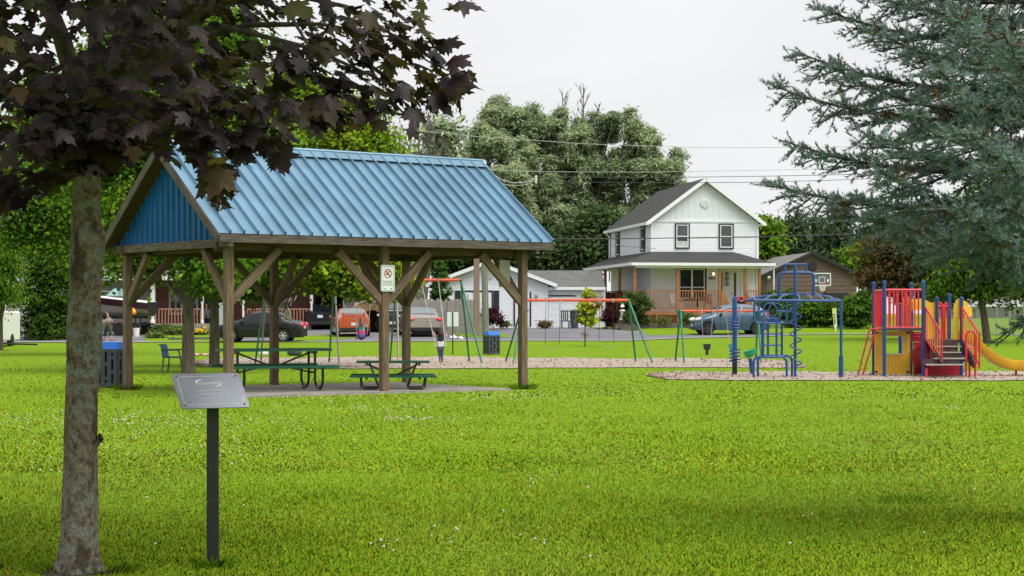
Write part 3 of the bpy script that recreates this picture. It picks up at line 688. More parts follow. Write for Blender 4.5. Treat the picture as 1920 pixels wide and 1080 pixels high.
# spring pole and spinner seat
q = gat(1377.5, 45.6); t = thing('climbing_pole', 'blue capped pole with two coiled steps, left of climbing frame', 'climbing pole', q)
zt_ = 1.5 - (557 - HOR) * 45.6 / F - q.z
mb = MB(); mb.lathe([(.062, -.05), (.062, zt_ - .06), (.055, zt_ - .02), (.03, zt_), (.001, zt_ + .01)], 12); mb.build('pole', 'play_blue', t, smooth=True)
mb = MB(); mb.lathe([(.066, -.05), (.066, .42)], 12); mb.build('sleeve', 'black_steel', t, smooth=True)
for v0, v1 in ((599, 622), (655, 680)):
    z0, z1 = [1.5 - (v - HOR) * 45.6 / F - q.z for v in (v0, v1)]; mb = MB()
    mb.tube([(.135 * math.cos(a), .135 * math.sin(a), z0 + (z1 - z0) * i / 79) for i, a in enumerate(np.linspace(0, 2 * PI * 4, 80))], .015, 6); mb.build('coil', 'play_blue', t, smooth=True)
q = gat(1411, 46.2); t = thing('spinner_seat', 'green bucket spinner seat on a leaning blue post', 'spinner seat', q)
top = at(1406.5, 672, 46.2) - q
mb = MB(); mb.tube([(0, 0, -.05), top], .05, 8); mb.build('post', 'play_blue', t, smooth=True)
mb = MB(); cz = top.z + .02
prof = [(.03, 0), (.09, .02), (.15, .08), (.175, .20), (.16, .20), (.12, .10), (.04, .06)]
mb.lathe(prof, 16, (top.x, 0, cz)); mb.v = [(x, y, z + (x - top.x) * .3) for x, y, z in mb.v]; mb.build('seat', 'spin_green', t, smooth=True)

# ---------------------------------------------------------------- play structure with slide
YP = 44.2; base = gat(1720, YP + .8); t = thing('play_structure', 'red, blue and yellow play structure with steps and slide', 'play structure', base)
def pp_(u, v, dy=0.): return at(u, v, YP + dy)
def pfoot(u, dy=0.): p = at(u, 700, YP + dy); p.z = G(p.x, p.y) - .05; return p
B_ = 1.45
POST = {'P1': (1638, 528, B_), 'P2': (1658, 526, 0), 'P3': (1709, 529, B_), 'P4': (1731, 526, 0), 'P5': (1688, 568, 2.3), 'P6': (1757, 556, B_), 'P7': (1780, 550, B_), 'P8': (1803, 556, 0.1)}
for k, (u, v, dy) in POST.items():
    a, b = pfoot(u, dy), pp_(u, v, dy); mb = MB(); h = b.z - a.z
    mb.lathe([(.045, 0), (.045, h - .06)], 12, a); 
    o = wb(mb, 'post', 'play_blue', t, smooth=True)
    mb = MB(); mb.lathe([(.05, h - .08), (.055, h - .05), (.045, h - .015), (.002, h)], 12, a); wb(mb, 'post_cap', 'play_blue', o, smooth=True)
def slab(name, corners, z, th, m):
    mb = MB(); mb.prism([(p.x, p.y, z) for p in corners], (0, 0, -th)); return wb(mb, name, m, t)
z1 = pp_(1694, 616, 0).z; z2 = pp_(1775, 637, 0).z
C1 = [pfoot(1658), pfoot(1731), pfoot(1709, B_), pfoot(1638, B_)]; slab('deck', C1, z1, .055, 'deck_brown')
C2 = [pfoot(1735), pfoot(1803, .1), pfoot(1792, B_), pfoot(1735, B_)]; slab('deck', C2, z2, .055, 'deck_brown')
def bar(name, a, b, r, m, par=None): mb = MB(); mb.tube([a, b], r, 8); return wb(mb, name, m, par or t, smooth=True)
def flat(name, us, v0, v1, dy, m, w=.022, par=None):
    for u in us: mb = MB(); a, b = pp_(u, v0, dy), pp_(u, v1, dy); mb.box((a + b) / 2, (w * 2, .025, abs(a.z - b.z))); wb(mb, name, m, par or t)
g = link('guard_rail', None, t, (0, 0, 0))                       # front barrier
bar('rail', pp_(1658, 543.5), pp_(1731, 543.5), .028, 'play_red', g); bar('rail', pp_(1658, 614), pp_(1731, 614), .02, 'play_red', g)
flat('slat', (1667, 1675.5, 1684, 1692, 1700, 1707, 1715, 1722), 544, 614, 0, 'play_red', .020, g)
g = link('guard_rail', None, t, (0, 0, 0))                       # left barrier
bar('rail', pp_(1641, 545, B_ * .9), pp_(1655, 544, .15), .028, 'play_red', g)
for k, f_ in enumerate((.12, .37, .62, .85)): flat('slat', (1638 + 20 * f_,), 547, 614, B_ * (1 - f_), 'play_red', .03, g)
g = link('guard_rail', None, t, (0, 0, 0))                       # rear barrier
bar('rail', pp_(1638, 545, B_), pp_(1709, 545, B_), .028, 'play_red', g); flat('slat', (1660, 1668, 1682, 1698), 545, 614, B_, 'play_red', .03, g)
mb = MB(); a = pp_(1700, 590, B_ + .02); mb.box(a, (.22, .03, .9)); wb(mb, 'panel', 'play_orange', t)
mb = MB(); a = pp_(1648, 582, B_ - .1); mb.box(a, (.05, .03, .32)); wb(mb, 'white_panel', 'white', t)
# yellow house panel with window
def framed(name, u0, u1, v0, v1, wu0, wu1, wv0, wv1, dy, m, th=.05):
    a, b = pp_(u0, v0, dy), pp_(u1, v1, dy); c, d = pp_(wu0, wv0, dy), pp_(wu1, wv1, dy); mb = MB(); y = YP + dy
    def bx(x0, x1, za, zb_): mb.box(((x0 + x1) / 2, y, (za + zb_) / 2), (x1 - x0, th, abs(za - zb_)))
    bx(a.x, c.x, a.z, b.z); bx(d.x, b.x, a.z, b.z); bx(c.x, d.x, a.z, c.z); n = 5; w = (d.x - c.x) / n
    for i in range(n): bx(c.x + i * w + .004, c.x + (i + 1) * w - .004, d.z, b.z)
    o = wb(mb, name, m, t); mb = MB(); P = [(c.x, c.z), (d.x, c.z), (d.x, d.z), (c.x, d.z)]
    for (x0, za), (x1, zb_) in zip(P, P[1:] + P[:1]): mb.tube([(x0, y - .03, za), (x1, y - .03, zb_)], .016, 6)
    wb(mb, 'window_rim', 'cream', o); return o
o = framed('house_panel', 1640, 1706, 621, 701.5, 1660, 1692, 629, 664, 1.0, 'play_yellow')
mb = MB()
for u in (1643, 1702):
    for v in (624, 697): mb.box(pp_(u, v, .97), (.07, .03, .04))
wb(mb, 'hinge', 'black_steel', o)
mb = MB(); a, b = pp_(1714, 642, 1.0), pp_(1736, 702, 1.0); mb.box(((a.x + b.x) / 2, a.y, (a.z + b.z) / 2), (b.x - a.x, .05, a.z - b.z)); wb(mb, 'door_panel', 'play_redplastic', t)
mb = MB(); a, b = pp_(1711, 642, 1.05), pp_(1715, 702, 1.05); mb.box(((a.x + b.x) / 2, a.y, (a.z + b.z) / 2), (b.x - a.x, .05, a.z - b.z)); wb(mb, 'door_frame', 'play_yellow', t)
mb = MB(); a, b = pp_(1709, 622, 1.0), pp_(1731, 640, 1.0); mb.box(((a.x + b.x) / 2, a.y, (a.z + b.z) / 2), (b.x - a.x, .05, a.z - b.z)); wb(mb, 'counting_panel', 'play_redplastic', t)
mb = MB()
for u in (1713, 1718, 1723, 1728):
    for v in (626, 632): mb.ell(pp_(u, v, .97), .025, 8, 6)
wb(mb, 'counting_bead', 'play_red', t, smooth=True)
mb = MB(); c = pp_(1740, 668, .9); mb.ell(c, (.42, .5, .42), 16, 10); wb(mb, 'tunnel', 'play_redplastic', t, smooth=True)
mb = MB(); a, b = pp_(1742, 682, .2), pp_(1803, 702, .5); mb.box(((a.x + b.x) / 2, a.y + .3, (a.z + b.z) / 2), (b.x - a.x, .05, .33)); wb(mb, 'under_panel', 'play_redplastic', t)
mb = MB(); mb.ell(pp_(1749, 678, -.5), (.07, .05, .12), 10, 8); wb(mb, 'knob', 'play_yellow', t, smooth=True)
# yellow archway panels
def arch_panel(name, poly, dy, m, th=.07):
    mb = MB(); mb.prism([pp_(u, v, dy) for u, v in poly], (0, th, 0)); return wb(mb, name, m, t)
arch_panel('arch_panel', [(1712, 582), (1712, 565), (1716, 560.5), (1728, 560), (1728, 581)], B_ * .7, 'play_yellow', .3)
arch_panel('arch_panel', [(1735, 562), (1742, 566), (1748, 568), (1755, 567), (1756, 637), (1735, 637)], B_ + .05, 'play_yellow')
# two red hoops between the rear posts
for u0, u1 in ((1759, 1767), (1771, 1778)):
    hp = [pp_(u0, 636, B_), pp_(u0, 572, B_), pp_((u0 + u1) / 2, 567.5, B_), pp_(u1, 572, B_), pp_(u1, 636, B_)]; mb = MB(); mb.tube(hp, .035, 8); wb(mb, 'hoop', 'play_red', t, smooth=True)
bar('rail', pp_(1757, 574, B_), pp_(1780, 574, B_), .03, 'play_red')
# steps
yb = [0, -.30, -.60, -.90, -1.2]; vs_s = [637.5, 648, 660, 673, 688]
st = link('steps', None, t, (0, 0, 0)); zc = z2
for i in range(1, 5):
    z = z2 - (z2 - .26) * i / 4.35; w0, w1 = (1752, 1802) if i < 3 else ((1750, 1808) if i == 3 else (1736, 1806))
    a, b = pp_(w0, 650, -.30 * i), pp_(w1, 650, -.30 * i); mb = MB()
    mb.box(((a.x + b.x) / 2, YP - .30 * i + .16, z - .02), (b.x - a.x, .34, .035)); o = wb(mb, 'tread', 'deck_brown', st)
    mb = MB(); mb.box(((a.x + b.x) / 2, YP - .30 * i - .016, z - .019), (b.x - a.x, .02, .03)); wb(mb, 'pale_edge', 'deck_light', o)  # pale strip along the front of each tread
    mb = MB(); mb.box(((a.x + b.x) / 2, YP - .30 * i + .32, z + (z2 - .26) / 4.35 / 2 - .02), (b.x - a.x, .02, (z2 - .26) / 4.35 - .03)); wb(mb, 'riser', 'deck_brown', st)
for u, du in ((1744, 8), (1804, 0)):                              # stringers
    a = pp_(u, 640, 0); mb = MB(); x = a.x
    mb.prism([(x, YP, z2 - .02), (x, YP, .5), (x, YP - 1.0, .2), (x, YP - 1.15, .35), (x, YP - .5, z2 - .18)], (.03, 0, 0)); wb(mb, 'stringer', 'deck_brown', st)
for uu in (1735.5, 1804.5):                                       # red stair guards with orange bars
    g = link('stair_guard', None, t, (0, 0, 0)); x0 = pp_(uu, 600, 0).x
    def sp(f_, up): return Vector((x0 + .17 * f_, YP - .95 * f_, z2 - .62 * f_ + up))
    for up in (.03, .78): bar('rail', sp(0, up), sp(1, up), .024, 'play_red', g)
    bar('rail', sp(0, .03), sp(0, .80), .024, 'play_red', g); bar('rail', sp(1, -.05), sp(1, .78), .024, 'play_red', g)
    for f_ in np.linspace(.14, .86, 6): bar('bar', sp(f_, .03), sp(f_, .78), .014, 'play_orange', g)
hx = [pfoot(1811.5, -.9)] + [at(1820 + 8.5 * math.cos(a), 632 - 12 * math.sin(a), YP - .9) for a in np.linspace(PI, 0, 9)] + [pfoot(1828.5, -.9)]
mb = MB(); mb.tube(hx, .028, 8); o = wb(mb, 'grab_hoop', 'play_red', t, smooth=True); bar('rung', pp_(1811.5, 652, -.9), pp_(1828.5, 652, -.9), .02, 'play_red', o)
bar('leg', pp_(1818, 672, -.5), pfoot(1818, -.5), .03, 'play_red'); mb = MB(); mb.box(pp_(1817, 676, -.6), (.24, .4, .06)); wb(mb, 'side_step', 'deck_brown', t)
bar('leg', pp_(1737, 690, -1.1), pfoot(1737, -1.1), .035, 'play_red')
# left ladder
g = link('ladder', None, t, (0, 0, 0))
for u0, u1, dy in ((1629, 1607, .9), (1641, 1616, .3)):
    P = [pp_(u0 + 22, 617, dy)] + [pp_(u0 + 8 - 8 * math.sin(a), 617 + 6 - 6 * math.cos(a), dy) for a in np.linspace(0, PI / 2, 6)] + [pfoot(u1, dy)]
    mb = MB(); mb.tube(P, .022, 8); wb(mb, 'rail', 'play_red', g, smooth=True)
for v in (630, 650.5, 671, 691):
    f_ = (v - 623) / (707 - 623); bar('rung', pp_(1629 - 22 * f_, v, .9), pp_(1641 - 25 * f_, v, .3), .016, 'play_orange', g)
# slide: a moulded chute swept along its centre line
cl = [(1800, 637, .75), (1816, 638, .70), (1826, 645, .65), (1842, 661, .6), (1858, 674, .55), (1876, 684, .5), (1896, 689, .45), (1920, 690.5, .4), (1950, 691, .35), (1962, 692, .35)]
mb = MB(); V = []; Fs = []; prof = [(-.25, .19), (-.29, .19), (-.28, .0), (-.2, -.06), (.2, -.06), (.28, 0), (.29, .19), (.25, .19), (.235, .03), (.17, -.02), (-.17, -.02), (-.235, .03)]
for i, (u, v, dy) in enumerate(cl):
    c = pp_(u, v, dy)
    for y, z in prof: V.append((c.x, c.y + y, c.z + z))
n = len(prof)
for i in range(len(cl) - 1):
    for j in range(n): Fs.append((i * n + j, i * n + (j + 1) % n, (i + 1) * n + (j + 1) % n, (i + 1) * n + j))
mb.add(V, Fs); o = wb(mb, 'slide', 'play_yellow', t, smooth=True, ang=50)
bar('foot', pp_(1905, 694, .45), pfoot(1905, .45), .03, 'play_red', o)
arch_panel('slide_hood', [(1788, 637), (1789, 575), (1793, 564), (1798, 560), (1801, 560), (1801, 588), (1797, 606), (1799, 622), (1812, 630), (1812, 637)], .15, 'play_yellow', .06)
arch_panel('slide_hood', [(1799, 566), (1806, 563), (1813, 566), (1815, 572), (1821, 577), (1823.5, 585), (1822, 593), (1812, 598), (1806, 585), (1799, 585)], 1.0, 'play_yellow', .06)
# ---------------------------------------------------------------- house helpers (local frames)
def frame(loc, rot): return Vector(loc), Matrix.Rotation(rot, 3, 'Z')
def lx_of(O, Rm, u, ly):
    k = (u - 960) / F; ex = Rm @ Vector((1, 0, 0)); ey = Rm @ Vector((0, 1, 0))
    return (k * (O.y + ey.y * ly) - O.x - ey.x * ly) / (ex.x - k * ex.y)
def ly_of(O, Rm, u, lx):
    k = (u - 960) / F; ex = Rm @ Vector((1, 0, 0)); ey = Rm @ Vector((0, 1, 0))
    return (k * (O.y + ex.y * lx) - O.x - ex.x * lx) / (ey.x - k * ey.y)
def z_of(v, Y): return EYE - (v - HOR) / F * Y
def siding(mb, a, b, z0, z1, n, step=.14, d=.017):
    a, b, n = Vector(a), Vector(b), Vector(n); z = z0
    while z < z1 - .01:
        t = min(z + step, z1)
        A, B = Vector((a.x, a.y, z)), Vector((b.x, b.y, z)); C, D = Vector((b.x, b.y, t)), Vector((a.x, a.y, t))
        mb.quad(A + n * d, B + n * d, C, D); mb.quad(A, B, B + n * d, A + n * d); z = t
def gable_boards(mb, xl_, xr_, z0, zp, y, step=.18, eave_z=None):
    xm = (xl_ + xr_) / 2; x = xl_; i = 0
    while x < xr_ - .01:
        t = min(x + step, xr_)
        def top(q): return z0 + (zp - z0) * (1 - abs(q - xm) / ((xr_ - xl_) / 2))
        P = [(x, z0), (t, z0), (t, max(top(t), z0 + .002))]
        if x < xm < t: P.append((xm, zp))
        P.append((x, max(top(x), z0 + .002)))
        mb.prism([(p, y + (.012 if i % 2 else 0), q) for p, q in P], (0, .03, 0)); x = t; i += 1
def window(par, x0, x1, z0, z1, y, trim='dark_trim', sash='trim', tw=.07, mid='h', side=None):
    # window on a wall facing -y (local); side=(x, +1/-1): wall facing -x instead
    y -= .045
    def put(mb):
        if side is not None: mb.v = [(side + vy, vx, vz) for vx, vy, vz in mb.v]
        return mb
    mb = MB(); xm, zm = (x0 + x1) / 2, (z0 + z1) / 2
    if trim:
        for xx in (x0 - tw / 2, x1 + tw / 2): mb.box((xx, y - .02, zm), (tw, .05, z1 - z0 + 2 * tw))
        for zz in (z0 - tw / 2, z1 + tw / 2): mb.box((xm, y - .02, zz), (x1 - x0, .05, tw))
    fr = put(mb).build('window', trim or sash, par)
    mb = MB(); s = .06
    for xx in (x0 + s / 2, x1 - s / 2): mb.box((xx, y - .008, zm), (s, .04, z1 - z0))
    for zz in (z0 + s / 2, z1 - s / 2): mb.box((xm, y - .008, zz), (x1 - x0 - 2 * s, .04, s))
    if mid == 'h': mb.box((xm, y - .008, zm - .02), (x1 - x0 - 2 * s, .038, .05))
    if mid == 'v': mb.box((xm, y - .008, zm), (.09, .038, z1 - z0 - 2 * s))
    if mid == 'vh': mb.box((xm, y - .008, zm), (.10, .038, z1 - z0 - 2 * s)); mb.box((xm, y - .006, z0 + (z1 - z0) * .38), (x1 - x0 - 2 * s, .034, .06))
    if isinstance(mid, tuple):
        for i in range(1, mid[0]): mb.box((x0 + (x1 - x0) * i / mid[0], y - .008, zm), (.03, .036, z1 - z0))
        for i in range(1, mid[1]): mb.box((xm, y - .009, z0 + (z1 - z0) * i / mid[1]), (x1 - x0, .034, .03))
    put(mb).build('sash', sash, fr)
    mb = MB(); mb.box((xm, y + .004, zm), (x1 - x0 - .02, .02, z1 - z0 - .02)); put(mb).build('pane', 'glass', fr)
    return fr
def gable_roof(par, xl_, xr_, y0, y1, ze, zp, over, m, th=.10, name='roof'):
    xm = (xl_ + xr_) / 2; sl_ = (zp - ze) / ((xr_ - xl_) / 2); xo0, xo1 = xl_ - over, xr_ + over; zo = ze - sl_ * over
    mb = MB()
    for xa in (xo0, xo1): mb.prism([(xa, y0, zo), (xm, y0, zp), (xm, y0, zp + th), (xa, y0, zo + th)], (0, y1 - y0, 0))
    o = mb.build(name, m, par); return o, zo, sl_

# ---------------------------------------------------------------- white two-storey house
TH = R(9); O, Rm = frame((7.94, 103.0, .9), TH); zz = lambda v, Y: z_of(v, Y) - O.z
h = thing('house', 'two storey white house with navy window trim and a cedar porch', 'house', O, TH)
Wd, Ld = 6.2, 11.0; zE = 6.83 - .9; zP = 9.26 - .9 - .15; zB = 0.0
mb = MB(); siding(mb, (0, 0, 0), (Wd, 0, 0), zB, zE - .05, (0, -1, 0)); siding(mb, (0, Ld, 0), (0, 0, 0), zB, zE - .05, (-1, 0, 0)); siding(mb, (Wd, 0, 0), (Wd, Ld, 0), zB, zE - .05, (1, 0, 0))
mb.quad((0, Ld, 0), (Wd, Ld, 0), (Wd, Ld, zE), (0, Ld, zE)); mb.prism([(0, Ld, zE), (Wd, Ld, zE), (Wd / 2, Ld, zP)], (0, -.05, 0)); mb.build('wall', 'siding', h, fix=False)
mb = MB(); gable_boards(mb, 0, Wd, zE - .05, zP - .02, -.012); mb.build('gable_cladding', 'siding_g', h)
mb = MB()
for x in (0, Wd): mb.box((x, 0, zE / 2), (.14, .14, zE))
mb.box((Wd / 2, -.03, zE - .06), (Wd, .05, .12)); mb.build('corner_trim', 'trim', h)
rf, zo, sl_ = gable_roof(h, 0, Wd, -.35, Ld + .35, zE, zP, .33, 'shingle', .12)
mb = MB()
for xa in (-.36, Wd + .36): mb.beam((xa, -.37, zo + .0), (Wd / 2, -.37, zP + .035), .04, .20)
mb.build('rake_trim', 'trim', h)
mb = MB()
for xa in (-.37, Wd + .37): mb.box((xa, Ld / 2, zo + .02), (.12, Ld + .76, .16)); mb.box((xa + (.18 if xa < 0 else -.18), Ld / 2, zo + .0), (.34, Ld + .7, .03))
mb.build('gutter', 'trim', h)
mb = MB(); mb.tube([(-.34, Ld + .1, zo), (-.1, Ld, zo - .3), (-.1, Ld, 2.6)], .05, 8); mb.build('downspout', 'trim', h)
mb = MB(); mb.lathe([(.27, 0), (.27, .05), (.22, .06)], 8); mb.v = [(Wd / 2 + x, -.02 - z, zz(381, 103.3) + y) for x, y, z in mb.v]; o = mb.build('gable_vent', 'trim', h)
mb = MB(); M['louvre'] = mat('louvre', (.5, .5, .53), .6)
for i in range(5): mb.box((Wd / 2, -.085, zz(381, 103.3) - .14 + .07 * i), (.36, .012, .022))
mb.build('louvre', 'louvre', o)
for u0, u1 in ((1267.5, 1290.5), (1349.5, 1373)):
    fr = window(h, lx_of(O, Rm, u0, 0), lx_of(O, Rm, u1, 0), zz(464, 103.3), zz(421, 103.3), 0); mb = MB(); xa, xb = lx_of(O, Rm, u0 + 2, 0), lx_of(O, Rm, u1 - 2, 0)
    if u0 < 1300: mb.box(((xa + xb) / 2, -.058, zz(457, 103.3)), (xb - xa, .01, .30)); mb.build('blind', 'louvre' if 'louvre' in M else 'trim', fr)
window(h, lx_of(O, Rm, 1273, 0), lx_of(O, Rm, 1321, 0), zz(560, 103.2), zz(504, 103.2), 0, mid='vh', tw=.10)
for u0, u1, va, vb in ((1156.5, 1162.5, 438, 478), (1203, 1210, 427, 469)):
    y0, y1 = ly_of(O, Rm, u0, 0), ly_of(O, Rm, u1, 0); Ym = 103 + (y0 + y1) / 2 * .98
    window(h, min(y0, y1), max(y0, y1), zz(vb, Ym), zz(va, Ym), 0, side=0.0)
xd0, xd1 = lx_of(O, Rm, 1354, 0), lx_of(O, Rm, 1376, 0); zfl = 1.65 - .9        # door
mb = MB(); mb.box(((xd0 + xd1) / 2, -.01, zfl + 1.05), (xd1 - xd0, .05, 2.1)); d_ = mb.build('door', 'trim', h)
mb = MB()
for xx in (xd0 - .06, xd1 + .06): mb.box((xx, -.02, zfl + 1.08), (.10, .07, 2.2))
mb.build('door_trim', 'dark_trim', d_)
xa, xb = lx_of(O, Rm, 1355.5, 0), lx_of(O, Rm, 1368.5, 0); window(d_, xa, xb, zz(538, 103), zz(507, 103), -.04, trim=None, mid=(3, 3))
mb = MB(); mb.ell((xd1 - .12, -.07, zfl + 1.0), .035, 8, 6); mb.build('handle', 'black_steel', d_)
# porch
pd = -2.15; pl_ = -1.45; zf = zfl; zpe = 4.32 - .9; zpt = 5.02 - .9; xr_ = Wd + .32; xt = Wd - 1.4
mb = MB(); t_ = .09
def rp_(P): mb.prism(P, (0, 0, -t_))
rp_([(pl_ - .25, pd - .2, zpe), (xr_, pd - .2, zpe), (xt, -.02, zpt), (-.02, -.02, zpt)])
rp_([(pl_ - .25, Ld, zpe), (pl_ - .25, pd - .2, zpe), (-.02, -.02, zpt), (-.02, Ld, zpt)])
rp_([(xr_, pd - .2, zpe), (xr_, -.02, zpe), (xt, -.02, zpt)]); pr = mb.build('porch_roof', 'shingle', h)
mb = MB(); mb.box(((pl_ - .25 + xr_) / 2, pd - .22, zpe - .07), (xr_ - pl_ + .25, .1, .16)); mb.box((pl_ - .27, (Ld + pd) / 2 - .1, zpe - .07), (.1, Ld - pd + .1, .16)); mb.box((xr_ + .02, pd / 2 - .1, zpe - .07), (.1, -pd + .1, .16))
mb.box(((pl_ + xr_) / 2, pd / 2 - .1, zpe - .16), (xr_ - pl_ - .02, -pd + .1, .02)); mb.box((pl_ / 2 - .1, Ld / 2 + .02, zpe - .16), (-pl_ + .1, Ld, .02))
mb.box(((pl_ + Wd) / 2, pd + .06, zpe - .22), (Wd - pl_, .12, .13)); mb.build('porch_fascia', 'trim', h)
mb = MB(); mb.tube([(xr_ - .05, pd - .15, zpe - .1), (xr_ - .02, pd - .05, zpe - .4), (xr_ - .02, pd - .05, .3)], .04, 6); mb.build('downspout', 'trim', h)
mb = MB(); mb.box(((pl_ + Wd) / 2, pd / 2, zf - .04), (Wd - pl_, -pd, .05)); mb.box((pl_ / 2, Ld / 2, zf - .04), (-pl_, Ld, .05)); mb.build('porch_floor', 'stain', h)
mb = MB(); mb.box(((pl_ + Wd) / 2, pd - .02, zf - .12), (Wd - pl_, .04, .22)); mb.box((pl_ - .02, (Ld + pd) / 2, zf - .12), (.04, Ld - pd, .22)); mb.build('rim_board', 'stain', h)
mb = MB()                                                        # lattice skirt
for sgn in (-1, 1):
    x = pl_ - .6
    while x < Wd + .6:
        a = Vector((x, pd + (.0 if sgn > 0 else .015), -.05)); b_ = Vector((x + sgn * .62, a.y, zf - .22))
        ta, tb = 0., 1.
        if b_.x > Wd: tb = (Wd - a.x) / (b_.x - a.x) if b_.x != a.x else 1
        if a.x < pl_: ta = (pl_ - a.x) / (b_.x - a.x) if b_.x > a.x else 2
        if b_.x < pl_: tb = (pl_ - a.x) / (b_.x - a.x)
        if a.x > Wd: ta = (Wd - a.x) / (b_.x - a.x) if b_.x < a.x else 2
        if ta < tb: mb.beam(a.lerp(b_, ta), a.lerp(b_, tb), .012, .045, up=(0, 1, 0))
        x += .095
mb.build('lattice', 'stain', h)
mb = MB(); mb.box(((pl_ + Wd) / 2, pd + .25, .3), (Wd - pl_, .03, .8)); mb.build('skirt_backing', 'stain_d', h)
mb = MB()
for u in (1190, 1231, 1271, 1310, 1350): x = lx_of(O, Rm, u, pd); mb.box((x, pd - .03, .32), (.12, .06, .75))
mb.build('skirt_post', 'stain', h)
for u in (1190.5, 1271, 1350, 1398, 1424.5):
    x = lx_of(O, Rm, u, pd); mb = MB(); mb.box((x, pd + .08, (zf + zpe - .2) / 2), (.15, .15, zpe - .2 - zf)); mb.build('porch_post', 'stain', h)
for u in (1162, 1135, 1124, 1115, 1108):
    y = ly_of(O, Rm, u, pl_ + .08); y = min(y, Ld); mb = MB(); mb.box((pl_ + .08, y, (zf + zpe - .2) / 2), (.15, .15, zpe - .2 - zf)); mb.build('porch_post', 'stain', h)
zr0, zr1 = zf + .14, zf + 1.13
for u0, u1 in ((1190.5, 1271), (1271, 1350), (1398, 1424.5)):
    g = link('railing', None, h, (0, 0, 0)); x0, x1 = lx_of(O, Rm, u0, pd) + .08, lx_of(O, Rm, u1, pd) - .08
    mb = MB(); mb.box(((x0 + x1) / 2, pd + .08, zr1), (x1 - x0, .10, .06)); mb.box(((x0 + x1) / 2, pd + .08, zr0), (x1 - x0, .05, .09)); mb.build('rail', 'stain', g)
    mb = MB(); n = int((x1 - x0) / .145)
    for i in range(n): mb.box((x0 + (x1 - x0) * (i + .5) / n, pd + .06, (zr0 + zr1) / 2), (.045, .04, zr1 - zr0))
    mb.build('baluster', 'stain', g)
g = link('railing', None, h, (0, 0, 0)); yb_ = ly_of(O, Rm, 1135, pl_)                      # solid board rail on the side
mb = MB(); y = pd + .1
while y < yb_: mb.box((pl_ + .03, y + .07, zf + .5), (.03, .13, 1.2)); y += .14
mb.box((pl_ + .03, (pd + yb_) / 2, zr1 + .02), (.12, yb_ - pd, .05)); mb.build('board', 'stain_d', g)
x0, x1 = lx_of(O, Rm, 1353, pd), lx_of(O, Rm, 1367, pd)                                     # flared stair rail panels
mb = MB(); mb.prism([(x0 - .02, pd - .05, zr1), (x0 + .1, pd - .05, zr1), (x1 + .05, pd - .05, zf + .25), (x1 + .05, pd - .05, zf - .2), (x0 - .02, pd - .05, zf - .2)], (0, .05, 0))
x0 = lx_of(O, Rm, 1399, pd); mb.prism([(x0, pd - .05, zr1 - .05), (x0 + .1, pd - .05, zr1 - .15), (x0 + .34, pd - .05, zf + .5), (x0 + .34, pd - .05, zf - .2), (x0, pd - .05, zf - .2)], (0, .05, 0)); mb.build('stair_panel', 'stain', h)
mb = MB(); x0, x1 = lx_of(O, Rm, 1368, pd), lx_of(O, Rm, 1397, pd)
for i in range(4): mb.box(((x0 + x1) / 2, pd - .15 - .28 * i, zf - .12 - .19 * i), (x1 - x0, .30, .05))
mb.build('front_steps', 'stain', h)
g = link('side_steps', None, h, (0, 0, 0))                       # landing and steps down to the drive
mb = MB(); mb.box((-2.68, 3.4, zf - .04), (2.44, 2.0, .05)); mb.box((-3.5, 2.42, zf - .35), (.8, .04, .6)); mb.build('landing', 'stain', g)
for i in range(5):
    mb = MB(); mb.box((-2.3, 2.2 - .29 * i, zf - .13 - .15 * i), (1.5, .31, .045)); mb.box((-2.3, 2.34 - .29 * i, zf - .09 - .15 * i), (1.48, .03, .13)); mb.build('step', 'stain_d', g)
mb = MB()
for i in range(6): mb.box((-3.85 + .135 * i, 2.38, zr1 / 2), (.125, .03, zr1))
mb.build('side_panel', 'stain_d', g)
for x in (-3.94, -3.05, -1.52): mb = MB(); mb.box((x, 2.36, .95), (.11, .11, 1.95)); mb.build('newel', 'stain', g)
mb = MB(); mb.beam((-3.94, 2.36, zr1), (-3.05, 2.36, zr1), .07, .06); mb.beam((-3.94, 4.4, zr1), (-1.5, 4.4, zr1), .07, .06); mb.build('handrail', 'stain', g)
mb = MB()
for i in range(17): mb.box((-3.88 + .145 * i, 4.4, zf + .55), (.125, .03, 1.1))
mb.build('rear_panel', 'stain_d', g)
# lamp, house number
mb = MB(); x = lx_of(O, Rm, 1336, 0); mb.lathe([(.05, 0), (.09, .04), (.09, .16), (.03, .22)], 8, (x, -.12, zz(516, 103))); lp = mb.build('porch_lamp', 'trim', h)
M['lamp_on'] = bpy.data.materials.new('lit_bulb'); M['lamp_on'].use_nodes = True; b = M['lamp_on'].node_tree.nodes['Principled BSDF']; b.inputs['Emission Color'].default_value = (1, .72, .4, 1); b.inputs['Emission Strength'].default_value = 4
mb = MB(); mb.ell((x, -.24, zz(513.5, 103)), .07, 8, 6); mb.build('bulb', 'lamp_on', lp)
text_mesh('964', .26, 'house_number', 'black_trim', h, (lx_of(O, Rm, 1333.5, 0), -.03, zz(521.5, 103)), (PI / 2, 0, 0), .01, .3)
def wpos(lx, ly, lz): return O + Rm @ Vector((lx, ly, lz))
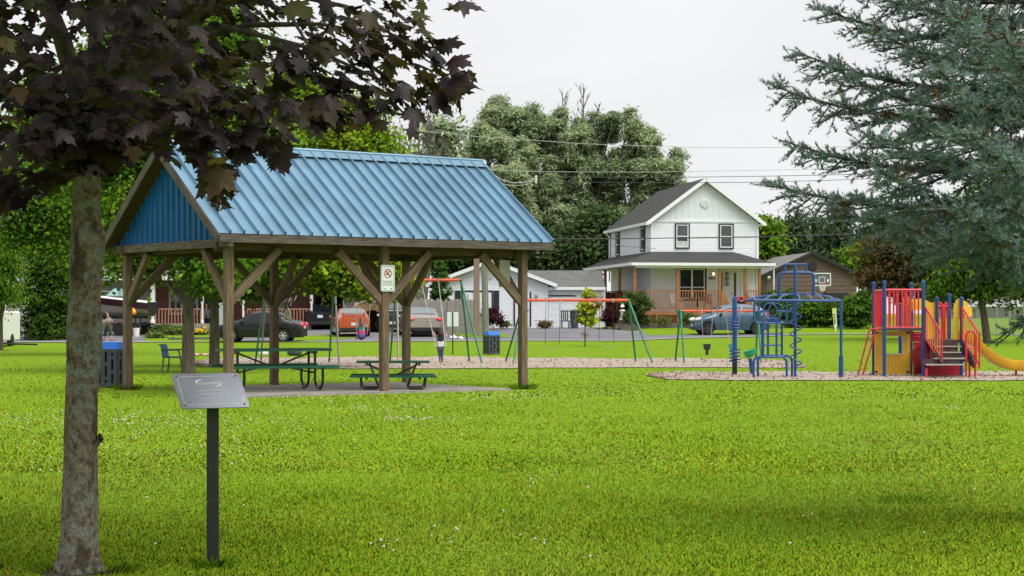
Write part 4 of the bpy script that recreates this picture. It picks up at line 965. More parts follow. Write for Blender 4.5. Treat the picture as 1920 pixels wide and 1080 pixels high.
# things on and round the porch
def chair_simple(name, label, loc, rot, m, cat='chair', h_=.95):
    t = thing(name, label, cat, loc, rot); mb = MB(); mb.box((0, 0, .42), (.48, .46, .04)); mb.build('seat', m, t)
    mb = MB()
    for i in range(4): mb.box((-.17 + .113 * i, .24, .42 + (h_ - .42) / 2), (.07, .025, h_ - .42))
    mb.box((0, .24, h_ - .03), (.46, .03, .07)); mb.build('backrest', m, t)
    for sx in (-1, 1):
        for sy in (-1, 1): mb = MB(); mb.box((sx * .21, sy * .20, .21), (.04, .04, .42)); mb.build('leg', m, t)
        mb = MB(); mb.box((sx * .24, 0, .64), (.05, .5, .03)); mb.build('armrest', m, t)
    return t
chair_simple('porch_chair', 'white slatted chair on the porch behind the balusters', wpos(lx_of(O, Rm, 1268, -1.2), -1.2, zf), TH + R(25), 'white')
chair_simple('porch_chair', 'brown wooden chair on the porch near the door', wpos(lx_of(O, Rm, 1327, -1.1), -1.1, zf), TH - R(30), 'stain')
t = thing('porch_table', 'dark covered table on the porch below the large window', 'table', wpos(lx_of(O, Rm, 1308, -1.0), -1.0, zf), TH)
mb = MB(); mb.lathe([(.5, .72), (.52, .74), (.5, .77)], 16); mb.build('tabletop', 'black_trim', t); mb = MB(); mb.lathe([(.28, 0), (.06, .05), (.05, .72)], 10); mb.build('pedestal', 'black_trim', t)
# hanging basket
hb_ = wpos(lx_of(O, Rm, 1388.5, pd + .1), pd + .1, zz(566, 101))
t = thing('hanging_basket', 'hanging basket of red flowers under the porch roof', 'flower basket', hb_)
mb = MB(); mb.lathe([(.12, -.16), (.22, .02), (.2, .02)], 12); mb.build('pot', 'black_steel', t)
mb = MB()
for i in range(60): p = Vector(RNG.normal(0, 1, 3)); p.normalize(); p = Vector((p.x * .28, p.y * .28, abs(p.z) * .22 + .05)); mb.ell(p, .05, 5, 4)
mb.build('flowers', 'flower_r', t)
mb = MB(); mb.tube([(0, 0, .1), (0, 0, 1.35)], .008, 5); mb.build('hanger', 'black_steel', t)

# ---------------------------------------------------------------- white bungalow with garage wing
Yg = 102.; x0, x1 = (815 - 960) / F * Yg, (1028 - 960) / F * Yg; gz = .70
t = thing('bungalow', 'low white bungalow with vertical gable boards and attached garage wing', 'bungalow', (x0, Yg, gz))
zl = lambda v, Y=Yg: z_of(v, Y) - gz; W2 = x1 - x0; zE = zl(531); zP = zl(491); L2 = 11.
lx = lambda u, y=0.: (u - 960) / F * (Yg + y) - x0
mb = MB(); siding(mb, (0, 0, 0), (W2, 0, 0), 0, zE - .12, (0, -1, 0), .14); siding(mb, (0, L2, 0), (0, 0, 0), 0, zE, (-1, 0, 0), .14); siding(mb, (W2, 0, 0), (W2, L2, 0), 0, zE, (1, 0, 0), .14); mb.build('wall', 'siding', t, fix=False)
mb = MB(); gable_boards(mb, -.02, W2 + .02, zE - .14, zP - .02, -.012, .2); mb.build('gable_cladding', 'siding_g', t)
rf, zo, sl_ = gable_roof(t, 0, W2, -.45, L2, zE, zP, .42, 'shingle_g', .1)
mb = MB()
for xa in (-.45, W2 + .45): mb.beam((xa, -.47, zo + .02), (W2 / 2, -.47, zP + .04), .04, .2)
for xa in (-.45, W2 + .45): mb.box((xa, L2 / 2 - .45, zo + .03), (.1, L2, .14))
mb.build('rake_trim', 'trim', t)
mb = MB(); mb.lathe([(.27, 0), (.27, .05)], 16); mb.v = [(lx(917) + x, -.015 - z, zl(515) + y) for x, y, z in mb.v]; mb.build('gable_vent', 'louvre', t)
for u0, u1 in ((853, 864), (925.5, 936)): mb = MB(); mb.box(((lx(u0) + lx(u1)) / 2, -.03, (zl(545) + zl(591)) / 2), (lx(u1) - lx(u0), .05, zl(545) - zl(591))); mb.build('shutter', 'dark_trim', t)
for u0, u1 in ((868, 886), (886, 905), (905, 922)):
    xa, xb = lx(u0) + .03, lx(u1) - .03; mb = MB(); mb.box(((xa + xb) / 2, -.015, (zl(548) + zl(608)) / 2), (xb - xa, .04, zl(548) - zl(608))); dd = mb.build('glazed_door', 'trim', t)
    window(dd, xa + .14, xb - .14, zl(600), zl(550), -.035, trim=None, mid=(2, 4))
mb = MB(); mb.box(((lx(866) + lx(924)) / 2, -.03, zl(546)), (lx(924) - lx(866), .06, .09))
for u in (866.5, 923.5): mb.box((lx(u), -.03, (zl(546) + zl(608)) / 2), (.08, .06, zl(546) - zl(608)))
mb.build('door_trim', 'dark_trim', t)
mb = MB(); mb.box(((lx(966) + lx(993)) / 2, -.012, (zl(547) + zl(612)) / 2), (lx(993) - lx(966), .04, zl(547) - zl(612))); dd = mb.build('door', 'trim', t)
mb = MB()
for u in (964.5, 994.5): mb.box((lx(u), -.03, (zl(547) + zl(612)) / 2), (.09, .06, zl(547) - zl(612)))
mb.build('door_trim', 'dark_trim', dd); mb = MB(); mb.ell((lx(990), -.06, zl(582)), .04, 8, 6); mb.build('handle', 'black_steel', dd)
mb = MB(); mb.lathe([(.02, -.12), (.07, -.08), (.09, .08), (.03, .14)], 8, (lx(1005.5), -.12, zl(557))); mb.build('wall_lamp', 'steel', t)
# wing
xw0, xw1 = W2, lx(1135, .3); mb = MB(); siding(mb, (xw0, .3, 0), (xw1, .3, 0), 0, zl(538), (0, -1, 0), .14); mb.build('wing_wall', 'siding', t, fix=False)
mb = MB(); mb.prism([(xw0 - 1.9, 0.0, zl(541)), (xw0 - 1.9, 4.2, zl(507, 106.2)), (xw0 - 1.9, 8, zl(541))], (xw1 - xw0 + 1.9, 0, 0)); mb.build('wing_roof', 'shingle_g', t)
mb = MB(); mb.box(((xw0 + xw1) / 2, -.02, zl(541)), (xw1 - xw0, .08, .16)); mb.build('gutter', 'trim', t)
gx0, gx1 = lx(1027.5, .3) + .05, lx(1077, .3); mb = MB()
for i in range(5): zz0 = (zl(555) - zl(613)) * i / 5; mb.box(((gx0 + gx1) / 2, .27, zz0 + (zl(555) - zl(613)) / 10), (gx1 - gx0, .05, (zl(555) - zl(613)) / 5 - .012))
o = mb.build('garage_door', 'trim', t); mb = MB(); mb.box(((gx0 + gx1) / 2, .26, zl(554.3)), (gx1 - gx0 + .1, .06, .07)); mb.build('door_trim', 'dark_trim', o)
c = gat(1060, 101.); chair_simple('patio_chair', 'grey mesh patio chair in front of the white garage door', c, R(8), 'bin_grey', h_=1.0)
c = gat(1077, 100.6); mb = MB(); mb.lathe([(.2, 0), (.26, .95), (.3, .95), (.3, 1.0), (.05, 1.06)], 12); tag(mb.build('rubbish_bin', 'bin_grey', None, loc=c), 'tall grey lidded rubbish bin beside the garage door', 'rubbish bin')

# ---------------------------------------------------------------- brown garage with round vent, basketball hoop
Yb = 115.; gz = .85; TB = R(4); O2, R2 = frame(((1437 - 960) / F * Yb, Yb, gz), TB)
t = thing('brown_garage', 'low brown sided garage with round black gable vent', 'garage', O2, TB); zl = lambda v, Y=Yb: z_of(v, Y) - gz
x1 = lx_of(O2, R2, 1606, 0); zE = zl(514); zP = zl(475)
mb = MB(); siding(mb, (0, 0, 0), (x1, 0, 0), 0, zE, (0, -1, 0), .27, .03); siding(mb, (0, 15, 0), (0, 0, 0), 0, zE, (-1, 0, 0), .27, .03)
n = 7
for i in range(n):
    za, zb_ = zE + (zP - zE) * i / n, zE + (zP - zE) * (i + 1) / n; w0 = x1 / 2 * (1 - i / n)
    mb.prism([(x1 / 2 - w0, -.03, za), (x1 / 2 + w0, -.03, za), (x1 / 2 + w0 * (1 - 1 / (n - i)), -.004, zb_), (x1 / 2 - w0 * (1 - 1 / (n - i)), -.004, zb_)], (0, .05, 0))
mb.build('wall', 'brown_siding', t)
rf, zo, sl_ = gable_roof(t, 0, x1, -.3, 15, zE, zP, .35, 'shingle_b', .1)
mb = MB()
for xa in (-.38, x1 + .38): mb.beam((xa, -.32, zo), (x1 / 2, -.32, zP + .03), .04, .2)
mb.build('rake_trim', 'black_trim', t)
mb = MB(); mb.lathe([(.30, 0), (.30, .06), (.24, .07)], 16); mb.v = [(lx_of(O2, R2, 1523, 0) + x, -.02 - z, zl(499) + y) for x, y, z in mb.v]; mb.build('round_vent', 'black_trim', t)
for u0, u1 in ((1442, 1486), (1543, 1590)): mb = MB(); xa, xb = lx_of(O2, R2, u0, 0), lx_of(O2, R2, u1, 0); mb.box(((xa + xb) / 2, -.04, zl(549) / 2), (xb - xa, .06, zl(549))); mb.build('garage_door', 'black_trim', t)
mb = MB(); mb.ell((.1, -.3, zl(521)), (.12, .05, .12), 10, 6); mb.build('yard_lamp', 'steel', t)
q = gat(1546, 108); t = thing('basketball_hoop', 'basketball hoop on a pole before the brown garage', 'basketball hoop', q); zl = lambda v: z_of(v, 108) - q.z
w = 16 / F * 108; c = ((1541 - 1546) / F * 108)
mb = MB(); mb.tube([(.1, .5, 0), (.1, .4, zl(535)), (c, .05, zl(524))], .06, 8); mb.build('pole', 'black_steel', t)
M['acrylic'] = mat('smoked_backboard', (.13, .13, .14), .15, spec=.6)
mb = MB(); mb.box((c, 0, zl(524)), (2 * w, .03, .72)); bd = mb.build('backboard', 'acrylic', t)
mb = MB()
for s in (-1, 1): mb.box((c + s * w, -.01, zl(524)), (.06, .05, .78)); mb.box((c, -.01, zl(524) + s * .36), (2 * w, .05, .06)); mb.box((c + s * .17, -.025, zl(525)), (.035, .02, .36)); mb.box((c, -.025, zl(525) + s * .17), (.36, .02, .035))
for i, (uu) in enumerate((-.36, .36)): mb.box((c + uu, -.022, zl(526)), (.10, .015, .16))
mb.build('marking', 'sign_white', bd)
mb = MB(); mb.tube([(c + .23 * math.cos(a), -.27 + .23 * math.sin(a), zl(533)) for a in np.linspace(0, 2 * PI, 17)[:-1]], .014, 6, closed=True); rm = mb.build('rim', 'swing_orange', t)
mb = MB()
for a in np.linspace(0, 2 * PI, 13)[:-1]:
    for da in (-.5, .5): mb.tube([(c + .22 * math.cos(a), -.27 + .22 * math.sin(a), zl(533)), (c + .12 * math.cos(a + da), -.27 + .12 * math.sin(a + da), zl(546))], .008, 4)
mb.build('net', 'white', rm)

# ---------------------------------------------------------------- brick bungalow on the left and its neighbours
M['brick'] = bpy.data.materials.new('brown_brick'); M['brick'].use_nodes = True; N, L = nt(M['brick']); b = N['Principled BSDF']; b.inputs['Roughness'].default_value = .85
tc = N.new('ShaderNodeTexCoord'); mp = N.new('ShaderNodeMapping'); mp.inputs['Rotation'].default_value = (PI / 2, 0, 0); bt = N.new('ShaderNodeTexBrick'); L.new(tc.outputs['Object'], mp.inputs[0]); L.new(mp.outputs[0], bt.inputs['Vector'])
bt.inputs['Color1'].default_value = (.125, .035, .03, 1); bt.inputs['Color2'].default_value = (.18, .055, .045, 1); bt.inputs['Mortar'].default_value = (.12, .07, .06, 1)
bt.inputs['Scale'].default_value = 1; bt.inputs['Brick Width'].default_value = .24; bt.inputs['Row Height'].default_value = .09; bt.inputs['Mortar Size'].default_value = .012; L.new(bt.outputs['Color'], b.inputs['Base Color'])
Yh = 104.; gz = .58; X0 = (283 - 960) / F * Yh
t = thing('brick_house', 'brown brick bungalow with white porch posts and wooden railings', 'bungalow', (X0, Yh, gz)); lx = lambda u, y=0.: (u - 960) / F * (Yh + y) - X0; zl = lambda v, y=0.: z_of(v, Yh + y) - gz
xe = lx(590)
mb = MB(); mb.box((xe / 2, 4, 1.5), (xe, 8, 3.0)); mb.build('wall', 'brick', t)
mb = MB(); mb.prism([(-4.2, -2.2, 2.95), (-4.2, 4.2, 5.2), (-4.2, 9.4, 2.95)], (lx(770) + 4.2, 0, 0)); mb.build('roof', 'shingle_b', t)
mb = MB(); mb.box(((lx(770) - 4.2) / 2, -2.22, 2.88), (lx(770) + 4.2, .06, .16)); mb.build('fascia', 'trim', t)
for u in (286.5, 379.5, 456, 584): mb = MB(); w = .18 if u < 300 else .11; mb.lathe([(w * .8, .35), (w * .8, .5), (w * .55, .6), (w * .55, 1.4), (w * .8, 1.5), (w * .8, 2.85)], 8, (lx(u, -1.8), -1.8, 0)); mb.build('porch_post', 'trim', t)
mb = MB(); mb.box((xe / 2, -.95, .18), (xe, 1.9, .36)); mb.build('porch_floor', 'concrete', t)
for u0, u1 in ((289, 379), (456, 583)):
    g = link('railing', None, t, (0, 0, 0)); a, b_ = lx(u0, -1.8), lx(u1, -1.8)
    mb = MB(); mb.box(((a + b_) / 2, -1.8, zl(579.5, -1.8)), (b_ - a, .09, .07)); mb.box(((a + b_) / 2, -1.8, zl(609, -1.8)), (b_ - a, .06, .07)); M['rail_wood'] = M.get('rail_wood') or mat('pinkish_rail_wood', (.42, .20, .13), .75, var=.15); mb.build('rail', 'rail_wood', g)
    mb = MB(); n = int((b_ - a) / .17); 
    for i in range(n): mb.box((a + (b_ - a) * (i + .5) / n, -1.8, (zl(579.5, -1.8) + zl(609, -1.8)) / 2), (.05, .05, zl(579.5, -1.8) - zl(609, -1.8)))
    mb.build('baluster', 'rail_wood', g)
for u0, u1, va, vb in ((319, 341, 546, 588), (500, 536, 548, 590), (348, 370, 548, 588)): window(t, lx(u0), lx(u1), zl(vb), zl(va), 0, trim='beige', sash='beige', mid='v')
mb = MB(); mb.box((lx(387), -.03, 1.4), (.95, .06, 2.1)); mb.build('door', 'black_trim', t)
mb = MB(); mb.box((lx(419, -1.9), -2.0, 1.0), (.45, .35, 1.6)); M['greyblue'] = mat('pale_grey_blue', (.38, .43, .47), .6); mb.build('utility_cabinet', 'greyblue', t)
# beige garage end, dark carport, pale siding wing
mb = MB(); siding(mb, (lx(150), .4, 0), (0, .4, 0), 0, 3.0, (0, -1, 0), .16); mb.build('garage_wall', 'beige', t, fix=False)
mb = MB(); mb.box((lx(614), 6, 1.5), (lx(645) - lx(590), .1, 3.0)); mb.box((lx(645) - .05, 3, 1.5), (.1, 6, 3)); mb.build('carport_wall', 'black_trim', t)  # black colour of walls and ceiling stands in for shade inside the carport
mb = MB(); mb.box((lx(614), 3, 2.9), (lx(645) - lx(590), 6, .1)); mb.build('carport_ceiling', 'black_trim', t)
mb = MB(); siding(mb, (lx(645), -.2, 0), (lx(765), -.2, 0), 0, 3.0, (0, -1, 0), .17); mb.quad((lx(765), -.2, 0), (lx(765), 8, 0), (lx(765), 8, 3), (lx(765), -.2, 3)); mb.build('wing_wall', 'pinkish', t, fix=False)
mb = MB(); mb.box((lx(646.5), -.24, 1.5), (.16, .1, 3.0)); mb.build('corner_trim', 'trim', t)
# shed and trailer at far left
q = gat(40, 101); mb = MB(); t = thing('garden_shed', 'small beige shed behind the white trailer at far left', 'shed', q)
mb.box((0, 1, 1.0), (1.6, 2, 2.0)); mb.build('wall', 'beige', t); mb = MB(); mb.prism([(-1.0, -.2, 1.95), (1.0, -.2, 1.95), (0, -.2, 2.6)], (0, 2.4, 0)); mb.build('roof', 'shingle_b', t); mb = MB(); mb.box((.3, -.02, .9), (.6, .04, 1.7)); mb.build('door', 'trim', t)
q = gat(-16, 84); t = thing('cargo_trailer', 'white box trailer cut off by the left picture edge', 'trailer', q)
mb = MB(); mb.box((0, 0, .95), (1.75, 3.4, 1.35)); o = mb.build('box', 'white', t); bv = o.modifiers.new('bevel', 'BEVEL'); bv.width = .05
mb = MB(); mb.box((.88, -1.72, .95), (.09, .05, 1.4)); mb.box((0, -1.72, .26), (1.8, .05, .07)); mb.build('door_frame', 'black_steel', t)
for s in (-1, 1): mb = MB(); mb.lathe([(.3, -.09), (.3, .09)], 14); mb.v = [(s * .8 + z, .3 + x, y + .29) for x, y, z in mb.v]; mb.build('wheel', 'tyre', t)
mb = MB(); mb.tube([(.86, -1.8, .2), (1.3, -1.9, .16), (2.6, -1.8, .12)], .04, 6); mb.build('drawbar', 'black_steel', t)
# right-hand house behind the trees
Yr = 120.; gz = .95; X0 = (1795 - 960) / F * Yr; t = thing('split_level_house', 'pale lower walled house with brown upper storey behind right trees', 'house', (X0, Yr, gz)); lx = lambda u: (u - 960) / F * Yr - X0; zl = lambda v: z_of(v, Yr) - gz
xe = lx(2020); mb = MB(); mb.box((xe / 2, 4, zl(568) / 2), (xe, 8, zl(568))); M['palegrey'] = mat('pale_grey_wall', (.50, .50, .51), .75, var=.05); mb.build('lower_wall', 'palegrey', t)
M['brown_brick2'] = mat('rust_brick', (.20, .12, .10), .85, var=.1, scale=5); mb = MB(); mb.box((xe / 2, 3.9, (zl(568) + zl(480)) / 2), (xe + .2, 8.2, zl(480) - zl(568))); mb.build('upper_wall', 'brown_brick2', t)
mb = MB(); mb.prism([(-.5, -.9, zl(482)), (-.5, 4, zl(425)), (-.5, 8.9, zl(482))], (xe + 1, 0, 0)); mb.build('roof', 'shingle_b', t)
mb = MB(); mb.prism([(-.5, -1.3, zl(575)), (-.5, -.1, zl(560)), (-.5, -.1, zl(575))], (xe + 1, 0, 0)); mb.build('lean_to_roof', 'palegrey', t)
for u0, u1, va, vb in ((1832, 1842, 582, 603), (1890, 1902, 580, 602), (1900, 1912, 508, 533), (1845, 1857, 508, 533)): window(t, lx(u0), lx(u1), zl(vb), zl(va), -.0 if va > 540 else -.2, trim='trim', mid='v')

# ---------------------------------------------------------------- fence, poles, wires, signs
Yf = 94.; q = gat(838, Yf); t = thing('board_fence', 'weathered grey board fence between the car and the poles', 'fence', q); mb = MB(); x = (772 - 838) / F * Yf; xe = (890 - 838) / F * Yf
while x < xe:
    u = 838 + x / Yf * F; top = z_of(562 + RNG.normal(0, 1.1) + (0 if u > 800 else -1), Yf) - q.z; y = RNG.normal(0, .012); mb.box((x + .07, y, top / 2 - .05), (.138, .025, top + .1)); x += .143
mb.build('boards', 'grey_fence', t); mb = MB(); mb.box(((772 + 890 - 1676) / 2 / F * Yf, .05, .5), (3.2, .04, .09)); mb.box(((772 + 890 - 1676) / 2 / F * Yf, .05, 1.5), (3.2, .04, .09)); mb.build('rail', 'grey_fence', t)
q = gat(900, 93); t = thing('board_fence', 'short low grey fence piece between the two utility poles', 'fence', q); mb = MB()
for i in range(4): mb.box((-.26 + .145 * i, 0, .5), (.138, .025, 1.0))
mb.build('boards', 'grey_fence', t)
q = gat(893.5, 91.5); t = thing('utility_pole', 'short reddish brown utility pole left of the green pole', 'utility pole', q)
mb = MB(); mb.lathe([(.17, -.1), (.15, 3), (.14, 5.5), (.02, 5.52)], 12); mb.build('shaft', 'pole', t, smooth=True)
q = gat(911, 91); t = thing('utility_pole', 'tall greenish utility pole rising above the blue roof end', 'utility pole', q); top = at(904.5, 298, 91) - q
mb = MB(); mb.tube([(0, 0, -.1), top * .5, top], [.175, .15, .12], 12); mb.build('shaft', 'pole_green', t, smooth=True)
mb = MB(); mb.box((top.x + .12, -.1, top.z - .2), (.14, .12, .22)); mb.build('insulator', 'white', t)
def wire(label, pts, r, m='wire', Y=91, group=None):
    P = []
    for i in range(len(pts) - 1):
        for k in range(6): P.append(at(pts[i][0] + (pts[i + 1][0] - pts[i][0]) * k / 6, pts[i][1] + (pts[i + 1][1] - pts[i][1]) * k / 6, Y))
    P.append(at(*pts[-1], Y)); mb = MB(); c = P[0].copy(); mb.tube([p - c for p in P], r, 5)
    tag(mb.build('overhead_wire', m, None, loc=c), label, 'wire', 'overhead wires')
wire('thick black cable sagging in front of the white house', [(911, 449), (1036, 448.5), (1200, 447), (1420, 444.5), (1600, 439), (1900, 424), (2200, 400)], .028)
wire('thin dark wire just below the thick black cable', [(911, 436), (1036, 449), (1100, 456), (1230, 466)], .011)
wire('topmost pale wire crossing the willow crowns', [(700, 236), (880, 255), (1100, 270), (1290, 276), (1500, 276.5), (1700, 273), (2100, 260)], .014, 'wire_pale')
wire('wire crossing the willows level with the pole top', [(908, 318), (1010, 322), (1200, 323), (1500, 318), (1800, 308), (2200, 285)], .013, 'wire_pale')
wire('upper of two close dark wires above the house peak', [(1005, 331), (1200, 333), (1400, 331), (1560, 328), (1800, 318), (2200, 292)], .015)
wire('lower of two close dark wires above the house peak', [(1005, 340), (1200, 343), (1400, 342), (1560, 338), (1800, 328), (2200, 302)], .015)
wire('drooping white cable loop on the right of the tall pole', [(909, 306), (922, 325), (940, 337), (960, 342.5), (980, 343), (995, 339), (1005, 334)], .022, 'wire_pale')
wire('lower drooping white cable loop beside the blue roof', [(911, 334), (925, 340), (945, 346), (965, 349), (985, 346), (1005, 338)], .018, 'wire_pale')
c = at(1005, 336, 91); mb = MB(); mb.lathe([(.04, -.22), (.07, -.16), (.04, -.1), (.07, -.02), (.04, .06), (.07, .12), (.03, .2)], 10); tag(mb.build('insulator', 'cream', None, loc=c), 'small pale insulator hanging where the wires meet', 'insulator')
q = gat(849, 67.5); t = thing('park_notice', 'white park board on a thin black post in front of the fence', 'notice board', q); zl = lambda v: z_of(v, 67.5) - q.z
mb = MB(); mb.tube([(0, -.03, -.05), (0, -.03, zl(584))], .022, 6); mb.build('post', 'black_steel', t)
mb = MB(); w = 21 / F * 67.5; mb.box((0, .01, (zl(585) + zl(612)) / 2), (w, .012, zl(585) - zl(612))); mb.build('panel', 'sign_white', t)
q = gpt(1565, 622); t = thing('marker_post', 'white and lime marker sign leaning before the hedge', 'marker', q); zl = lambda v: z_of(v, q.y) - q.z; px = q.y / F
mb = MB(); mb.box((2 * px, 0, .3), (.06, .05, .75)); mb.build('stake', 'white', t)
M['lime'] = mat('lime_panel', (.62, .66, .05), .5)
mb = MB(); mb.prism([(-4.5 * px, -.03, zl(578)), (2.5 * px, -.03, zl(578)), (4.5 * px, -.03, zl(612)), (0 * px, -.03, zl(616)), (-2 * px, -.03, zl(610))], (0, .02, 0)); mb.build('panel', 'sign_white', t)
mb = MB(); mb.prism([(-5.5 * px, -.035, zl(578)), (0 * px, -.035, zl(578)), (-.5 * px, -.035, zl(592)), (1.2 * px, -.035, zl(612)), (-1.5 * px, -.035, zl(610))], (0, .01, 0)); mb.build('lime_stripe', 'lime', t)
mb = MB()
for i in range(4): mb.box((-.6 * px + .3 * px * i, -.05, zl(590 + 5 * i)), (.09, .01, .06))
mb.build('lettering', 'sign_black', t)
# chain-link fence at right
t = thing('chain_link_fence', 'grey chain link fence on the lawn right of the slide', 'fence', gat(1880, 84)); mb = MB()
P0, P1 = gat(1822, 92), gat(1975, 80); n = 7; hh = 1.75
posts = [P0.lerp(P1, i / (n - 1)) for i in range(n)]
for p in posts: p.z = G(p.x, p.y)
for p in posts: m2 = MB(); m2.tube([p - Vector((0, 0, .05)), p + Vector((0, 0, hh))], .035, 6); wb(m2, 'post', 'steel', t)
mb.tube([p + Vector((0, 0, hh)) for p in posts], .022, 6); wb(mb, 'top_rail', 'steel', t)
mb = MB(); Lf = (P1 - P0).length; dv = (P1 - P0) / Lf
for s in (-1, 1):
    for i in range(int((Lf + hh) / .11)):
        d = i * .11 - (hh if s > 0 else 0); a, b_ = (d, 0), (d + s * hh, hh)
        lo, hi = max(0, min(1, (0 - a[0]) / (b_[0] - a[0]))) if s > 0 else max(0, (a[0] - Lf) / hh), 0
        ts = [tt for tt in (0, 1)]; t0 = 0; t1 = 1
        if s > 0: t0 = max(0, -d / hh); t1 = min(1, (Lf - d) / hh)
        else: t0 = max(0, (d - Lf) / hh); t1 = min(1, d / hh)
        if t1 <= t0: continue
        def fp(tt): x = d + s * hh * tt; p = P0 + dv * x; return Vector((p.x, p.y, G(p.x, p.y) + hh * tt))
        mb.tube([fp(t0), fp(t1)], .0035, 3, cap=False)
wb(mb, 'mesh', 'steel', t)
# stonework, ornament, bags
q = gat(1150, 99.5); t = thing('retaining_wall', 'grey block retaining wall round the porch flower bed', 'retaining wall', q); mb = MB()
def blocks(u0, v0, u1, v1, Y0, Y1, courses):
    n = max(2, int(abs(u1 - u0) / F * Y0 / .34))
    for i in range(n):
        f_ = (i + .5) / n; p = at(u0 + (u1 - u0) * f_, v0 + (v1 - v0) * f_, Y0 + (Y1 - Y0) * f_)
        for c_ in range(courses): mb.box((p.x + (c_ % 2) * .12, p.y, p.z - .09 - .17 * c_), (.33, .28, .16), Euler((0, 0, RNG.normal(0, .05))))
blocks(1112, 614, 1158, 612, 100.5, 98.8, 4); blocks(1158, 600, 1184, 600, 98.6, 98.6, 6); blocks(1186, 605, 1305, 606, 99.5, 99.8, 3)
for i in range(4): 
    p = at(1172 + 10 * i, 611 + 6 * i, 98.3 - .5 * i); mb.box((p.x, p.y, p.z), (1.1, .5, .22))
wb(mb, 'blocks', 'stone', t)
q = at(1167, 600, 98.6); t = thing('lighthouse_ornament', 'little white lighthouse garden ornament on the block wall', 'garden ornament', q); mb = MB(); mb.lathe([(.17, 0), (.17, .06), (.11, .1), (.085, .45), (.16, .48), (.16, .54), (.08, .56), (.08, .7), (.13, .72), (.05, .84), (.01, .92)], 10); mb.build('tower', 'white', t, smooth=True, ang=30)
mb = MB(); mb.lathe([(.083, 0), (.083, .1)], 10, (0, 0, .58)); mb.build('lantern', 'black_steel', t)
for u, s, lb in ((850, .19, 'larger white plastic bag lying by the fence foot'), (864, .12, 'smaller white plastic bag lying by the fence foot')):
    q = gpt(u, 636); mb = MB(); mb.ell((0, 0, s * .4), (s, s * .6, s * .5), 10, 7); mb.v = [(x + RNG.normal(0, .03), y, z + RNG.normal(0, .03)) for x, y, z in mb.v]; tag(mb.build('plastic_bag', 'white', None, loc=q, smooth=True), lb, 'bag')
q = gpt(552, 667); mb = MB(); mb.ell((0, 0, .12), (.28, .16, .15), 10, 7); tag(mb.build('duffel_bag', 'bin_grey', None, loc=q, smooth=True), 'dark grey bag lying on grass behind the large table', 'bag')
q = gpt(494, 668); mb = MB(); mb.ell((0, 0, .12), (.17, .12, .13), 10, 7); tag(mb.build('tote_bag', 'white', None, loc=q, smooth=True), 'white bag on grass left of the rear shelter post', 'bag')
M['pink'] = mat('pink_cloth', (.75, .32, .45), .8); q = gpt(386, 667); mb = MB()
for i in range(8): 
    for j in range(3): mb.quad(*[(-.5 + .125 * (i + a), -.3 + .2 * (j + b_), .03 + .05 * math.sin((i + a) * 1.7 + j + b_) ** 2) for a, b_ in ((0, 0), (1, 0), (1, 1), (0, 1))])
tag(mb.build('blanket', 'pink', None, loc=q), 'pink blanket spread on grass beside the thinner tree trunk', 'blanket')
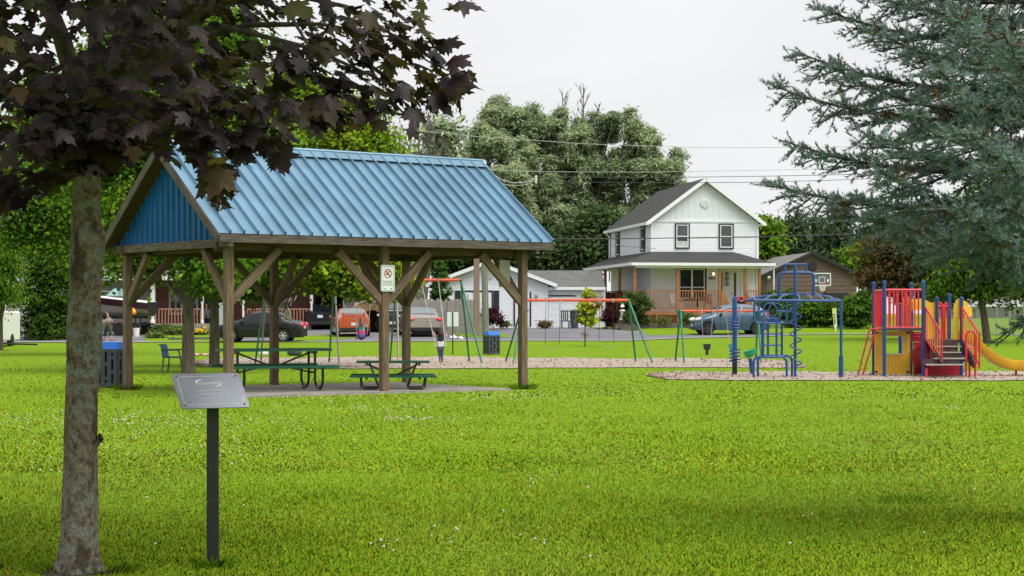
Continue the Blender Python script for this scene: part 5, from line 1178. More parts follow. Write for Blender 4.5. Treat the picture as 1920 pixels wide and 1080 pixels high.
# ---------------------------------------------------------------- cars
def car(name, label, loc, rot, m, Lc, Wc, top, belt, wheels, r, side_win, shield, rear, opt):
    t = thing(name, label, opt.get('cat', 'car'), loc, rot)
    hl = Lc / 2; tx, tz = zip(*top); bx, bz = zip(*belt); zs = opt.get('sill', .22)
    xs = list(np.linspace(-hl, hl, 34))
    for wx in wheels: xs += [wx + (r + .055) * math.cos(a) for a in np.linspace(0, PI, 13)]
    xs = sorted(set(round(x, 3) for x in xs))
    def T(x): return float(np.interp(x, tx, tz))
    def B(x): return min(float(np.interp(x, bx, bz)), T(x) - .015)
    def HW(x): return Wc / 2 * (1 - .13 * abs(x / hl) ** 5 - (.05 if abs(x) > hl - .02 else 0))
    def ZB(x):
        z = zs + .06 * max(0, (abs(x) / hl - .85) / .15)
        for wx in wheels:
            d = (r + .055) ** 2 - (x - wx) ** 2
            if d > 0: z = max(z, r + math.sqrt(d))
        return z
    def sec(x):
        h, zb, b, tp_ = HW(x), ZB(x), B(x), T(x); zb = min(zb, b - .08); d = max(tp_ - b, 0)
        if d > .12: rh = h * .95 - d * .40; P = [(h * .96, zb), (h, zb + (b - zb) * .35), (h * 1.0, b - (b - zb) * .25), (h * .965, b), (rh, tp_ - .07), (rh - .13, tp_ - .008), (0, tp_ + .015)]
        else: P = [(h * .96, zb), (h, zb + (b - zb) * .35), (h, b - (b - zb) * .25), (h * .955, b), (h * .9, b + d * .6), (h * .7, tp_), (0, tp_ + .015)]
        return P
    V = []; Fs = []; n = 13
    for x in xs:
        P = sec(x); row = [(x, y, z) for y, z in P] + [(x, -y, z) for y, z in P[-2::-1]]; V += row
    for i in range(len(xs) - 1):
        for j in range(n - 1): Fs.append((i * n + j, (i + 1) * n + j, (i + 1) * n + j + 1, i * n + j + 1))
    Fs.append(tuple(range(n))); Fs.append(tuple((len(xs) - 1) * n + j for j in range(n - 1, -1, -1)))
    mb = MB(); mb.add(V, Fs); body = mb.build('body', m, t, smooth=True, ang=38)
    def belt_pt(x, f_, s, off=.008):
        P = sec(x); (y0, z0), (y1, z1) = P[3], P[4]; nrm = Vector((0, z1 - z0, y0 - y1)).normalized()
        return Vector((x, s * (y0 + (y1 - y0) * f_ + nrm.y * off), z0 + (z1 - z0) * f_ + nrm.z * off))
    for s in (-1, 1):
        for xa, xb in side_win:
            mb = MB(); k = 10; P = []; Q = []
            for i in range(k + 1):
                x = xa + (xb - xa) * i / k
                if T(x) - B(x) < .17: continue
                P.append(belt_pt(x, .10, s)); Q.append(belt_pt(x, .90, s))
            if len(P) > 1:
                mb.add(P + Q, [(i, i + 1, len(P) + i + 1, len(P) + i) for i in range(len(P) - 1)]); mb.build('side_window', opt.get('glass', 'glass_dark'), t)
    for nm, (xa, xb), gm in (('windscreen', shield, 'glass_dark'), ('rear_window', rear, opt.get('rglass', 'glass_dark'))):
        mb = MB(); k = 6; V = []; dx = xb - xa
        for i in range(k + 1):
            x = xa + dx * i / k; P = sec(x); w = P[5][0] - .01 if T(x) - B(x) > .12 else P[5][0]
            sl_ = (T(x + .01) - T(x - .01)) / .02; nn = Vector((-sl_, 0, 1)).normalized() * .016
            for y in (-w, -w * .5, 0, w * .5, w): V.append((x + nn.x, y, T(x) + nn.z + .015 * (1 - abs(y / w))))
        mb.add(V, [(i * 5 + j, i * 5 + j + 1, (i + 1) * 5 + j + 1, (i + 1) * 5 + j) for i in range(k) for j in range(4)]); mb.build(nm, gm, t, smooth=True)
    mb = MB(); mb.box((0, 0, zs + .13), (Lc * .93, Wc - .46, .26)); 
    for wx in wheels: mb.box((wx, 0, r + .12), (r * 2.3, Wc - .47, r * 1.5))
    mb.build('underbody', 'black_trim', t)
    for wx in wheels:
        for s in (-1, 1):
            w = link('wheel', None, t, (wx, s * (Wc / 2 - .115), r)); mb = MB(); tw = .1
            mb.lathe([(r * .62, -tw), (r * .93, -tw), (r, -tw * .7), (r, tw * .7), (r * .93, tw), (r * .62, tw)], 22, cap=False); mb.v = [(x, z, y) for x, y, z in mb.v]; mb.build('tyre', 'tyre', w, smooth=True, ang=50)
            mb = MB(); ro = s * tw * .95; rm_ = opt.get('rim', 'rim')
            mb.lathe([(r * .66, -.02), (r * .66, .0), (r * .58, .0), (r * .56, -.03)], 22, cap=False); k = 6
            for i in range(k): a = 2 * PI * i / k; mb.box((r * .33 * math.cos(a), r * .33 * math.sin(a), -.012), (r * .58, r * .17, .03), Euler((0, 0, a)))
            mb.lathe([(r * .16, -.02), (r * .14, .012), (.001, .014)], 12); mb.v = [(x, ro + z * s, y) for x, y, z in mb.v]; mb.build('rim', rm_, w)
            mb = MB(); mb.lathe([(r * .62, -.06), (r * .62, -.05)], 18); mb.v = [(x, ro + z * s, y) for x, y, z in mb.v]; mb.build('brake_disc', 'black_steel', w)
    for s in (-1, 1):                     # lamps, mirrors, handles
        x = hl - .17; h_ = HW(x); z = opt.get('hz', B(x) - .10)
        mb = MB(); mb.ell((x, s * (h_ - .16), z), (.19, .20, .095), 12, 8, (0, R(12), -s * R(24))); mb.build('headlight', 'lamp_clear', t, smooth=True)
        x = -hl + .11; h_ = HW(x); z = opt.get('tz', B(x) - .14); mb = MB()
        mb.ell((x - .03, s * (h_ - .17), z), opt.get('tl', (.14, .19, .12)), 12, 8, (0, 0, s * R(20))); mb.build('tail_light', 'lamp_red', t, smooth=True)
        xm = opt.get('mx', .75); mb = MB(); mb.ell((xm, s * (HW(xm) + .06), B(xm) + .07), (.07, .11, .075), 10, 7); mb.build('wing_mirror', opt.get('mm', m), t, smooth=True)
        for xh in opt.get('doors', (-.25,)): mb = MB(); mb.box((xh, s * (HW(xh) + .008), B(xh) - .11), (.17, .03, .03)); mb.build('door_handle', m, t)
        mb = MB()                          # door seams
        for xd_ in opt.get('seams', (.78, -.32)): mb.box((xd_, s * (HW(xd_) * .998), (B(xd_) + zs) / 2 + .03), (.012, .012, B(xd_) - zs - .1))
        mb.build('door_seam', 'black_trim', t)
    mb = MB(); zpl = opt.get('pz', .72); xq = -hl - .008; mb.box((xq, 0, zpl), (.02, .31, .155)); mb.build('number_plate', opt.get('plate', 'plate'), t)
    mb = MB(); mb.box((hl + .006, 0, .48), (.02, .31, .15)); mb.build('number_plate', 'plate', t)
    mb = MB(); mb.box((hl - .035, 0, .56), (.09, Wc * .5, .13)); mb.build('grille', 'black_trim', t)
    mb = MB(); mb.box((-hl + .06, 0, .36), (.14, Wc * .84, .16)); mb.build('bumper_insert', 'black_trim', t)
    mb = MB(); mb.box((hl - .07, 0, .31), (.14, Wc * .8, .12)); mb.build('bumper_insert', 'black_trim', t)
    return t, body, T, sec
def paint(name, c, **k):
    M[name] = mat(name, c, .28, .35, var=.04, scale=3, coat=.7, **k); return name
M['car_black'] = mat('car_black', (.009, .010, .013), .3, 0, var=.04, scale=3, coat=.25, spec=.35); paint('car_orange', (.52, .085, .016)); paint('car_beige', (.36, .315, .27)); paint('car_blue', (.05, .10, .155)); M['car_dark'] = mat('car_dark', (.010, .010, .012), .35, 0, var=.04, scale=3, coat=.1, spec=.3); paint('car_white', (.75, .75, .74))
q = gat(490, 87)
sed_top = [(-2.13, .88), (-2.05, .99), (-1.55, 1.03), (-.95, 1.40), (-.3, 1.47), (.25, 1.44), (1.02, 1.02), (1.5, .93), (2.0, .77), (2.13, .62)]
sed_belt = [(-2.13, .86), (-1.5, .97), (0, .93), (1.0, .90), (1.9, .74), (2.13, .6)]
q = gat(489, 87.); car('parked_car', 'black sedan parked side on, seen through the shelter', q, R(177), 'car_black', 4.26, 1.69, sed_top, sed_belt, (-1.22, 1.28), .305, [(-1.28, -.36), (-.30, .88)], (.32, .98), (-1.5, -1.0), {'tz': .80, 'tl': (.17, .12, .16), 'rim': 'rim'})
cob_top = [(-2.28, .95), (-2.2, 1.03), (-1.75, 1.06), (-.95, 1.40), (-.25, 1.44), (.3, 1.40), (1.1, 1.0), (1.6, .92), (2.15, .78), (2.28, .6)]
q = gat(657, 93.5); t, body, T, sec = car('parked_car', 'orange coupe with rear spoiler parked facing away', q, R(100), 'car_orange', 4.56, 1.76, cob_top, sed_belt, (-1.3, 1.32), .315, [(-1.25, -.55), (-.48, .92)], (.38, 1.05), (-1.68, -.98), {'tz': .84, 'tl': (.06, .10, .10), 'rglass': 'glass_pale', 'pz': .62, 'hz': .7})
mb = MB(); mb.box((-2.08, 0, 1.17), (.24, 1.35, .03)); 
for s in (-1, 1): mb.box((-2.05, s * .52, 1.1), (.08, .07, .12))
mb.build('spoiler', 'car_orange', t)
for s in (-1, 1): mb = MB(); mb.ell((-2.265, s * .44, .86), (.03, .075, .075), 10, 8); mb.build('inner_tail_light', 'lamp_red', t, smooth=True)
mb = MB(); mb.box((-2.29, 0, .9), (.015, .12, .04)); mb.build('boot_badge', 'steel', t)
mal_top = [(-2.4, .92), (-2.32, 1.04), (-1.85, 1.08), (-1.0, 1.42), (-.25, 1.47), (.35, 1.43), (1.2, 1.03), (1.7, .95), (2.25, .8), (2.4, .62)]
q = gat(786, 93.); t, body, T, sec = car('parked_car', 'beige sedan with chrome boot strip parked before the fence', q, R(100), 'car_beige', 4.8, 1.80, mal_top, sed_belt, (-1.4, 1.42), .32, [(-1.35, -.42), (-.36, .98)], (.42, 1.14), (-1.78, -1.04), {'tz': .84, 'tl': (.12, .25, .11), 'rglass': 'glass_pale', 'pz': .60, 'plate': 'car_beige', 'hz': .7})
mb = MB(); mb.box((-2.405, 0, .77), (.02, 1.0, .03)); mb.box((-2.41, 0, .9), (.02, .16, .05)); mb.build('chrome_strip', 'steel', t)
mb = MB(); mb.tube([(-.75, 0, 1.47), (-.85, 0, 1.62)], .008, 5); mb.build('antenna', 'black_steel', t)
hat_top = [(-1.88, .95), (-1.84, 1.1), (-1.45, 1.42), (-.7, 1.52), (.0, 1.51), (.45, 1.42), (1.15, 1.04), (1.5, .93), (1.8, .72), (1.88, .55)]
hat_belt = [(-1.88, .92), (-1.3, 1.04), (0, .97), (.9, .93), (1.6, .78), (1.88, .54)]
q = gat(1367, 91.); car('parked_car', 'steel blue hatchback parked in front of the white house', q, R(187), 'car_blue', 3.80, 1.70, hat_top, hat_belt, (-1.22, 1.24), .30, [(-1.3, -.52), (-.45, .40), (.45, .85)], (.5, 1.12), (-1.82, -1.5), {'tz': .98, 'tl': (.08, .12, .17), 'rim': 'rim_dark', 'hz': .76, 'mx': .62, 'mm': 'car_black', 'glass': 'glass_dark', 'seams': (.62, -.42)})
suv_top = [(-2.2, .95), (-2.15, 1.55), (-1.9, 1.75), (0, 1.80), (.3, 1.76), (.75, 1.18), (1.9, 1.08), (2.2, .7)]
suv_belt = [(-2.2, .93), (-1.5, 1.1), (0, 1.1), (.7, 1.08), (1.9, .98), (2.2, .66)]
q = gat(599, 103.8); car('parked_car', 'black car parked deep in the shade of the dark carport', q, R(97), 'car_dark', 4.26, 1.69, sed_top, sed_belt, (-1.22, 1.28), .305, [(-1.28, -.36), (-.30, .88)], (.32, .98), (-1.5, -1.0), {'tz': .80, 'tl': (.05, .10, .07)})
q = gat(733, 99); car('parked_car', 'black off-road vehicle with white hood, half hidden by a post', q, R(-84), 'car_dark', 4.1, 1.75, [(-2.05, .95), (-2.0, 1.6), (-1.8, 1.75), (.1, 1.80), (.25, 1.74), (.6, 1.15), (1.9, 1.06), (2.05, .7)], suv_belt, (-1.25, 1.25), .37, [(-1.7, -.75), (-.65, .3)], (.28, .58), (-2.03, -1.9), {'cat': 'off-road vehicle', 'sill': .36})
o = [x for x in bpy.data.objects if x.get('label', '').startswith('black off-road')][0]
mb = MB(); mb.box((1.25, 0, 1.135), (1.25, 1.45, .05)); mb.build('hood', 'car_white', o)
# ---------------------------------------------------------------- boat on trailer
q = gat(183, 97.); t = thing('motor_boat', 'motor boat with dark purple stripe and chrome bow rail', 'boat', q + Vector((0, 0, .0)), R(-4))
Lb = 6.4; M['hull_grey'] = mat('hull_gelcoat', (.36, .34, .33), .35, var=.04); M['hull_dark'] = mat('purple_stripe', (.035, .008, .02), .3); M['hull_black'] = mat('black_stripe', (.012, .012, .014), .3)
V = []; xs = np.linspace(-3.2, 3.0, 22); prof = lambda x: 1.1 * max(.02, (1 - max(0, (-x - .2) / 3.0) ** 2.2)) ** .6
def hz_(x): return 2.17 - .20 * max(0, (x + .4)) * .55
secs = []
for x in xs:
    w = prof(x); kz = 1.02 + .55 * max(0, (-x - 1.2) / 2.0) ** 2; s_ = hz_(x)
    secs.append([(0, kz), (w * .72, kz + .22 + .1 * max(0, -x / 3)), (w * .96, s_ - .42), (w, s_ - .06), (w * .97, s_)])
def skin(a, b_, name, m, par, sides=(-1, 1)):
    mb = MB()
    for s in sides:
        for i in range(len(xs) - 1):
            for j in range(a, b_): mb.quad(*[(xs[k], s * secs[k][jj][0], secs[k][jj][1]) for k, jj in ((i, j), (i + 1, j), (i + 1, j + 1), (i, j + 1))])
    return mb.build(name, m, par, smooth=True)
hu = skin(0, 2, 'hull', 'hull_grey', t); skin(2, 3, 'stripe', 'hull_dark', hu, (-1,)); skin(2, 3, 'stripe', 'hull_dark', hu, (1,)); skin(3, 4, 'gunwale', 'white', hu)
mb = MB(); mb.prism([(3.0, s * a, z) for s, (a, z) in [(1, p) for p in secs[-1]] + [(-1, p) for p in secs[-1][::-1]]], (.04, 0, 0)); mb.build('transom', 'hull_black', hu)
mb = MB(); [mb.quad((xs[i], -secs[i][4][0], secs[i][4][1]), (xs[i + 1], -secs[i + 1][4][0], secs[i + 1][4][1]), (xs[i + 1], secs[i + 1][4][0], secs[i + 1][4][1]), (xs[i], secs[i][4][0], secs[i][4][1])) for i in range(len(xs) - 1)]; mb.build('deck', 'white', hu)
M['shield'] = mat('tinted_shield', (.35, .52, .50), .08, spec=.8)
mb = MB(); mb.prism([(.7, -.85, 2.12), (1.35, -.85, 2.10), (1.35, -.7, 2.5), (1.1, -.7, 2.5)], (0, .03, 0)); mb.prism([(.7, .85, 2.12), (1.35, .85, 2.10), (1.35, .7, 2.5), (1.1, .7, 2.5)], (0, .03, 0)); mb.quad((.7, -.85, 2.12), (.7, .85, 2.12), (1.1, .7, 2.5), (1.1, -.7, 2.5)); mb.build('windshield', 'shield', t)
mb = MB()
for s in (-1, 1):
    mb.tube([(x, s * prof(x) * .93, hz_(x) + .26) for x in np.linspace(-3.1, .4, 9)] + [(.6, s * .95, 2.12)], .018, 6)
    for x in (-2.4, -1.4, -.4): mb.tube([(x, s * prof(x) * .93, hz_(x)), (x, s * prof(x) * .93, hz_(x) + .26)], .014, 5)
mb.build('bow_rail', 'steel', t)
tr = thing('boat_trailer', 'dark boat trailer with one visible wheel under the motor boat', 'trailer', q + Vector((0, 0, 0)), R(-4)); mb = MB()
for s in (-1, 1): mb.beam((-4.2, s * .1, .55), (-2.0, s * .75, .6), .08, .1); mb.beam((-2.0, s * .75, .6), (2.9, s * .75, .6), .08, .1); mb.beam((-2, s * .5, .95), (2.6, s * .5, .98), .1, .12)
for x in (-1.8, .2, 2.2): mb.beam((x, -.8, .62), (x, .8, .62), .08, .08); mb.beam((x, -.5, .62), (x, -.5, .95), .06, .06); mb.beam((x, .5, .62), (x, .5, .95), .06, .06)
mb.build('chassis', 'black_steel', tr)
for x in (2.3, 1.45):
    for s in (-1, 1):
        mb = MB(); mb.lathe([(.2, -.1), (.33, -.1), (.36, -.06), (.36, .06), (.33, .1), (.2, .1)], 18); mb.v = [(x + a, s * .95 + c, .36 + b_) for a, b_, c in mb.v]; w = mb.build('wheel', 'tyre', tr); mb = MB(); mb.lathe([(.2, -.07), (.2, .07)], 14); mb.v = [(x + a, s * .95 + c * 1.2, .36 + b_) for a, b_, c in mb.v]; mb.build('rim', 'rim', w)
c = at(250, 585, 95.2); mb = MB(); mb.lathe([(.02, -.16), (.13, -.1), (.16, 0), (.13, .1), (.05, .16), (.03, .22)], 12); tag(mb.build('buoy', 'orange_buoy', None, loc=c, smooth=True), 'bright orange round float hanging beside the boat hull', 'buoy')
q = gat(255.5, 94.8); mb = MB(); mb.lathe([(.15, 0), (.18, .42), (.19, .42), (.19, .46), (.16, .46)], 14); tag(mb.build('bucket', 'white', None, loc=q, smooth=True, ang=30), 'white plastic bucket standing under the boat', 'bucket')
# ---------------------------------------------------------------- fabric car shelter
q = gat(692, 97); t = thing('car_tent', 'tan fabric car tent with cream arched roof by the orange car', 'tent', q, R(4)); w, hh, Lt = 1.15, 1.72, 3.6; mb = MB(); mo = MB(); n = 12
A = [(w * math.cos(a), .55 + (hh - .55) * math.sin(a)) for a in np.linspace(0, PI, n + 1)]; A = [(w, 0)] + A + [(-w, 0)]
for y0, y1, k, bb in ((0, Lt, 1.0, mo), (0, Lt, .97, mb)):
    for (xa, za), (xb, zb_) in zip(A, A[1:]): bb.quad((xa * k, y0, za * k), (xb * k, y0, zb_ * k), (xb * k, y1, zb_ * k), (xa * k, y1, za * k))
mo.build('cover', 'cream', t, smooth=True); mb.build('lining', 'tan', t, smooth=True)
mb = MB(); B2 = [(x * .55 + .15, z * .72) for x, z in A]
for (xa, za), (xb, zb_), (xc, zc_), (xd_, zd) in zip(A, A[1:], B2[1:], B2): mb.quad((xa, -.02, za), (xb, -.02, zb_), (xc, .25, zc_), (xd_, .25, zd))
mb.build('front_flap', 'tan', t); mb = MB(); mb.tube([(x, -.03, z) for x, z in A], .03, 6); mb.build('arch_frame', 'steel', t)
mb = MB(); mb.quad((-w, Lt, 0), (w, Lt, 0), (w * .7, Lt, hh), (-w * .7, Lt, hh)); mb.build('back_panel', 'tan', t)
# ---------------------------------------------------------------- people
def capsule(mb, a, b, r0, r1, n=10):
    a, b = Vector(a), Vector(b); d = (b - a); l = d.length
    if l < 1e-5: mb.ell(a, r0, n, 6); return
    d /= l; P = []; Rr = []
    for t in (-1, -.8, -.45): P.append(a + d * r0 * t); Rr.append(max(.0008, r0 * math.sqrt(max(0, 1 - t * t))))
    P.append(a); Rr.append(r0); P.append(b); Rr.append(r1)
    for t in (.45, .8, 1): P.append(b + d * r1 * t); Rr.append(max(.0008, r1 * math.sqrt(max(0, 1 - t * t))))
    mb.tube(P, Rr, n)
def remeshed(mb, name, m, par, vox, smooth_it=2):
    o = mb.build(name, m, par, smooth=True, ang=180); md = o.modifiers.new('r', 'REMESH'); md.mode = 'VOXEL'; md.voxel_size = vox; md.use_smooth_shade = True
    s = o.modifiers.new('s', 'SMOOTH'); s.iterations = smooth_it; s.factor = .5
    dg = bpy.context.evaluated_depsgraph_get(); me = bpy.data.meshes.new_from_object(o.evaluated_get(dg)); o.modifiers.clear(); old = o.data; o.data = me; me.name = name; bpy.data.meshes.remove(old)
    return o
M['skin'] = mat('skin', (.50, .27, .185), .55, var=.05, scale=5); M['hair_brown'] = mat('brown_hair', (.05, .026, .016), .5, var=.3, scale=30, stretch=(1, 1, .2)); M['hair_fair'] = mat('light_brown_hair', (.16, .085, .04), .5, var=.3, scale=30, stretch=(1, 1, .2)); M['hair_red'] = mat('auburn_hair', (.13, .04, .02), .5, var=.3, scale=30)
M['cl_black'] = mat('black_cloth', (.018, .018, .022), .85); M['cl_white'] = mat('white_cloth', (.72, .68, .72), .85); M['cl_navy'] = mat('patterned_leggings', (.03, .05, .13), .8, col2=(.09, .11, .2), scale=22); M['cl_grey'] = mat('grey_cloth', (.17, .165, .18), .85, var=.15); M['cl_mauve'] = mat('mauve_grey_cloth', (.27, .22, .21), .85, var=.1)
M['cl_teal'] = mat('pale_teal_cloth', (.17, .36, .40), .85, var=.15, scale=12); M['cl_pink'] = mat('pink_cloth', (.78, .07, .28), .8); M['cl_purple'] = mat('purple_blue_cloth', (.15, .16, .42), .8, var=.2, scale=12); M['cl_green'] = mat('dark_green_shorts', (.022, .05, .04), .85, var=.4, scale=10); M['cl_blue'] = mat('blue_sleeve', (.03, .06, .22), .85); M['cl_pale'] = mat('pale_trousers', (.50, .49, .45), .85); M['shoe'] = mat('dark_shoe', (.05, .025, .02), .7); M['shoe_w'] = mat('white_shoe', (.75, .74, .72), .6); M['eye'] = mat('eye_dark', (.02, .015, .012), .2)
def person(label, loc, rot, J, k, clothes, hair, hairlen, face=(0, 1, 0), shoes='shoe', group=None):
    t = thing('person', label, 'person', loc, rot, group); V = lambda q: Vector(J[q]); f = Vector(face).normalized(); sc = k
    b = MB(); pel, che, nek, hd = V('pelvis'), V('chest'), V('neck'), V('head'); side = (V('rsh') - V('lsh')).normalized()
    for s in (-1, 1): capsule(b, pel + side * s * .045 * sc, che + side * s * .055 * sc, .085 * sc, .088 * sc)
    capsule(b, V('lsh'), V('rsh'), .05 * sc, .05 * sc); capsule(b, che, nek, .07 * sc, .045 * sc); capsule(b, nek, hd, .045 * sc, .045 * sc)
    up = (hd - nek).normalized(); hr = .088 * sc ** .5
    b.ell(hd, (hr * .88, hr * .95, hr * 1.12), 14, 10); b.ell(hd + f * hr * .35 - up * hr * .45, (hr * .62, hr * .62, hr * .6), 10, 8)
    b.ell(hd + f * hr * .98 - up * hr * .08, (.014 * sc, .02 * sc, .022 * sc), 8, 6)                       # nose
    sd = f.cross(up).normalized()
    for s in (-1, 1): b.ell(hd + sd * s * hr * .88 - up * hr * .05, (.012 * sc, .02 * sc, .028 * sc), 8, 6)    # ears
    for q in 'lr':
        sh, el, wr = V(q + 'sh'), V(q + 'el'), V(q + 'wr'); capsule(b, sh, el, .044 * sc, .034 * sc); capsule(b, el, wr, .034 * sc, .023 * sc)
        d = (wr - el).normalized(); cu = Vector(J.get(q + 'curl', (0, 1, 0))).normalized(); pc = wr + d * .05 * sc; ax = d.cross(cu).normalized()
        capsule(b, wr, wr + d * .07 * sc, .022 * sc, .026 * sc)
        for i in range(4):                                                                                # four curled fingers
            o_ = pc + ax * (.024 - .016 * i) * sc + d * .02 * sc; L1 = (.030, .036, .034, .026)[i] * sc; p1 = o_ + d * L1 + cu * .006 * sc; p2 = p1 + (d * .35 + cu) * L1 * .7; p3 = p2 + (cu - d * .5) * L1 * .5
            capsule(b, o_, p1, .009 * sc, .0085 * sc, 6); capsule(b, p1, p2, .0085 * sc, .008 * sc, 6); capsule(b, p2, p3, .008 * sc, .007 * sc, 6)
        th = wr + d * .025 * sc + ax * .028 * sc; capsule(b, th, th + (d + ax * .6 + cu * .5) * .028 * sc, .010 * sc, .009 * sc, 6); capsule(b, th + (d + ax * .6 + cu * .5) * .028 * sc, th + (d * 1.3 + ax * .4 + cu * 1.2) * .036 * sc, .009 * sc, .007 * sc, 6)
        hp, kn, an, toe = V(q + 'hip'), V(q + 'kn'), V(q + 'an'), V(q + 'toe')
        capsule(b, hp, kn, .078 * sc, .052 * sc); capsule(b, kn, kn.lerp(an, .35), .05 * sc, .050 * sc); capsule(b, kn.lerp(an, .35), an, .05 * sc, .032 * sc)
        capsule(b, an + (an - toe) * .25 - Vector((0, 0, .015 * sc)), toe, .032 * sc, .028 * sc)
    body = remeshed(b, 'body', 'skin', t, .0065)
    e = MB()
    for s in (-1, 1): e.ell(hd + f * hr * .84 + sd * s * hr * .36 + up * hr * .05, (.011 * sc, .011 * sc, .008 * sc), 8, 6)
    e.build('eyes', 'eye', t); e = MB(); m0 = hd + f * hr * .93 - up * hr * .50; e.ell(m0, (.02 * sc, .01 * sc, .006 * sc), 8, 6); e.build('mouth', 'cl_pink' if False else 'skin', t)
    for nm, m, parts in clothes:
        c = MB()
        for p in parts:
            if p[0] == 'torso':
                a0 = pel.lerp(che, p[1]); a1 = pel.lerp(che, p[2]); g_ = p[3] if len(p) > 3 else .014
                for s in (-1, 1): capsule(c, a0 + side * s * .045 * sc, a1 + side * s * .055 * sc, .085 * sc + g_, .088 * sc + g_)
            elif p[0] == 'shoulders': capsule(c, V('lsh'), V('rsh'), .062 * sc, .062 * sc); capsule(c, che, che.lerp(nek, .6), .084 * sc, .06 * sc)
            elif p[0] == 'seg':
                A, B_ = V(p[1]), V(p[2]); a0, a1 = A.lerp(B_, p[3]), A.lerp(B_, p[4]); capsule(c, a0, a1, p[5] * sc, p[6] * sc)
        remeshed(c, nm, m, t, .009, 3)
    c = MB()                                                                                              # shoes
    for q in 'lr':
        an, toe = V(q + 'an'), V(q + 'toe'); capsule(c, an + (an - toe) * .28 - Vector((0, 0, .018 * sc)), toe, .038 * sc, .033 * sc)
    remeshed(c, 'shoes', shoes, t, .009, 2)
    c = MB(); bk = -f; c.ell(hd + up * hr * .22 + bk * hr * .16, (hr * 1.0, hr * 1.0, hr * 1.06), 14, 10)
    if hairlen > 0:
        for i in range(9):
            a = (i - 4) / 4; st = hd + bk * hr * (.9 - .4 * a * a) + sd * a * hr * .75; en = st - up * hairlen * (1 - .12 * a * a) + bk * .015; capsule(c, st, st.lerp(en, .6), .036 * sc, .034 * sc, 8); capsule(c, st.lerp(en, .6), en, .034 * sc, .012 * sc, 8)
    remeshed(c, 'hair', hair, t, .009, 2)
    return t
# girl standing and leaning on a swing, seen from behind
q = gpt(826, 680.5); s = q.y / F; K = .70
def rel(u, v, dy=0., q=None): p = at(u, v, q.y + dy); return p - q
g = lambda u, v, dy=0.: rel(u, v, dy, q)
J = dict(pelvis=g(826, 647), chest=g(826, 631), neck=g(826, 624.5), head=g(826.5, 618, .02), lsh=g(821.3, 628.5), rsh=g(831, 628), lel=g(816, 630.5, .08), lwr=g(814, 625, .16), rel=g(838, 630, .08), rwr=g(837.5, 623.5, .14),
         lhip=g(823.5, 650), rhip=g(828.8, 650), lkn=g(823.6, 664, .03), rkn=g(828.5, 664.5, .05), lan=g(825, 678.2, 0), ran=g(829.2, 677.8, .05), ltoe=g(824, 680.4, -.0) + Vector((-.02, .09, 0)), rtoe=g(829, 680, .1), lcurl=(1, 0, 0), rcurl=(-1, 0, 0))
person('girl in black and white top and navy leggings hanging on a swing', q, 0, J, K, [('white_top', 'cl_white', [('torso', -.15, .35, .016)]), ('black_vest', 'cl_black', [('torso', .5, 1.0, .018), ('shoulders',)]), ('leggings', 'cl_navy', [('torso', -.5, -.15, .012), ('seg', 'lhip', 'lkn', 0, 1, .086, .06), ('seg', 'lkn', 'lan', 0, .85, .060, .042), ('seg', 'rhip', 'rkn', 0, 1, .086, .06), ('seg', 'rkn', 'ran', 0, .85, .06, .042)])], 'hair_brown', .17)
# little girl sitting on a swing
q = gat(678, 57.7); q.z = at(678, 638, 57.7).z - .12; g = lambda u, v, dy=0.: rel(u, v, dy, q); K = .66
J = dict(pelvis=g(678, 625), chest=g(678, 611), neck=g(678.5, 605.5), head=g(678.5, 600.5, .03), lsh=g(673.5, 609.5), rsh=g(683.5, 609.5), lel=g(668.5, 614, -.02), lwr=g(667.5, 607.5, .06), rel=g(688, 613.5, -.02), rwr=g(687.5, 606, .06),
         lhip=g(675, 626.5, .04), rhip=g(681, 626.5, .04), lkn=g(670.5, 627.5, .24), rkn=g(682, 628, .26), lan=g(667, 637, .22), ran=g(680.5, 635, .34), ltoe=g(666.5, 639, .32), rtoe=g(682, 636.5, .43), lcurl=(1, 0, 0), rcurl=(-1, 0, 0))
person('little girl with long hair and pink skirt sitting on a swing', q, 0, J, K, [('top', 'cl_teal', [('torso', .25, .9, .014), ('shoulders',)]), ('skirt', 'cl_pink', [('torso', -.15, .2, .024)]), ('skirt_hem', 'cl_purple', [('torso', -.5, -.25, .03), ('seg', 'lhip', 'lkn', 0, .6, .1, .09), ('seg', 'rhip', 'rkn', 0, .6, .1, .09)])], 'hair_fair', .21, shoes='shoe_w')
# child leaning back high on the left swing
q = gat(536, 56.6); q.z = at(536, 597, 56.6).z - .05; g = lambda u, v, dy=0.: rel(u, v, dy, q); K = .62
J = dict(pelvis=g(537, 580), chest=g(533, 569), neck=g(534, 564), head=g(536, 558.5, -.02), lsh=g(530, 568, .12), rsh=g(537, 567, -.12), lel=g(537, 571, .16), lwr=g(541, 566, .1), rel=g(545, 573, -.14), rwr=g(546.5, 564, -.08),
         lhip=g(536, 582, .06), rhip=g(539, 582, -.06), lkn=g(540, 589, .12), rkn=g(543, 588, -.05), lan=g(534, 597, .14), ran=g(541, 599, -.02), ltoe=g(537, 599, .14), rtoe=g(545, 600, -.02), lcurl=(1, 0, .3), rcurl=(1, 0, .3))
person('child in grey shirt and pale trousers leaning back on a high swing', q, 0, J, K, [('shirt', 'cl_grey', [('torso', .0, 1, .018), ('shoulders',)]), ('sleeve', 'cl_blue', [('seg', 'lsh', 'lel', 0, .9, .056, .05), ('seg', 'rsh', 'rel', 0, .7, .056, .05)]), ('trousers', 'cl_pale', [('torso', -.4, -.05, .016), ('seg', 'lhip', 'lkn', 0, 1, .09, .075), ('seg', 'lkn', 'lan', 0, .9, .075, .07), ('seg', 'rhip', 'rkn', 0, 1, .09, .075), ('seg', 'rkn', 'ran', 0, .9, .075, .07)])], 'hair_red', 0, face=(1, -.2, 0))
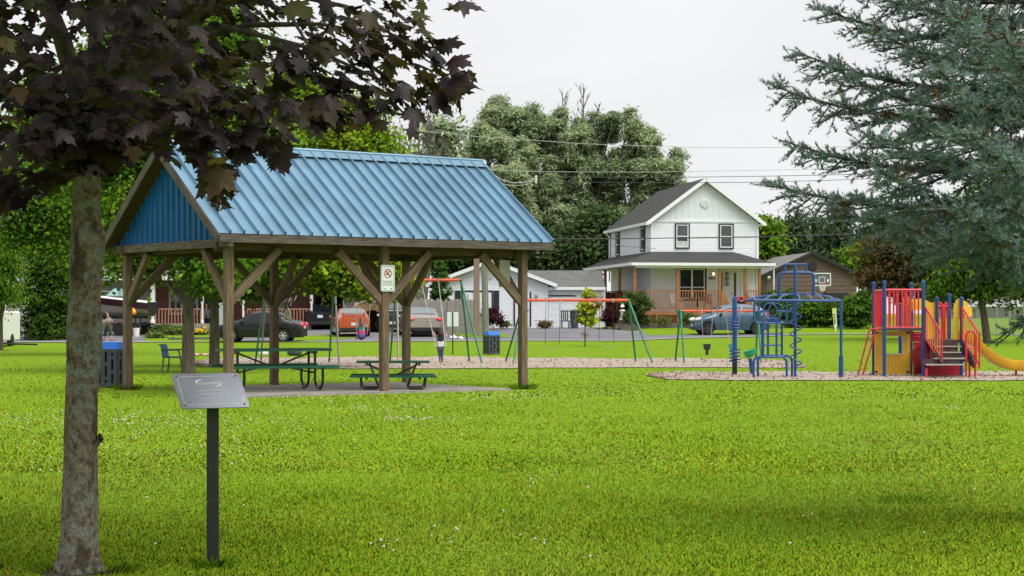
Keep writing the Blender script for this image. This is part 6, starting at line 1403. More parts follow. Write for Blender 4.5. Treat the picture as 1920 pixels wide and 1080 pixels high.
# man carrying a rolled bundle on the drive, seen in profile facing left
q = gpt(202, 640.5); g = lambda u, v, dy=0.: rel(u, v, dy, q); K = 1.0
J = dict(pelvis=g(203, 613), chest=g(203, 598), neck=g(202, 591), head=g(200, 584.5), lsh=g(202, 596.5, .19), rsh=g(205.5, 597, -.19), lel=g(198, 604, .22), lwr=g(194, 600, .15), rel=g(211, 601, -.24), rwr=g(205.5, 608, -.20),
         lhip=g(200, 615, .09), rhip=g(204, 615, -.09), lkn=g(196.5, 628, .1), rkn=g(207.5, 627, -.08), lan=g(194.5, 638.5, .1), ran=g(210.5, 638, -.1), ltoe=g(190.5, 640, .12), rtoe=g(206.5, 640, -.1), lcurl=(0, -1, 0), rcurl=(-1, 0, 0))
man = person('bearded man in grey shirt and dark shorts carrying a bundle on the drive', q, 0, J, K, [('shirt', 'cl_grey', [('torso', .0, 1, .022), ('shoulders',), ('seg', 'lsh', 'lel', 0, .6, .062, .056), ('seg', 'rsh', 'rel', 0, .6, .062, .056)]), ('shorts', 'cl_green', [('torso', -.3, -.02, .024), ('seg', 'lhip', 'lkn', 0, 1.0, .098, .085), ('seg', 'rhip', 'rkn', 0, 1.0, .098, .085)])], 'hair_brown', 0, face=(-1, -.15, -.1))
mb = MB(); capsule(mb, at(190, 607, q.y - .15), at(204, 602, q.y - .30), .15, .13); o = remeshed(mb, 'rolled_bundle', 'cl_mauve', None, .02); o.name = 'rolled_bundle'
tag(o, 'mauve grey rolled bundle held under the arm of the man', 'bundle')
# person in dark clothes by the brick house door
q = Vector(((387 - 960) / F * 103, 103, .58 + .36)); g = lambda u, v, dy=0.: rel(u, v, dy, q); K = 1.0
J = dict(pelvis=g(387, 592), chest=g(387, 583), neck=g(387, 578.5), head=g(387, 572.5), lsh=g(381, 582), rsh=g(393, 582), lel=g(380, 590, -.02), lwr=g(383, 594, -.14), rel=g(394.5, 590, -.02), rwr=g(391.5, 594, -.14),
         lhip=g(384, 594), rhip=g(390, 594), lkn=g(384, 603), rkn=g(390, 603), lan=g(384, 608, .02), ran=g(390, 608, .02), ltoe=g(383, 608.6, -.16), rtoe=g(391, 608.6, -.16), lcurl=(0, -1, 0), rcurl=(0, -1, 0))
person('person in dark clothes standing by the white porch post of the brick house', q, 0, J, K, [('jacket', 'cl_grey', [('torso', .0, 1, .022), ('shoulders',), ('seg', 'lsh', 'lel', 0, 1, .062, .05), ('seg', 'lel', 'lwr', 0, .9, .05, .04), ('seg', 'rsh', 'rel', 0, 1, .062, .05), ('seg', 'rel', 'rwr', 0, .9, .05, .04)]), ('trousers', 'cl_black', [('torso', -.3, -.02, .02), ('seg', 'lhip', 'lkn', 0, 1, .095, .07), ('seg', 'lkn', 'lan', 0, .95, .07, .05), ('seg', 'rhip', 'rkn', 0, 1, .095, .07), ('seg', 'rkn', 'ran', 0, .95, .07, .05)])], 'hair_brown', 0, face=(0, -1, 0))
# ---------------------------------------------------------------- foliage
def leaf_cloud(lobes, n, size, aspect=.6, clump=.35, up=.5, droop=0., shell=2.4, seed=0, per=30, jitter=.35):
    r = np.random.default_rng(seed); lobes = np.array(lobes, float); w = lobes[:, 3] * lobes[:, 5] * lobes[:, 4]; w = w ** .75; w /= w.sum()
    C = []; NN = []
    k = max(1, n // per); li = r.choice(len(lobes), k, p=w); L_ = lobes[li]
    d = r.normal(size=(k, 3)); d[:, 2] += .25; d /= np.linalg.norm(d, axis=1)[:, None]; rad = r.random(k) ** (1 / shell) * (1 + r.normal(0, .08, k))
    cc = L_[:, :3] + d * L_[:, 3:6] * rad[:, None]; cs = clump * (.6 + .8 * r.random(k)); flat = .55
    idx = np.repeat(np.arange(k), per); m = len(idx); off = r.normal(size=(m, 3)) * cs[idx][:, None] * np.array([1, 1, flat if per < 100 else .85])
    P = cc[idx] + off; nrm = d[idx] * .6 + r.normal(size=(m, 3)) * .55 + np.array([0, 0, up]); nrm /= np.linalg.norm(nrm, axis=1)[:, None]
    t = r.normal(size=(m, 3)) + np.array([0, 0, -droop]) + d[idx] * .5; t -= nrm * (t * nrm).sum(1)[:, None] * (1 if droop < 1 else .4); t /= np.linalg.norm(t, axis=1)[:, None]; b = np.cross(nrm, t)
    b /= np.maximum(np.linalg.norm(b, axis=1), 1e-6)[:, None]
    s = size * (1 + jitter * r.normal(size=m)).clip(.4, 1.8); l = s[:, None] * t * .5; wv = s[:, None] * aspect * b * .5; dip = nrm * (s * .10)[:, None]
    V = np.stack([P - l, P + wv * 1.0 + dip, P + l, P - wv * 1.0 + dip], 1).reshape(-1, 3)
    return V, np.arange(len(V)).reshape(-1, 4), cc
def limb(mb, a, b, r0, r1, sag=.1, n=7, seed=None):
    a, b = Vector(a), Vector(b); L_ = (b - a).length; P = []; j = Vector(RNG.normal(0, L_ * .06, 3))
    for i in range(5):
        t = i / 4; p = a.lerp(b, t) + j * math.sin(PI * t) + Vector((0, 0, L_ * sag * math.sin(PI * t))); P.append(p)
    mb.tube(P, [r0 + (r1 - r0) * i / 4 for i in range(5)], n)
def tree(name, label, cat, u, Y, lobes, n, size, leaf, trunk_r, h=None, group=None, bark='bark', aspect=.6, clump=.35, up=.5, droop=0., shell=2.4, per=30, lean=0., twigs=10, base=None):
    q = base or gat(u, Y); Y = q.y; t = thing(name, label, cat, q, 0, group); s = Y / F; Lw = []
    for lb in lobes:
        uu, vv, ru, rv = lb[:4]; dy = lb[4] if len(lb) > 4 else 0.; c = at(uu, vv, Y + dy) - q; Lw.append((c.x, c.y, c.z, ru * s, (lb[5] if len(lb) > 5 else (ru + rv) / 2 * s), rv * s))
    sd = abs(hash(label)) % 99991 if False else sum(ord(c) * (i + 1) for i, c in enumerate(label)) % 99991
    V, Fa, cc = leaf_cloud(Lw, n, size, aspect, clump, up, droop, shell, sd, per)
    if Lw and min(V[:, 2]) < -.05: V[:, 2] = np.maximum(V[:, 2], .01)
    arrmesh('crown', V, Fa, leaf, t)
    if trunk_r:
        mb = MB(); zc = h or min(l[2] for l in Lw); top = Vector((lean, 0, zc)); ztop = max(l[2] + l[5] * .5 for l in Lw); 
        mb.tube([(0, 0, -.1), (0, 0, .12), Vector((lean * .4, 0, zc * .5)), top, (lean + (sum(l[0] for l in Lw) / len(Lw) - lean) * .4, 0, zc + (ztop - zc) * .5)], [trunk_r * 1.45, trunk_r * 1.1, trunk_r * .95, trunk_r * .85, trunk_r * .4], 10)
        for l in (Lw if len(Lw) < 14 else Lw[::6]): limb(mb, top * .9, (l[0], l[1], l[2]), trunk_r * .45, trunk_r * .1, .08)
        for i in RNG.choice(len(cc), min(twigs * 4, len(cc)), replace=False):
            l = min(Lw, key=lambda l: (l[0] - cc[i][0]) ** 2 + (l[1] - cc[i][1]) ** 2 + (l[2] - cc[i][2]) ** 2); limb(mb, (l[0], l[1], l[2]), cc[i], trunk_r * .12, trunk_r * .03, .05, 5)
        mb.build('trunk', bark, t, smooth=True, ang=80)
    return t
# left group
A = gpt(353, 701); tree('maple_tree', 'thick trunked green maple standing behind the chair', 'tree', 353, 0, [(300, 190, 165, 120, 1), (190, 300, 120, 110, 1.5), (430, 300, 130, 110, 1), (300, 410, 130, 95, .5), (395, 490, 70, 62, -.3), (250, 500, 60, 38, .5), (330, 80, 180, 110, 1)], 72000, .115, 'maple', .165, h=1.9, base=A, clump=.32, aspect=.75)
A = gpt(402, 689); tree('maple_tree', 'slimmer trunked maple left of the front shelter post', 'tree', 402, 0, [(440, 440, 90, 80, 1), (470, 520, 62, 38, .3), (415, 522, 50, 40, 0), (350, 440, 90, 70, 1), (520, 500, 50, 45, 1)], 38000, .11, 'maple_d', .15, h=2.1, base=A, clump=.3, aspect=.75)
tree('maple_tree', 'yellow green maple behind the middle of the blue roof', 'tree', 514, 53, [(600, 285, 105, 85, 1.2), (550, 200, 80, 75, 1.5), (650, 225, 60, 55, 1), (705, 280, 42, 40, .5), (640, 385, 110, 90, 1), (640, 505, 85, 48, -1.2), (570, 480, 55, 45, -.5), (715, 475, 42, 60, -.5), (735, 525, 28, 30, -.5), (690, 530, 40, 30, -1)], 72000, .112, 'maple_y', .14, h=2.2, clump=.28, aspect=.75)
tree('maple_tree', 'tall maple filling the gap left of the foreground trunk', 'tree', 166, 66, [(95, 240, 85, 95, 1), (60, 330, 75, 75, 0), (130, 370, 75, 75, 0), (35, 430, 55, 45, 0), (150, 470, 55, 45, 0), (240, 330, 70, 90, 1), (215, 450, 50, 50, 0)], 50000, .13, 'maple', .2, h=3, clump=.4, aspect=.75)
A = gat(92, 92); tree('cedar_tree', 'dense dark green cedar column at the lawn edge on the left', 'tree', 92, 0, [(90, 425, 44, 60), (90, 490, 50, 60), (88, 550, 53, 50), (90, 595, 52, 35), (90, 622, 50, 22)], 46000, .14, 'thuja', .12, h=.5, base=A, aspect=.5, clump=.16, up=.9, shell=4)
tree('shrub_tree', 'loose yellowish bush tree hanging over the white trailer', 'tree', 2, 76, [(8, 480, 38, 50), (20, 535, 24, 46), (-20, 530, 40, 70)], 16000, .14, 'maple', .09, h=1.2, clump=.25, aspect=.4, droop=1.2)
tree('deciduous_tree', 'tall leafy tree behind the beige garage on the left', 'tree', 215, 132, [(200, 380, 95, 90), (270, 320, 90, 80), (150, 440, 70, 60), (330, 380, 90, 90)], 11000, .5, 'maple_d', .3, clump=.8)
tree('deciduous_tree', 'leafy tree behind the brick bungalow roof', 'tree', 600, 134, [(470, 400, 100, 90), (580, 420, 90, 70), (690, 420, 75, 60), (760, 460, 60, 45)], 11000, .5, 'maple_d', .3, clump=.8)
# willow belt behind the houses
WG = 'willow trees behind the houses'
def willow(label, u, Y, lobes, n, leaf='willow', **k):
    rp_ = random.Random(int(u)); sub_ = []
    for l in lobes:                      # every bough is a bunch of smaller leafy puffs
        for i in range(8):
            a, q_ = rp_.uniform(0, 2 * PI), rp_.uniform(.2, .86); s_ = rp_.uniform(.26, .46); dy = rp_.uniform(-1, 1) * l[2] * Y / F * .8
            sub_.append((l[0] + l[2] * q_ * math.cos(a), l[1] - l[3] * .08 + l[3] * q_ * math.sin(a), l[2] * s_, l[3] * s_ * rp_.uniform(.9, 1.35), (l[4] if len(l) > 4 else 0) + dy))
    lobes = sub_; return tree('willow_tree', label, 'tree', u, Y, lobes, int(n * 4.2), .27, leaf, .32, None, WG, aspect=.30, clump=.20, up=.7, droop=.6, shell=3., per=24, twigs=14, **k)
willow('leftmost broad willow right behind the blue roof end', 930, 126, [(905, 290, 52, 52), (880, 335, 42, 40), (940, 255, 52, 48, 2), (955, 360, 62, 60, -2), (930, 420, 70, 60), (985, 400, 48, 55), (905, 400, 55, 55), (975, 300, 40, 45, 1)], 24000)
willow('tall rounded willow with the highest leafy top', 985, 131, [(945, 228, 36, 33), (985, 222, 38, 32), (1010, 260, 36, 40), (975, 280, 48, 50), (1005, 330, 40, 60), (1000, 430, 45, 70)], 16000, 'willow_d')
willow('narrow willow below the left bare tree top', 1058, 129, [(1055, 245, 32, 36), (1040, 290, 38, 45), (1075, 280, 34, 44), (1060, 350, 45, 60), (1050, 440, 55, 60), (1035, 400, 40, 60)], 16000)
willow('wide willow below the right bare tree top', 1115, 130, [(1105, 250, 34, 35), (1135, 250, 34, 38), (1110, 310, 48, 50), (1150, 330, 35, 50), (1125, 400, 55, 60), (1100, 460, 55, 45)], 17000, 'willow_d')
willow('rightmost open willow left of the white house peak', 1205, 128, [(1195, 245, 30, 36), (1215, 285, 38, 40), (1250, 305, 36, 38), (1262, 350, 26, 34), (1180, 310, 30, 45), (1210, 350, 42, 45), (1170, 400, 48, 50), (1130, 460, 50, 40)], 15000)
tree('shrub', 'dark bushes below the willows beside the blue roof end', 'bushes', 1060, 122, [(1010, 480, 60, 45), (1080, 470, 60, 48), (1130, 440, 40, 50), (950, 480, 50, 40)], 22000, .28, 'shaded_wood', .1, clump=.5)
tree('shrub', 'dark trees behind the white bungalow roof', 'bushes', 830, 124, [(770, 480, 50, 40), (830, 470, 55, 48), (890, 470, 50, 50)], 17000, .28, 'shaded_wood', .15, clump=.5)
def bare(label, u, Y, stems, seed):
    r = random.Random(seed); q = gat(u, Y); t = thing('bare_tree', label, 'tree', q); mb = MB()
    def grow(p, d, l, rad, dep):
        e = p + d * l; mid = p + d * l * .5 + Vector((r.uniform(-1, 1), r.uniform(-1, 1), 0)) * l * .05; mb.tube([p, mid, e], [rad, rad * .8, rad * .6], 5)
        if dep:
            for i in range(r.choice((2, 3, 3))):
                nd = (d + Vector((r.uniform(-1, 1), r.uniform(-1, 1), r.uniform(.1, .7))) * .55).normalized(); grow(p.lerp(e, r.uniform(.4, 1)), nd, l * r.uniform(.5, .75), rad * .5, dep - 1)
    for uu, v0, v1 in stems:
        a, b = at(uu, v0, Y) - q, at(uu + r.uniform(-3, 3), v1, Y) - q; mb.tube([(0, 0, -.1), a], [.2, .1], 6); d = b - a; L_ = d.length; d.normalize()
        n = 7
        for i in range(n):
            p = a + d * L_ * i / n; mb.tube([p, p + d * L_ / n], [.085 * (1 - i / n) + .02, .085 * (1 - (i + 1) / n) + .02], 5)
            for j in range(2): nd = (d + Vector((r.uniform(-1, 1), r.uniform(-1, 1), 0)) * .6).normalized(); grow(p, nd, L_ * .24 * (1 - .5 * i / n), .04, 2)
    mb.build('branches', 'bark_thin', t)
bare('two bare grey tree tops rising above the willows', 1072, 134, [(1056, 300, 172), (1094, 300, 165), (1124, 290, 195)], 3)
bare('cluster of bare thin stems right of the yellow green maple', 790, 120, [(768, 400, 232), (786, 420, 215), (800, 420, 222), (752, 400, 245), (815, 420, 215)], 5)
tree('sparse_tree', 'thin leaved tree between bare stems and the willows', 'tree', 828, 122, [(822, 250, 22, 32), (838, 300, 26, 30), (815, 310, 24, 30), (850, 255, 14, 22)], 2600, .42, 'willow_d', .15, clump=.55, aspect=.4)
# right-hand background
tree('deciduous_tree', 'small light tree between white house and brown garage', 'tree', 1440, 128, [(1432, 430, 12, 26), (1440, 470, 20, 30), (1452, 440, 9, 16)], 3500, .36, 'maple', .15, clump=.4)
def conifer(label, u, Y, vt, vb, rpx, n, leaf='conifer'):
    lob = []; k = 7
    for i in range(k): f_ = (i + .5) / k; lob.append((u + RNG.normal(0, rpx * .06), vt + (vb - vt) * f_, rpx * (.08 + .92 * f_), (vb - vt) / k * .62))
    return tree('conifer_tree', label, 'tree', u, Y, lob, n, .5, leaf, .2, 1.2, None, aspect=.26, clump=.4, up=.1, droop=1.0, shell=4, per=20)
conifer('slim pointed conifer right behind the brown garage roof', 1493, 138, 398, 520, 30, 6500)
conifer('pointed conifer at the white house side of the brown garage', 1466, 142, 418, 520, 30, 5000)
conifer('broad conifer behind the brown garage under the spruce tips', 1575, 138, 392, 530, 55, 9000)
conifer('dark conifer between the two pointed tops', 1535, 144, 410, 520, 30, 5000)
tree('deciduous_tree', 'bright green bush tree at the right edge of the brown garage', 'tree', 1618, 120, [(1612, 490, 30, 32), (1640, 470, 30, 40)], 5000, .32, 'maple', .12, clump=.4)
tree('russet_tree', 'russet tinged tree behind the tall blue playground posts', 'tree', 1690, 82, [(1660, 470, 48, 45), (1700, 440, 55, 50), (1735, 490, 48, 48), (1680, 525, 55, 38), (1640, 520, 34, 30), (1720, 545, 40, 32), (1760, 440, 45, 45)], 22000, .17, 'russet', .13, h=1.6, clump=.3)
A = gpt(1851, 644); tree('maple_tree', 'green tree with leaning trunk behind the yellow slide', 'tree', 1851, 0, [(1850, 470, 75, 65), (1800, 500, 50, 48), (1900, 500, 60, 55), (1780, 545, 38, 30), (1840, 540, 50, 30), (1900, 550, 40, 28), (1860, 400, 80, 55), (1950, 450, 60, 60)], 30000, .17, 'maple_d', .16, h=2.4, base=A, clump=.3, lean=-.35)
hq = gat(1545, 98.5); tree('clipped_hedge', 'long clipped green hedge in front of the brown garage', 'hedge', 1545, 98.5, [(1480 + 18 * i, 588, 17, 25, 0, .6) for i in range(9)], 22000, .15, 'hedge', 0, aspect=.6, clump=.12, up=.6, shell=5)
tree('shrub', 'rounded bush at the right end of the clipped hedge', 'bush', 1612, 96, [(1605, 585, 26, 28), (1622, 575, 18, 30)], 7000, .16, 'hedge', 0, clump=.15, shell=4)
tree('shrub', 'pale shrub topping the hedge behind the blue hoop', 'bush', 1470, 101, [(1452, 560, 22, 14), (1480, 556, 20, 12), (1440, 575, 20, 20)], 4000, .15, 'shrub', 0, clump=.15, shell=4)
tree('cedar_tree', 'conical bright green cedar behind the grey fence', 'tree', 825, 98, [(825, 500, 8, 16), (825, 520, 15, 20), (825, 545, 19, 22), (825, 575, 20, 24), (825, 600, 19, 20)], 9000, .13, 'thuja_l', .08, h=.6, aspect=.5, clump=.09, up=1., shell=5)
tree('shrub', 'dark purple barberry beside the green pole', 'bush', 928, 99, [(920, 590, 11, 14), (930, 600, 12, 10), (912, 598, 7, 9)], 1500, .22, 'purple', 0, clump=.16, aspect=.3, droop=.8)
for lb, u, v, ru, rv, Y, lf, n in (('rounded green shrub at the corner of the cedar porch', 1192, 572, 30, 26, 99.2, 'shrub', 5000), ('dark purple shrub left of the lighthouse ornament', 1142, 594, 12, 15, 99.3, 'purple', 2200), ('low green hosta below the porch lattice, nearer the corner', 1208, 600, 12, 8, 99.6, 'lily', 1200), ('small hosta midway along the porch lattice', 1241, 602, 8, 5, 99.7, 'lily', 700), ('pale hosta near the blue car bonnet', 1292, 597, 13, 9, 99.8, 'lily', 1200),
    ('small shrub under the right shutter of the bungalow', 946, 609, 8, 4, 101, 'shrub', 600), ('dry brown shrub beside the garage wing corner', 1022, 609, 9, 6, 101, 'russet', 700), ('tiny shrub by the lighthouse wall', 1176, 596, 8, 7, 98.2, 'shrub', 500),
    ('left bushy plant in the bed before the brick porch', 305, 620, 22, 9, 97, 'shrub', 2500), ('grassy clump in the bed nearest the drive', 292, 632, 14, 8, 92, 'lily', 1500), ('middle leafy plant in the bed before the brick porch', 335, 622, 20, 9, 96, 'lily', 2500), ('low green plant at the bed edge right of the thick trunk', 376, 626, 14, 7, 96, 'shrub', 1300)):
    tree('shrub', lb, 'bush', u, Y, [(u, v, ru, rv)], n, .16, lf, 0, clump=.12, aspect=.35, droop=.3, base=gat(u, Y))
q = at(374, 619, 95.5); tt = thing('flowering_plant', 'orange yellow flowers between the two maple trunks', 'flowers', gat(374, 95.5)); mb = MB()
for i in range(40): p = q + Vector((RNG.normal(0, .2), RNG.normal(0, .15), RNG.normal(0, .06))); mb.ell(p, .05, 5, 4)
wb(mb, 'blossom', 'flower_y', tt); mb = MB()
for i in range(16): a = RNG.normal(0, .15, 2); mb.tube([(a[0] * .4, a[1] * .4, 0), (a[0], a[1], max(.15, q.z - gat(374, 95.5).z))], .012, 4)
mb.build('stem', 'lily', tt)
# lawn patches among the drives
def patch(name, rail, dz=.03): return sheet(name, rail, 'lawn', dz, 6)
patch('lawn_bed', [(272, 632, 641.5), (285, 622, 642), (420, 618, 642), (450, 622, 641.8)]); patch('lawn_bed', [(545, 631, 640.6), (580, 630, 640.4), (640, 629, 637), (668, 630, 633)]); patch('lawn_bed', [(668, 610, 614), (700, 609, 617), (760, 608, 617), (800, 612, 622), (890, 618, 634), (935, 624, 632), (955, 630, 634)]); patch('lawn_bed', [(1196, 611, 615), (1216, 609, 629.5), (1290, 606, 628), (1420, 606, 626), (1500, 606, 626.5), (1700, 604, 626.5), (2050, 603, 628)], .022)
mb = MB()
for i in range(26): u = 318 + i * 4.2; p = gpt(u, 638.5 - .2 * i * .2); mb.box((p.x, p.y, p.z + .06), (.13, .16, .17), Euler((0, 0, RNG.normal(0, .1))))
c = gpt(370, 638); mb.v = [(x - c.x, y - c.y, z - c.z) for x, y, z in mb.v]; tag(mb.build('stone_edging', 'stone', None, loc=c), 'row of dark edging stones before the brick house bed', 'stone edging')
# sapling with stake-thin trunk
q = gpt(1097, 650); t = tree('sapling', 'young yellow green sapling in front of the garage wing', 'sapling', 1097, 0, [(1104, 555, 12, 16), (1092, 577, 13, 14), (1108, 578, 12, 14), (1090, 600, 14, 11), (1110, 602, 15, 12), (1101, 590, 14, 12)], 900, .16, 'sapling', .026, h=.9, base=q, clump=.08, per=8, aspect=.7)
V, Fa, cc = leaf_cloud([(*(at(1118, 566, q.y) - q), .22, .22, .28)], 110, .17, .7, .12, .4, 0, 2.4, 77, 8); arrmesh('reddish_leaves', V, Fa, 'sapling_r', t)
V, Fa, cc = leaf_cloud([(*(at(1094, 633, q.y) - q), .08, .08, .22)], 30, .12, .6, .08, .4, 0, 2.4, 78, 6); arrmesh('low_leaves', V, Fa, 'sapling_r', t)

# ---------------------------------------------------------------- foreground purple maple
bk = bpy.data.materials.new('lichen_bark'); bk.use_nodes = True; N, L = nt(bk); b = N['Principled BSDF']; b.inputs['Roughness'].default_value = .95; b.inputs['Specular IOR Level'].default_value = .2
tc = N.new('ShaderNodeTexCoord')
c0 = ramp(noise(34, 10, (1.1, 1.1, .8)), .34, (.095, .073, .054), .66, (.285, .235, .185))
lich = ramp(noise(11, 10, (1, 1, 1.2)), .50, (0, 0, 0), .57, (1, 1, 1)); c1 = mixc(lich, c0, ramp(noise(110, 4), .35, (.13, .14, .115), .65, (.33, .345, .30)))
dk = ramp(noise(5.5, 7, (1, 1, .5)), .56, (0, 0, 0), .63, (.85, .85, .85)); c2 = mixc(dk, c1, ramp(noise(40, 3), .3, (.028, .02, .015), .7, (.085, .06, .045)))
og = ramp(noise(17, 2), .76, (0, 0, 0), .80, (1, 1, 1)); c3 = mixc(og, c2, ramp(noise(50, 2), .3, (.30, .16, .03), .7, (.4, .24, .06)))
L.new(c3, b.inputs['Base Color']); bp = N.new('ShaderNodeBump'); bp.inputs['Strength'].default_value = 1; bp.inputs['Distance'].default_value = .035; L.new(noise(46, 9, (1.4, 1.4, .5)), bp.inputs['Height'])
b2 = N.new('ShaderNodeBump'); b2.inputs['Strength'].default_value = .7; b2.inputs['Distance'].default_value = .012; L.new(noise(95, 4), b2.inputs['Height']); L.new(bp.outputs[0], b2.inputs['Normal']); L.new(b2.outputs[0], b.inputs['Normal'])
M['lichen_bark'] = bk
Q = gpt(146, 1075); t = thing('purple_maple', 'foreground maple with lichen covered trunk and dark purple leaves', 'tree', Q); s = Q.y / F
outl = [(1085, 98, 196), (1068, 105, 188), (1040, 110, 184), (1000, 114, 183), (900, 118, 182), (800, 122, 183), (740, 125, 184), (690, 126, 188), (640, 124, 191), (600, 124, 189), (570, 127, 187), (540, 130, 187), (500, 130, 191), (465, 131, 197), (440, 134, 198), (415, 136, 190), (385, 137, 187), (340, 139, 189), (310, 140, 190), (260, 138, 196), (215, 130, 205)]
n = 32; vs_o = np.array([o[0] for o in outl], float); lf = np.array([o[1] for o in outl], float); rg = np.array([o[2] for o in outl], float); rows = 110; V = []; Fs = []
for i in range(rows):
    v = 1085 + (215 - 1085) * i / (rows - 1); a, b_ = np.interp(-v, -vs_o, lf), np.interp(-v, -vs_o, rg); cx, rr_ = (a + b_) / 2, (b_ - a) / 2; c = at(cx, v, Q.y) - Q
    for j in range(n):
        th = 2 * PI * j / n; k = 1 + .035 * math.sin(3 * th + v * .013) + .03 * math.sin(5 * th - v * .021) + RNG.normal(0, .011)
        if v > 1010: k += .26 * max(0, math.cos(5 * th + .6)) ** 1.5 * ((v - 1010) / 75) ** 1.5 + .05 * (v - 1010) / 75
        V.append((c.x + rr_ * s * k * math.cos(th), rr_ * s * k * math.sin(th), c.z))
    if i:
        for j in range(n): Fs.append(((i - 1) * n + j, (i - 1) * n + (j + 1) % n, i * n + (j + 1) % n, i * n + j))
tk = arrmesh('trunk', V, Fs, 'lichen_bark', t, smooth=True)
ctop = at(166, 225, Q.y) - Q
mb = MB()
CE = Vector((-2.5 - Q.x, -.15, 4.25)); RX, RY, RZ = 2.55, 2.6, 2.45
limbs = []
for az_ in (-20, 35, 80, 125, 170, 215, 265, 310):
    e = CE + Vector((RX * .75 * math.cos(R(az_)), RY * .75 * math.sin(R(az_)), random.uniform(-1.0, .2))); limb(mb, ctop + Vector((0, 0, -.1)), e, .055, .015, .12); limbs.append(e)
limb(mb, ctop, CE + Vector((0, 0, 1.8)), .08, .02, 0)
tips = [at(735, 70, 9.9) - Q, at(812, 112, 9.8) - Q, at(600, 120, 9.3) - Q, at(400, 200, 9.0) - Q, at(430, 330, 9.0) - Q, at(780, 180, 9.9) - Q]
for e in tips: limb(mb, ctop + Vector((.1, 0, .25)), e, .03, .005, .16)
limb(mb, at(735, 70, 9.9) - Q, at(868, 140, 9.7) - Q, .006, .003, .05); limb(mb, at(780, 180, 9.9) - Q, at(800, 215, 9.8) - Q, .004, .002, .02)
mb.build('limbs', 'bark', t, smooth=True, ang=80)
# leaves
half_o = [(0, 0), (.10, -.06), (.33, -.13), (.27, .04), (.47, .10), (.37, .19), (.46, .27), (.66, .42), (.46, .42), (.44, .53), (.24, .46), (.21, .60), (.25, .70), (.11, .78)]
out = half_o + [(0, 1.0)] + [(-x, y) for x, y in half_o[:0:-1]]
pts2 = np.array([(0, .28)] + out); nl = len(pts2)
tri = np.array([(0, 1 + i, 1 + (i + 1) % (nl - 1)) for i in range(nl - 1)])
poly = [(-700, 420), (-40, 400), (0, 392), (50, 370), (95, 350), (150, 322), (200, 318), (255, 300), (300, 292), (345, 290), (380, 320), (395, 392), (432, 385), (445, 320), (470, 292), (500, 300), (520, 326), (540, 318), (556, 255), (620, 238), (690, 222), (760, 246), (812, 236), (850, 200), (893, 186), (892, 140), (858, 108), (842, 62), (800, 38), (790, 12), (878, 8), (882, -40), (760, -150), (900, -400), (700, -1200), (-700, -1200)]
pu = np.array([p[0] for p in poly], float); pv = np.array([p[1] for p in poly], float)
def inside(u, v):
    c = False; j = len(pu) - 1
    for i in range(len(pu)):
        if (pv[i] > v) != (pv[j] > v) and u < (pu[j] - pu[i]) * (v - pv[i]) / (pv[j] - pv[i]) + pu[i]: c = not c
        j = i
    return c
r = np.random.default_rng(5); LV = []; LF = []; LM = []; TW = MB(); cnt = 0
def put_leaf(P, nrm, tip, size, mi, bend):
    global cnt
    nrm = nrm / np.linalg.norm(nrm); tip = tip - nrm * np.dot(tip, nrm); tip /= np.linalg.norm(tip); sd_ = np.cross(tip, nrm)
    x = pts2[:, 0] * r.uniform(.88, 1.08); y = pts2[:, 1]; z = -np.abs(x) * bend[0] - (y ** 2) * bend[1] + .05 * np.sin(9 * x + bend[2]) * y
    LV.append(P + size * (x[:, None] * sd_ + y[:, None] * tip + z[:, None] * nrm)); LF.append(tri + cnt * nl); LM.append(np.full(len(tri), mi)); cnt += 1
def cluster(c, k, sprd, spec=None):
    for _ in range(k):
        d = r.normal(size=3); d /= np.linalg.norm(d); P = c + d * sprd * np.array([1, 1, .7]) * r.random() ** .5
        if c[0] + Q.x > -1.05 and r.random() < .38: continue
        W = P + np.array(Q); u, v = 960 + F * W[0] / W[1], HOR - F * (W[2] - EYE) / W[1]
        if W[1] < 6.5 or not inside(u, v - 6): continue
        outw = np.array([P[0] - CE.x, P[1] - CE.y, 0]); outw /= np.linalg.norm(outw) + 1e-6
        nrm = np.array([0, 0, 1.]) + outw * .55 + r.normal(size=3) * .45; tip = outw * .8 + np.array([0, 0, -.75]) + r.normal(size=3) * .5; size = r.uniform(.075, .135)
        bot = at(0, 0, 1); tp_ = P + size * .8 * tip / np.linalg.norm(tip); Wt = tp_ + np.array(Q); ut, vt_ = 960 + F * Wt[0] / Wt[1], HOR - F * (Wt[2] - EYE) / Wt[1]
        if not inside(ut, vt_ - 16): continue
        z = r.random(); put_leaf(P, nrm, tip, size, 0 if z < .66 else (1 if z < .86 else 2), (r.uniform(.1, .5), r.uniform(.0, .35), r.uniform(0, 6)))
k = 0
while k < 1750:
    d = r.normal(size=3); d /= (np.abs(d) ** 3).sum() ** (1 / 3); rad = r.random() ** (1 / 2.6); c = np.array(CE) + d * np.array([RX, RY, RZ]) * rad
    if c[2] > 5.2 and r.random() < .45: continue
    k += 1
    if (int(c[0] * 2.3 + 40) * 7919 + int(c[1] * 2.3 + 40) * 104729 + int(c[2] * 2.6 + 40) * 1299709) % 97 < 22: continue      # gaps between the boughs
    cluster(c, 7, .24)
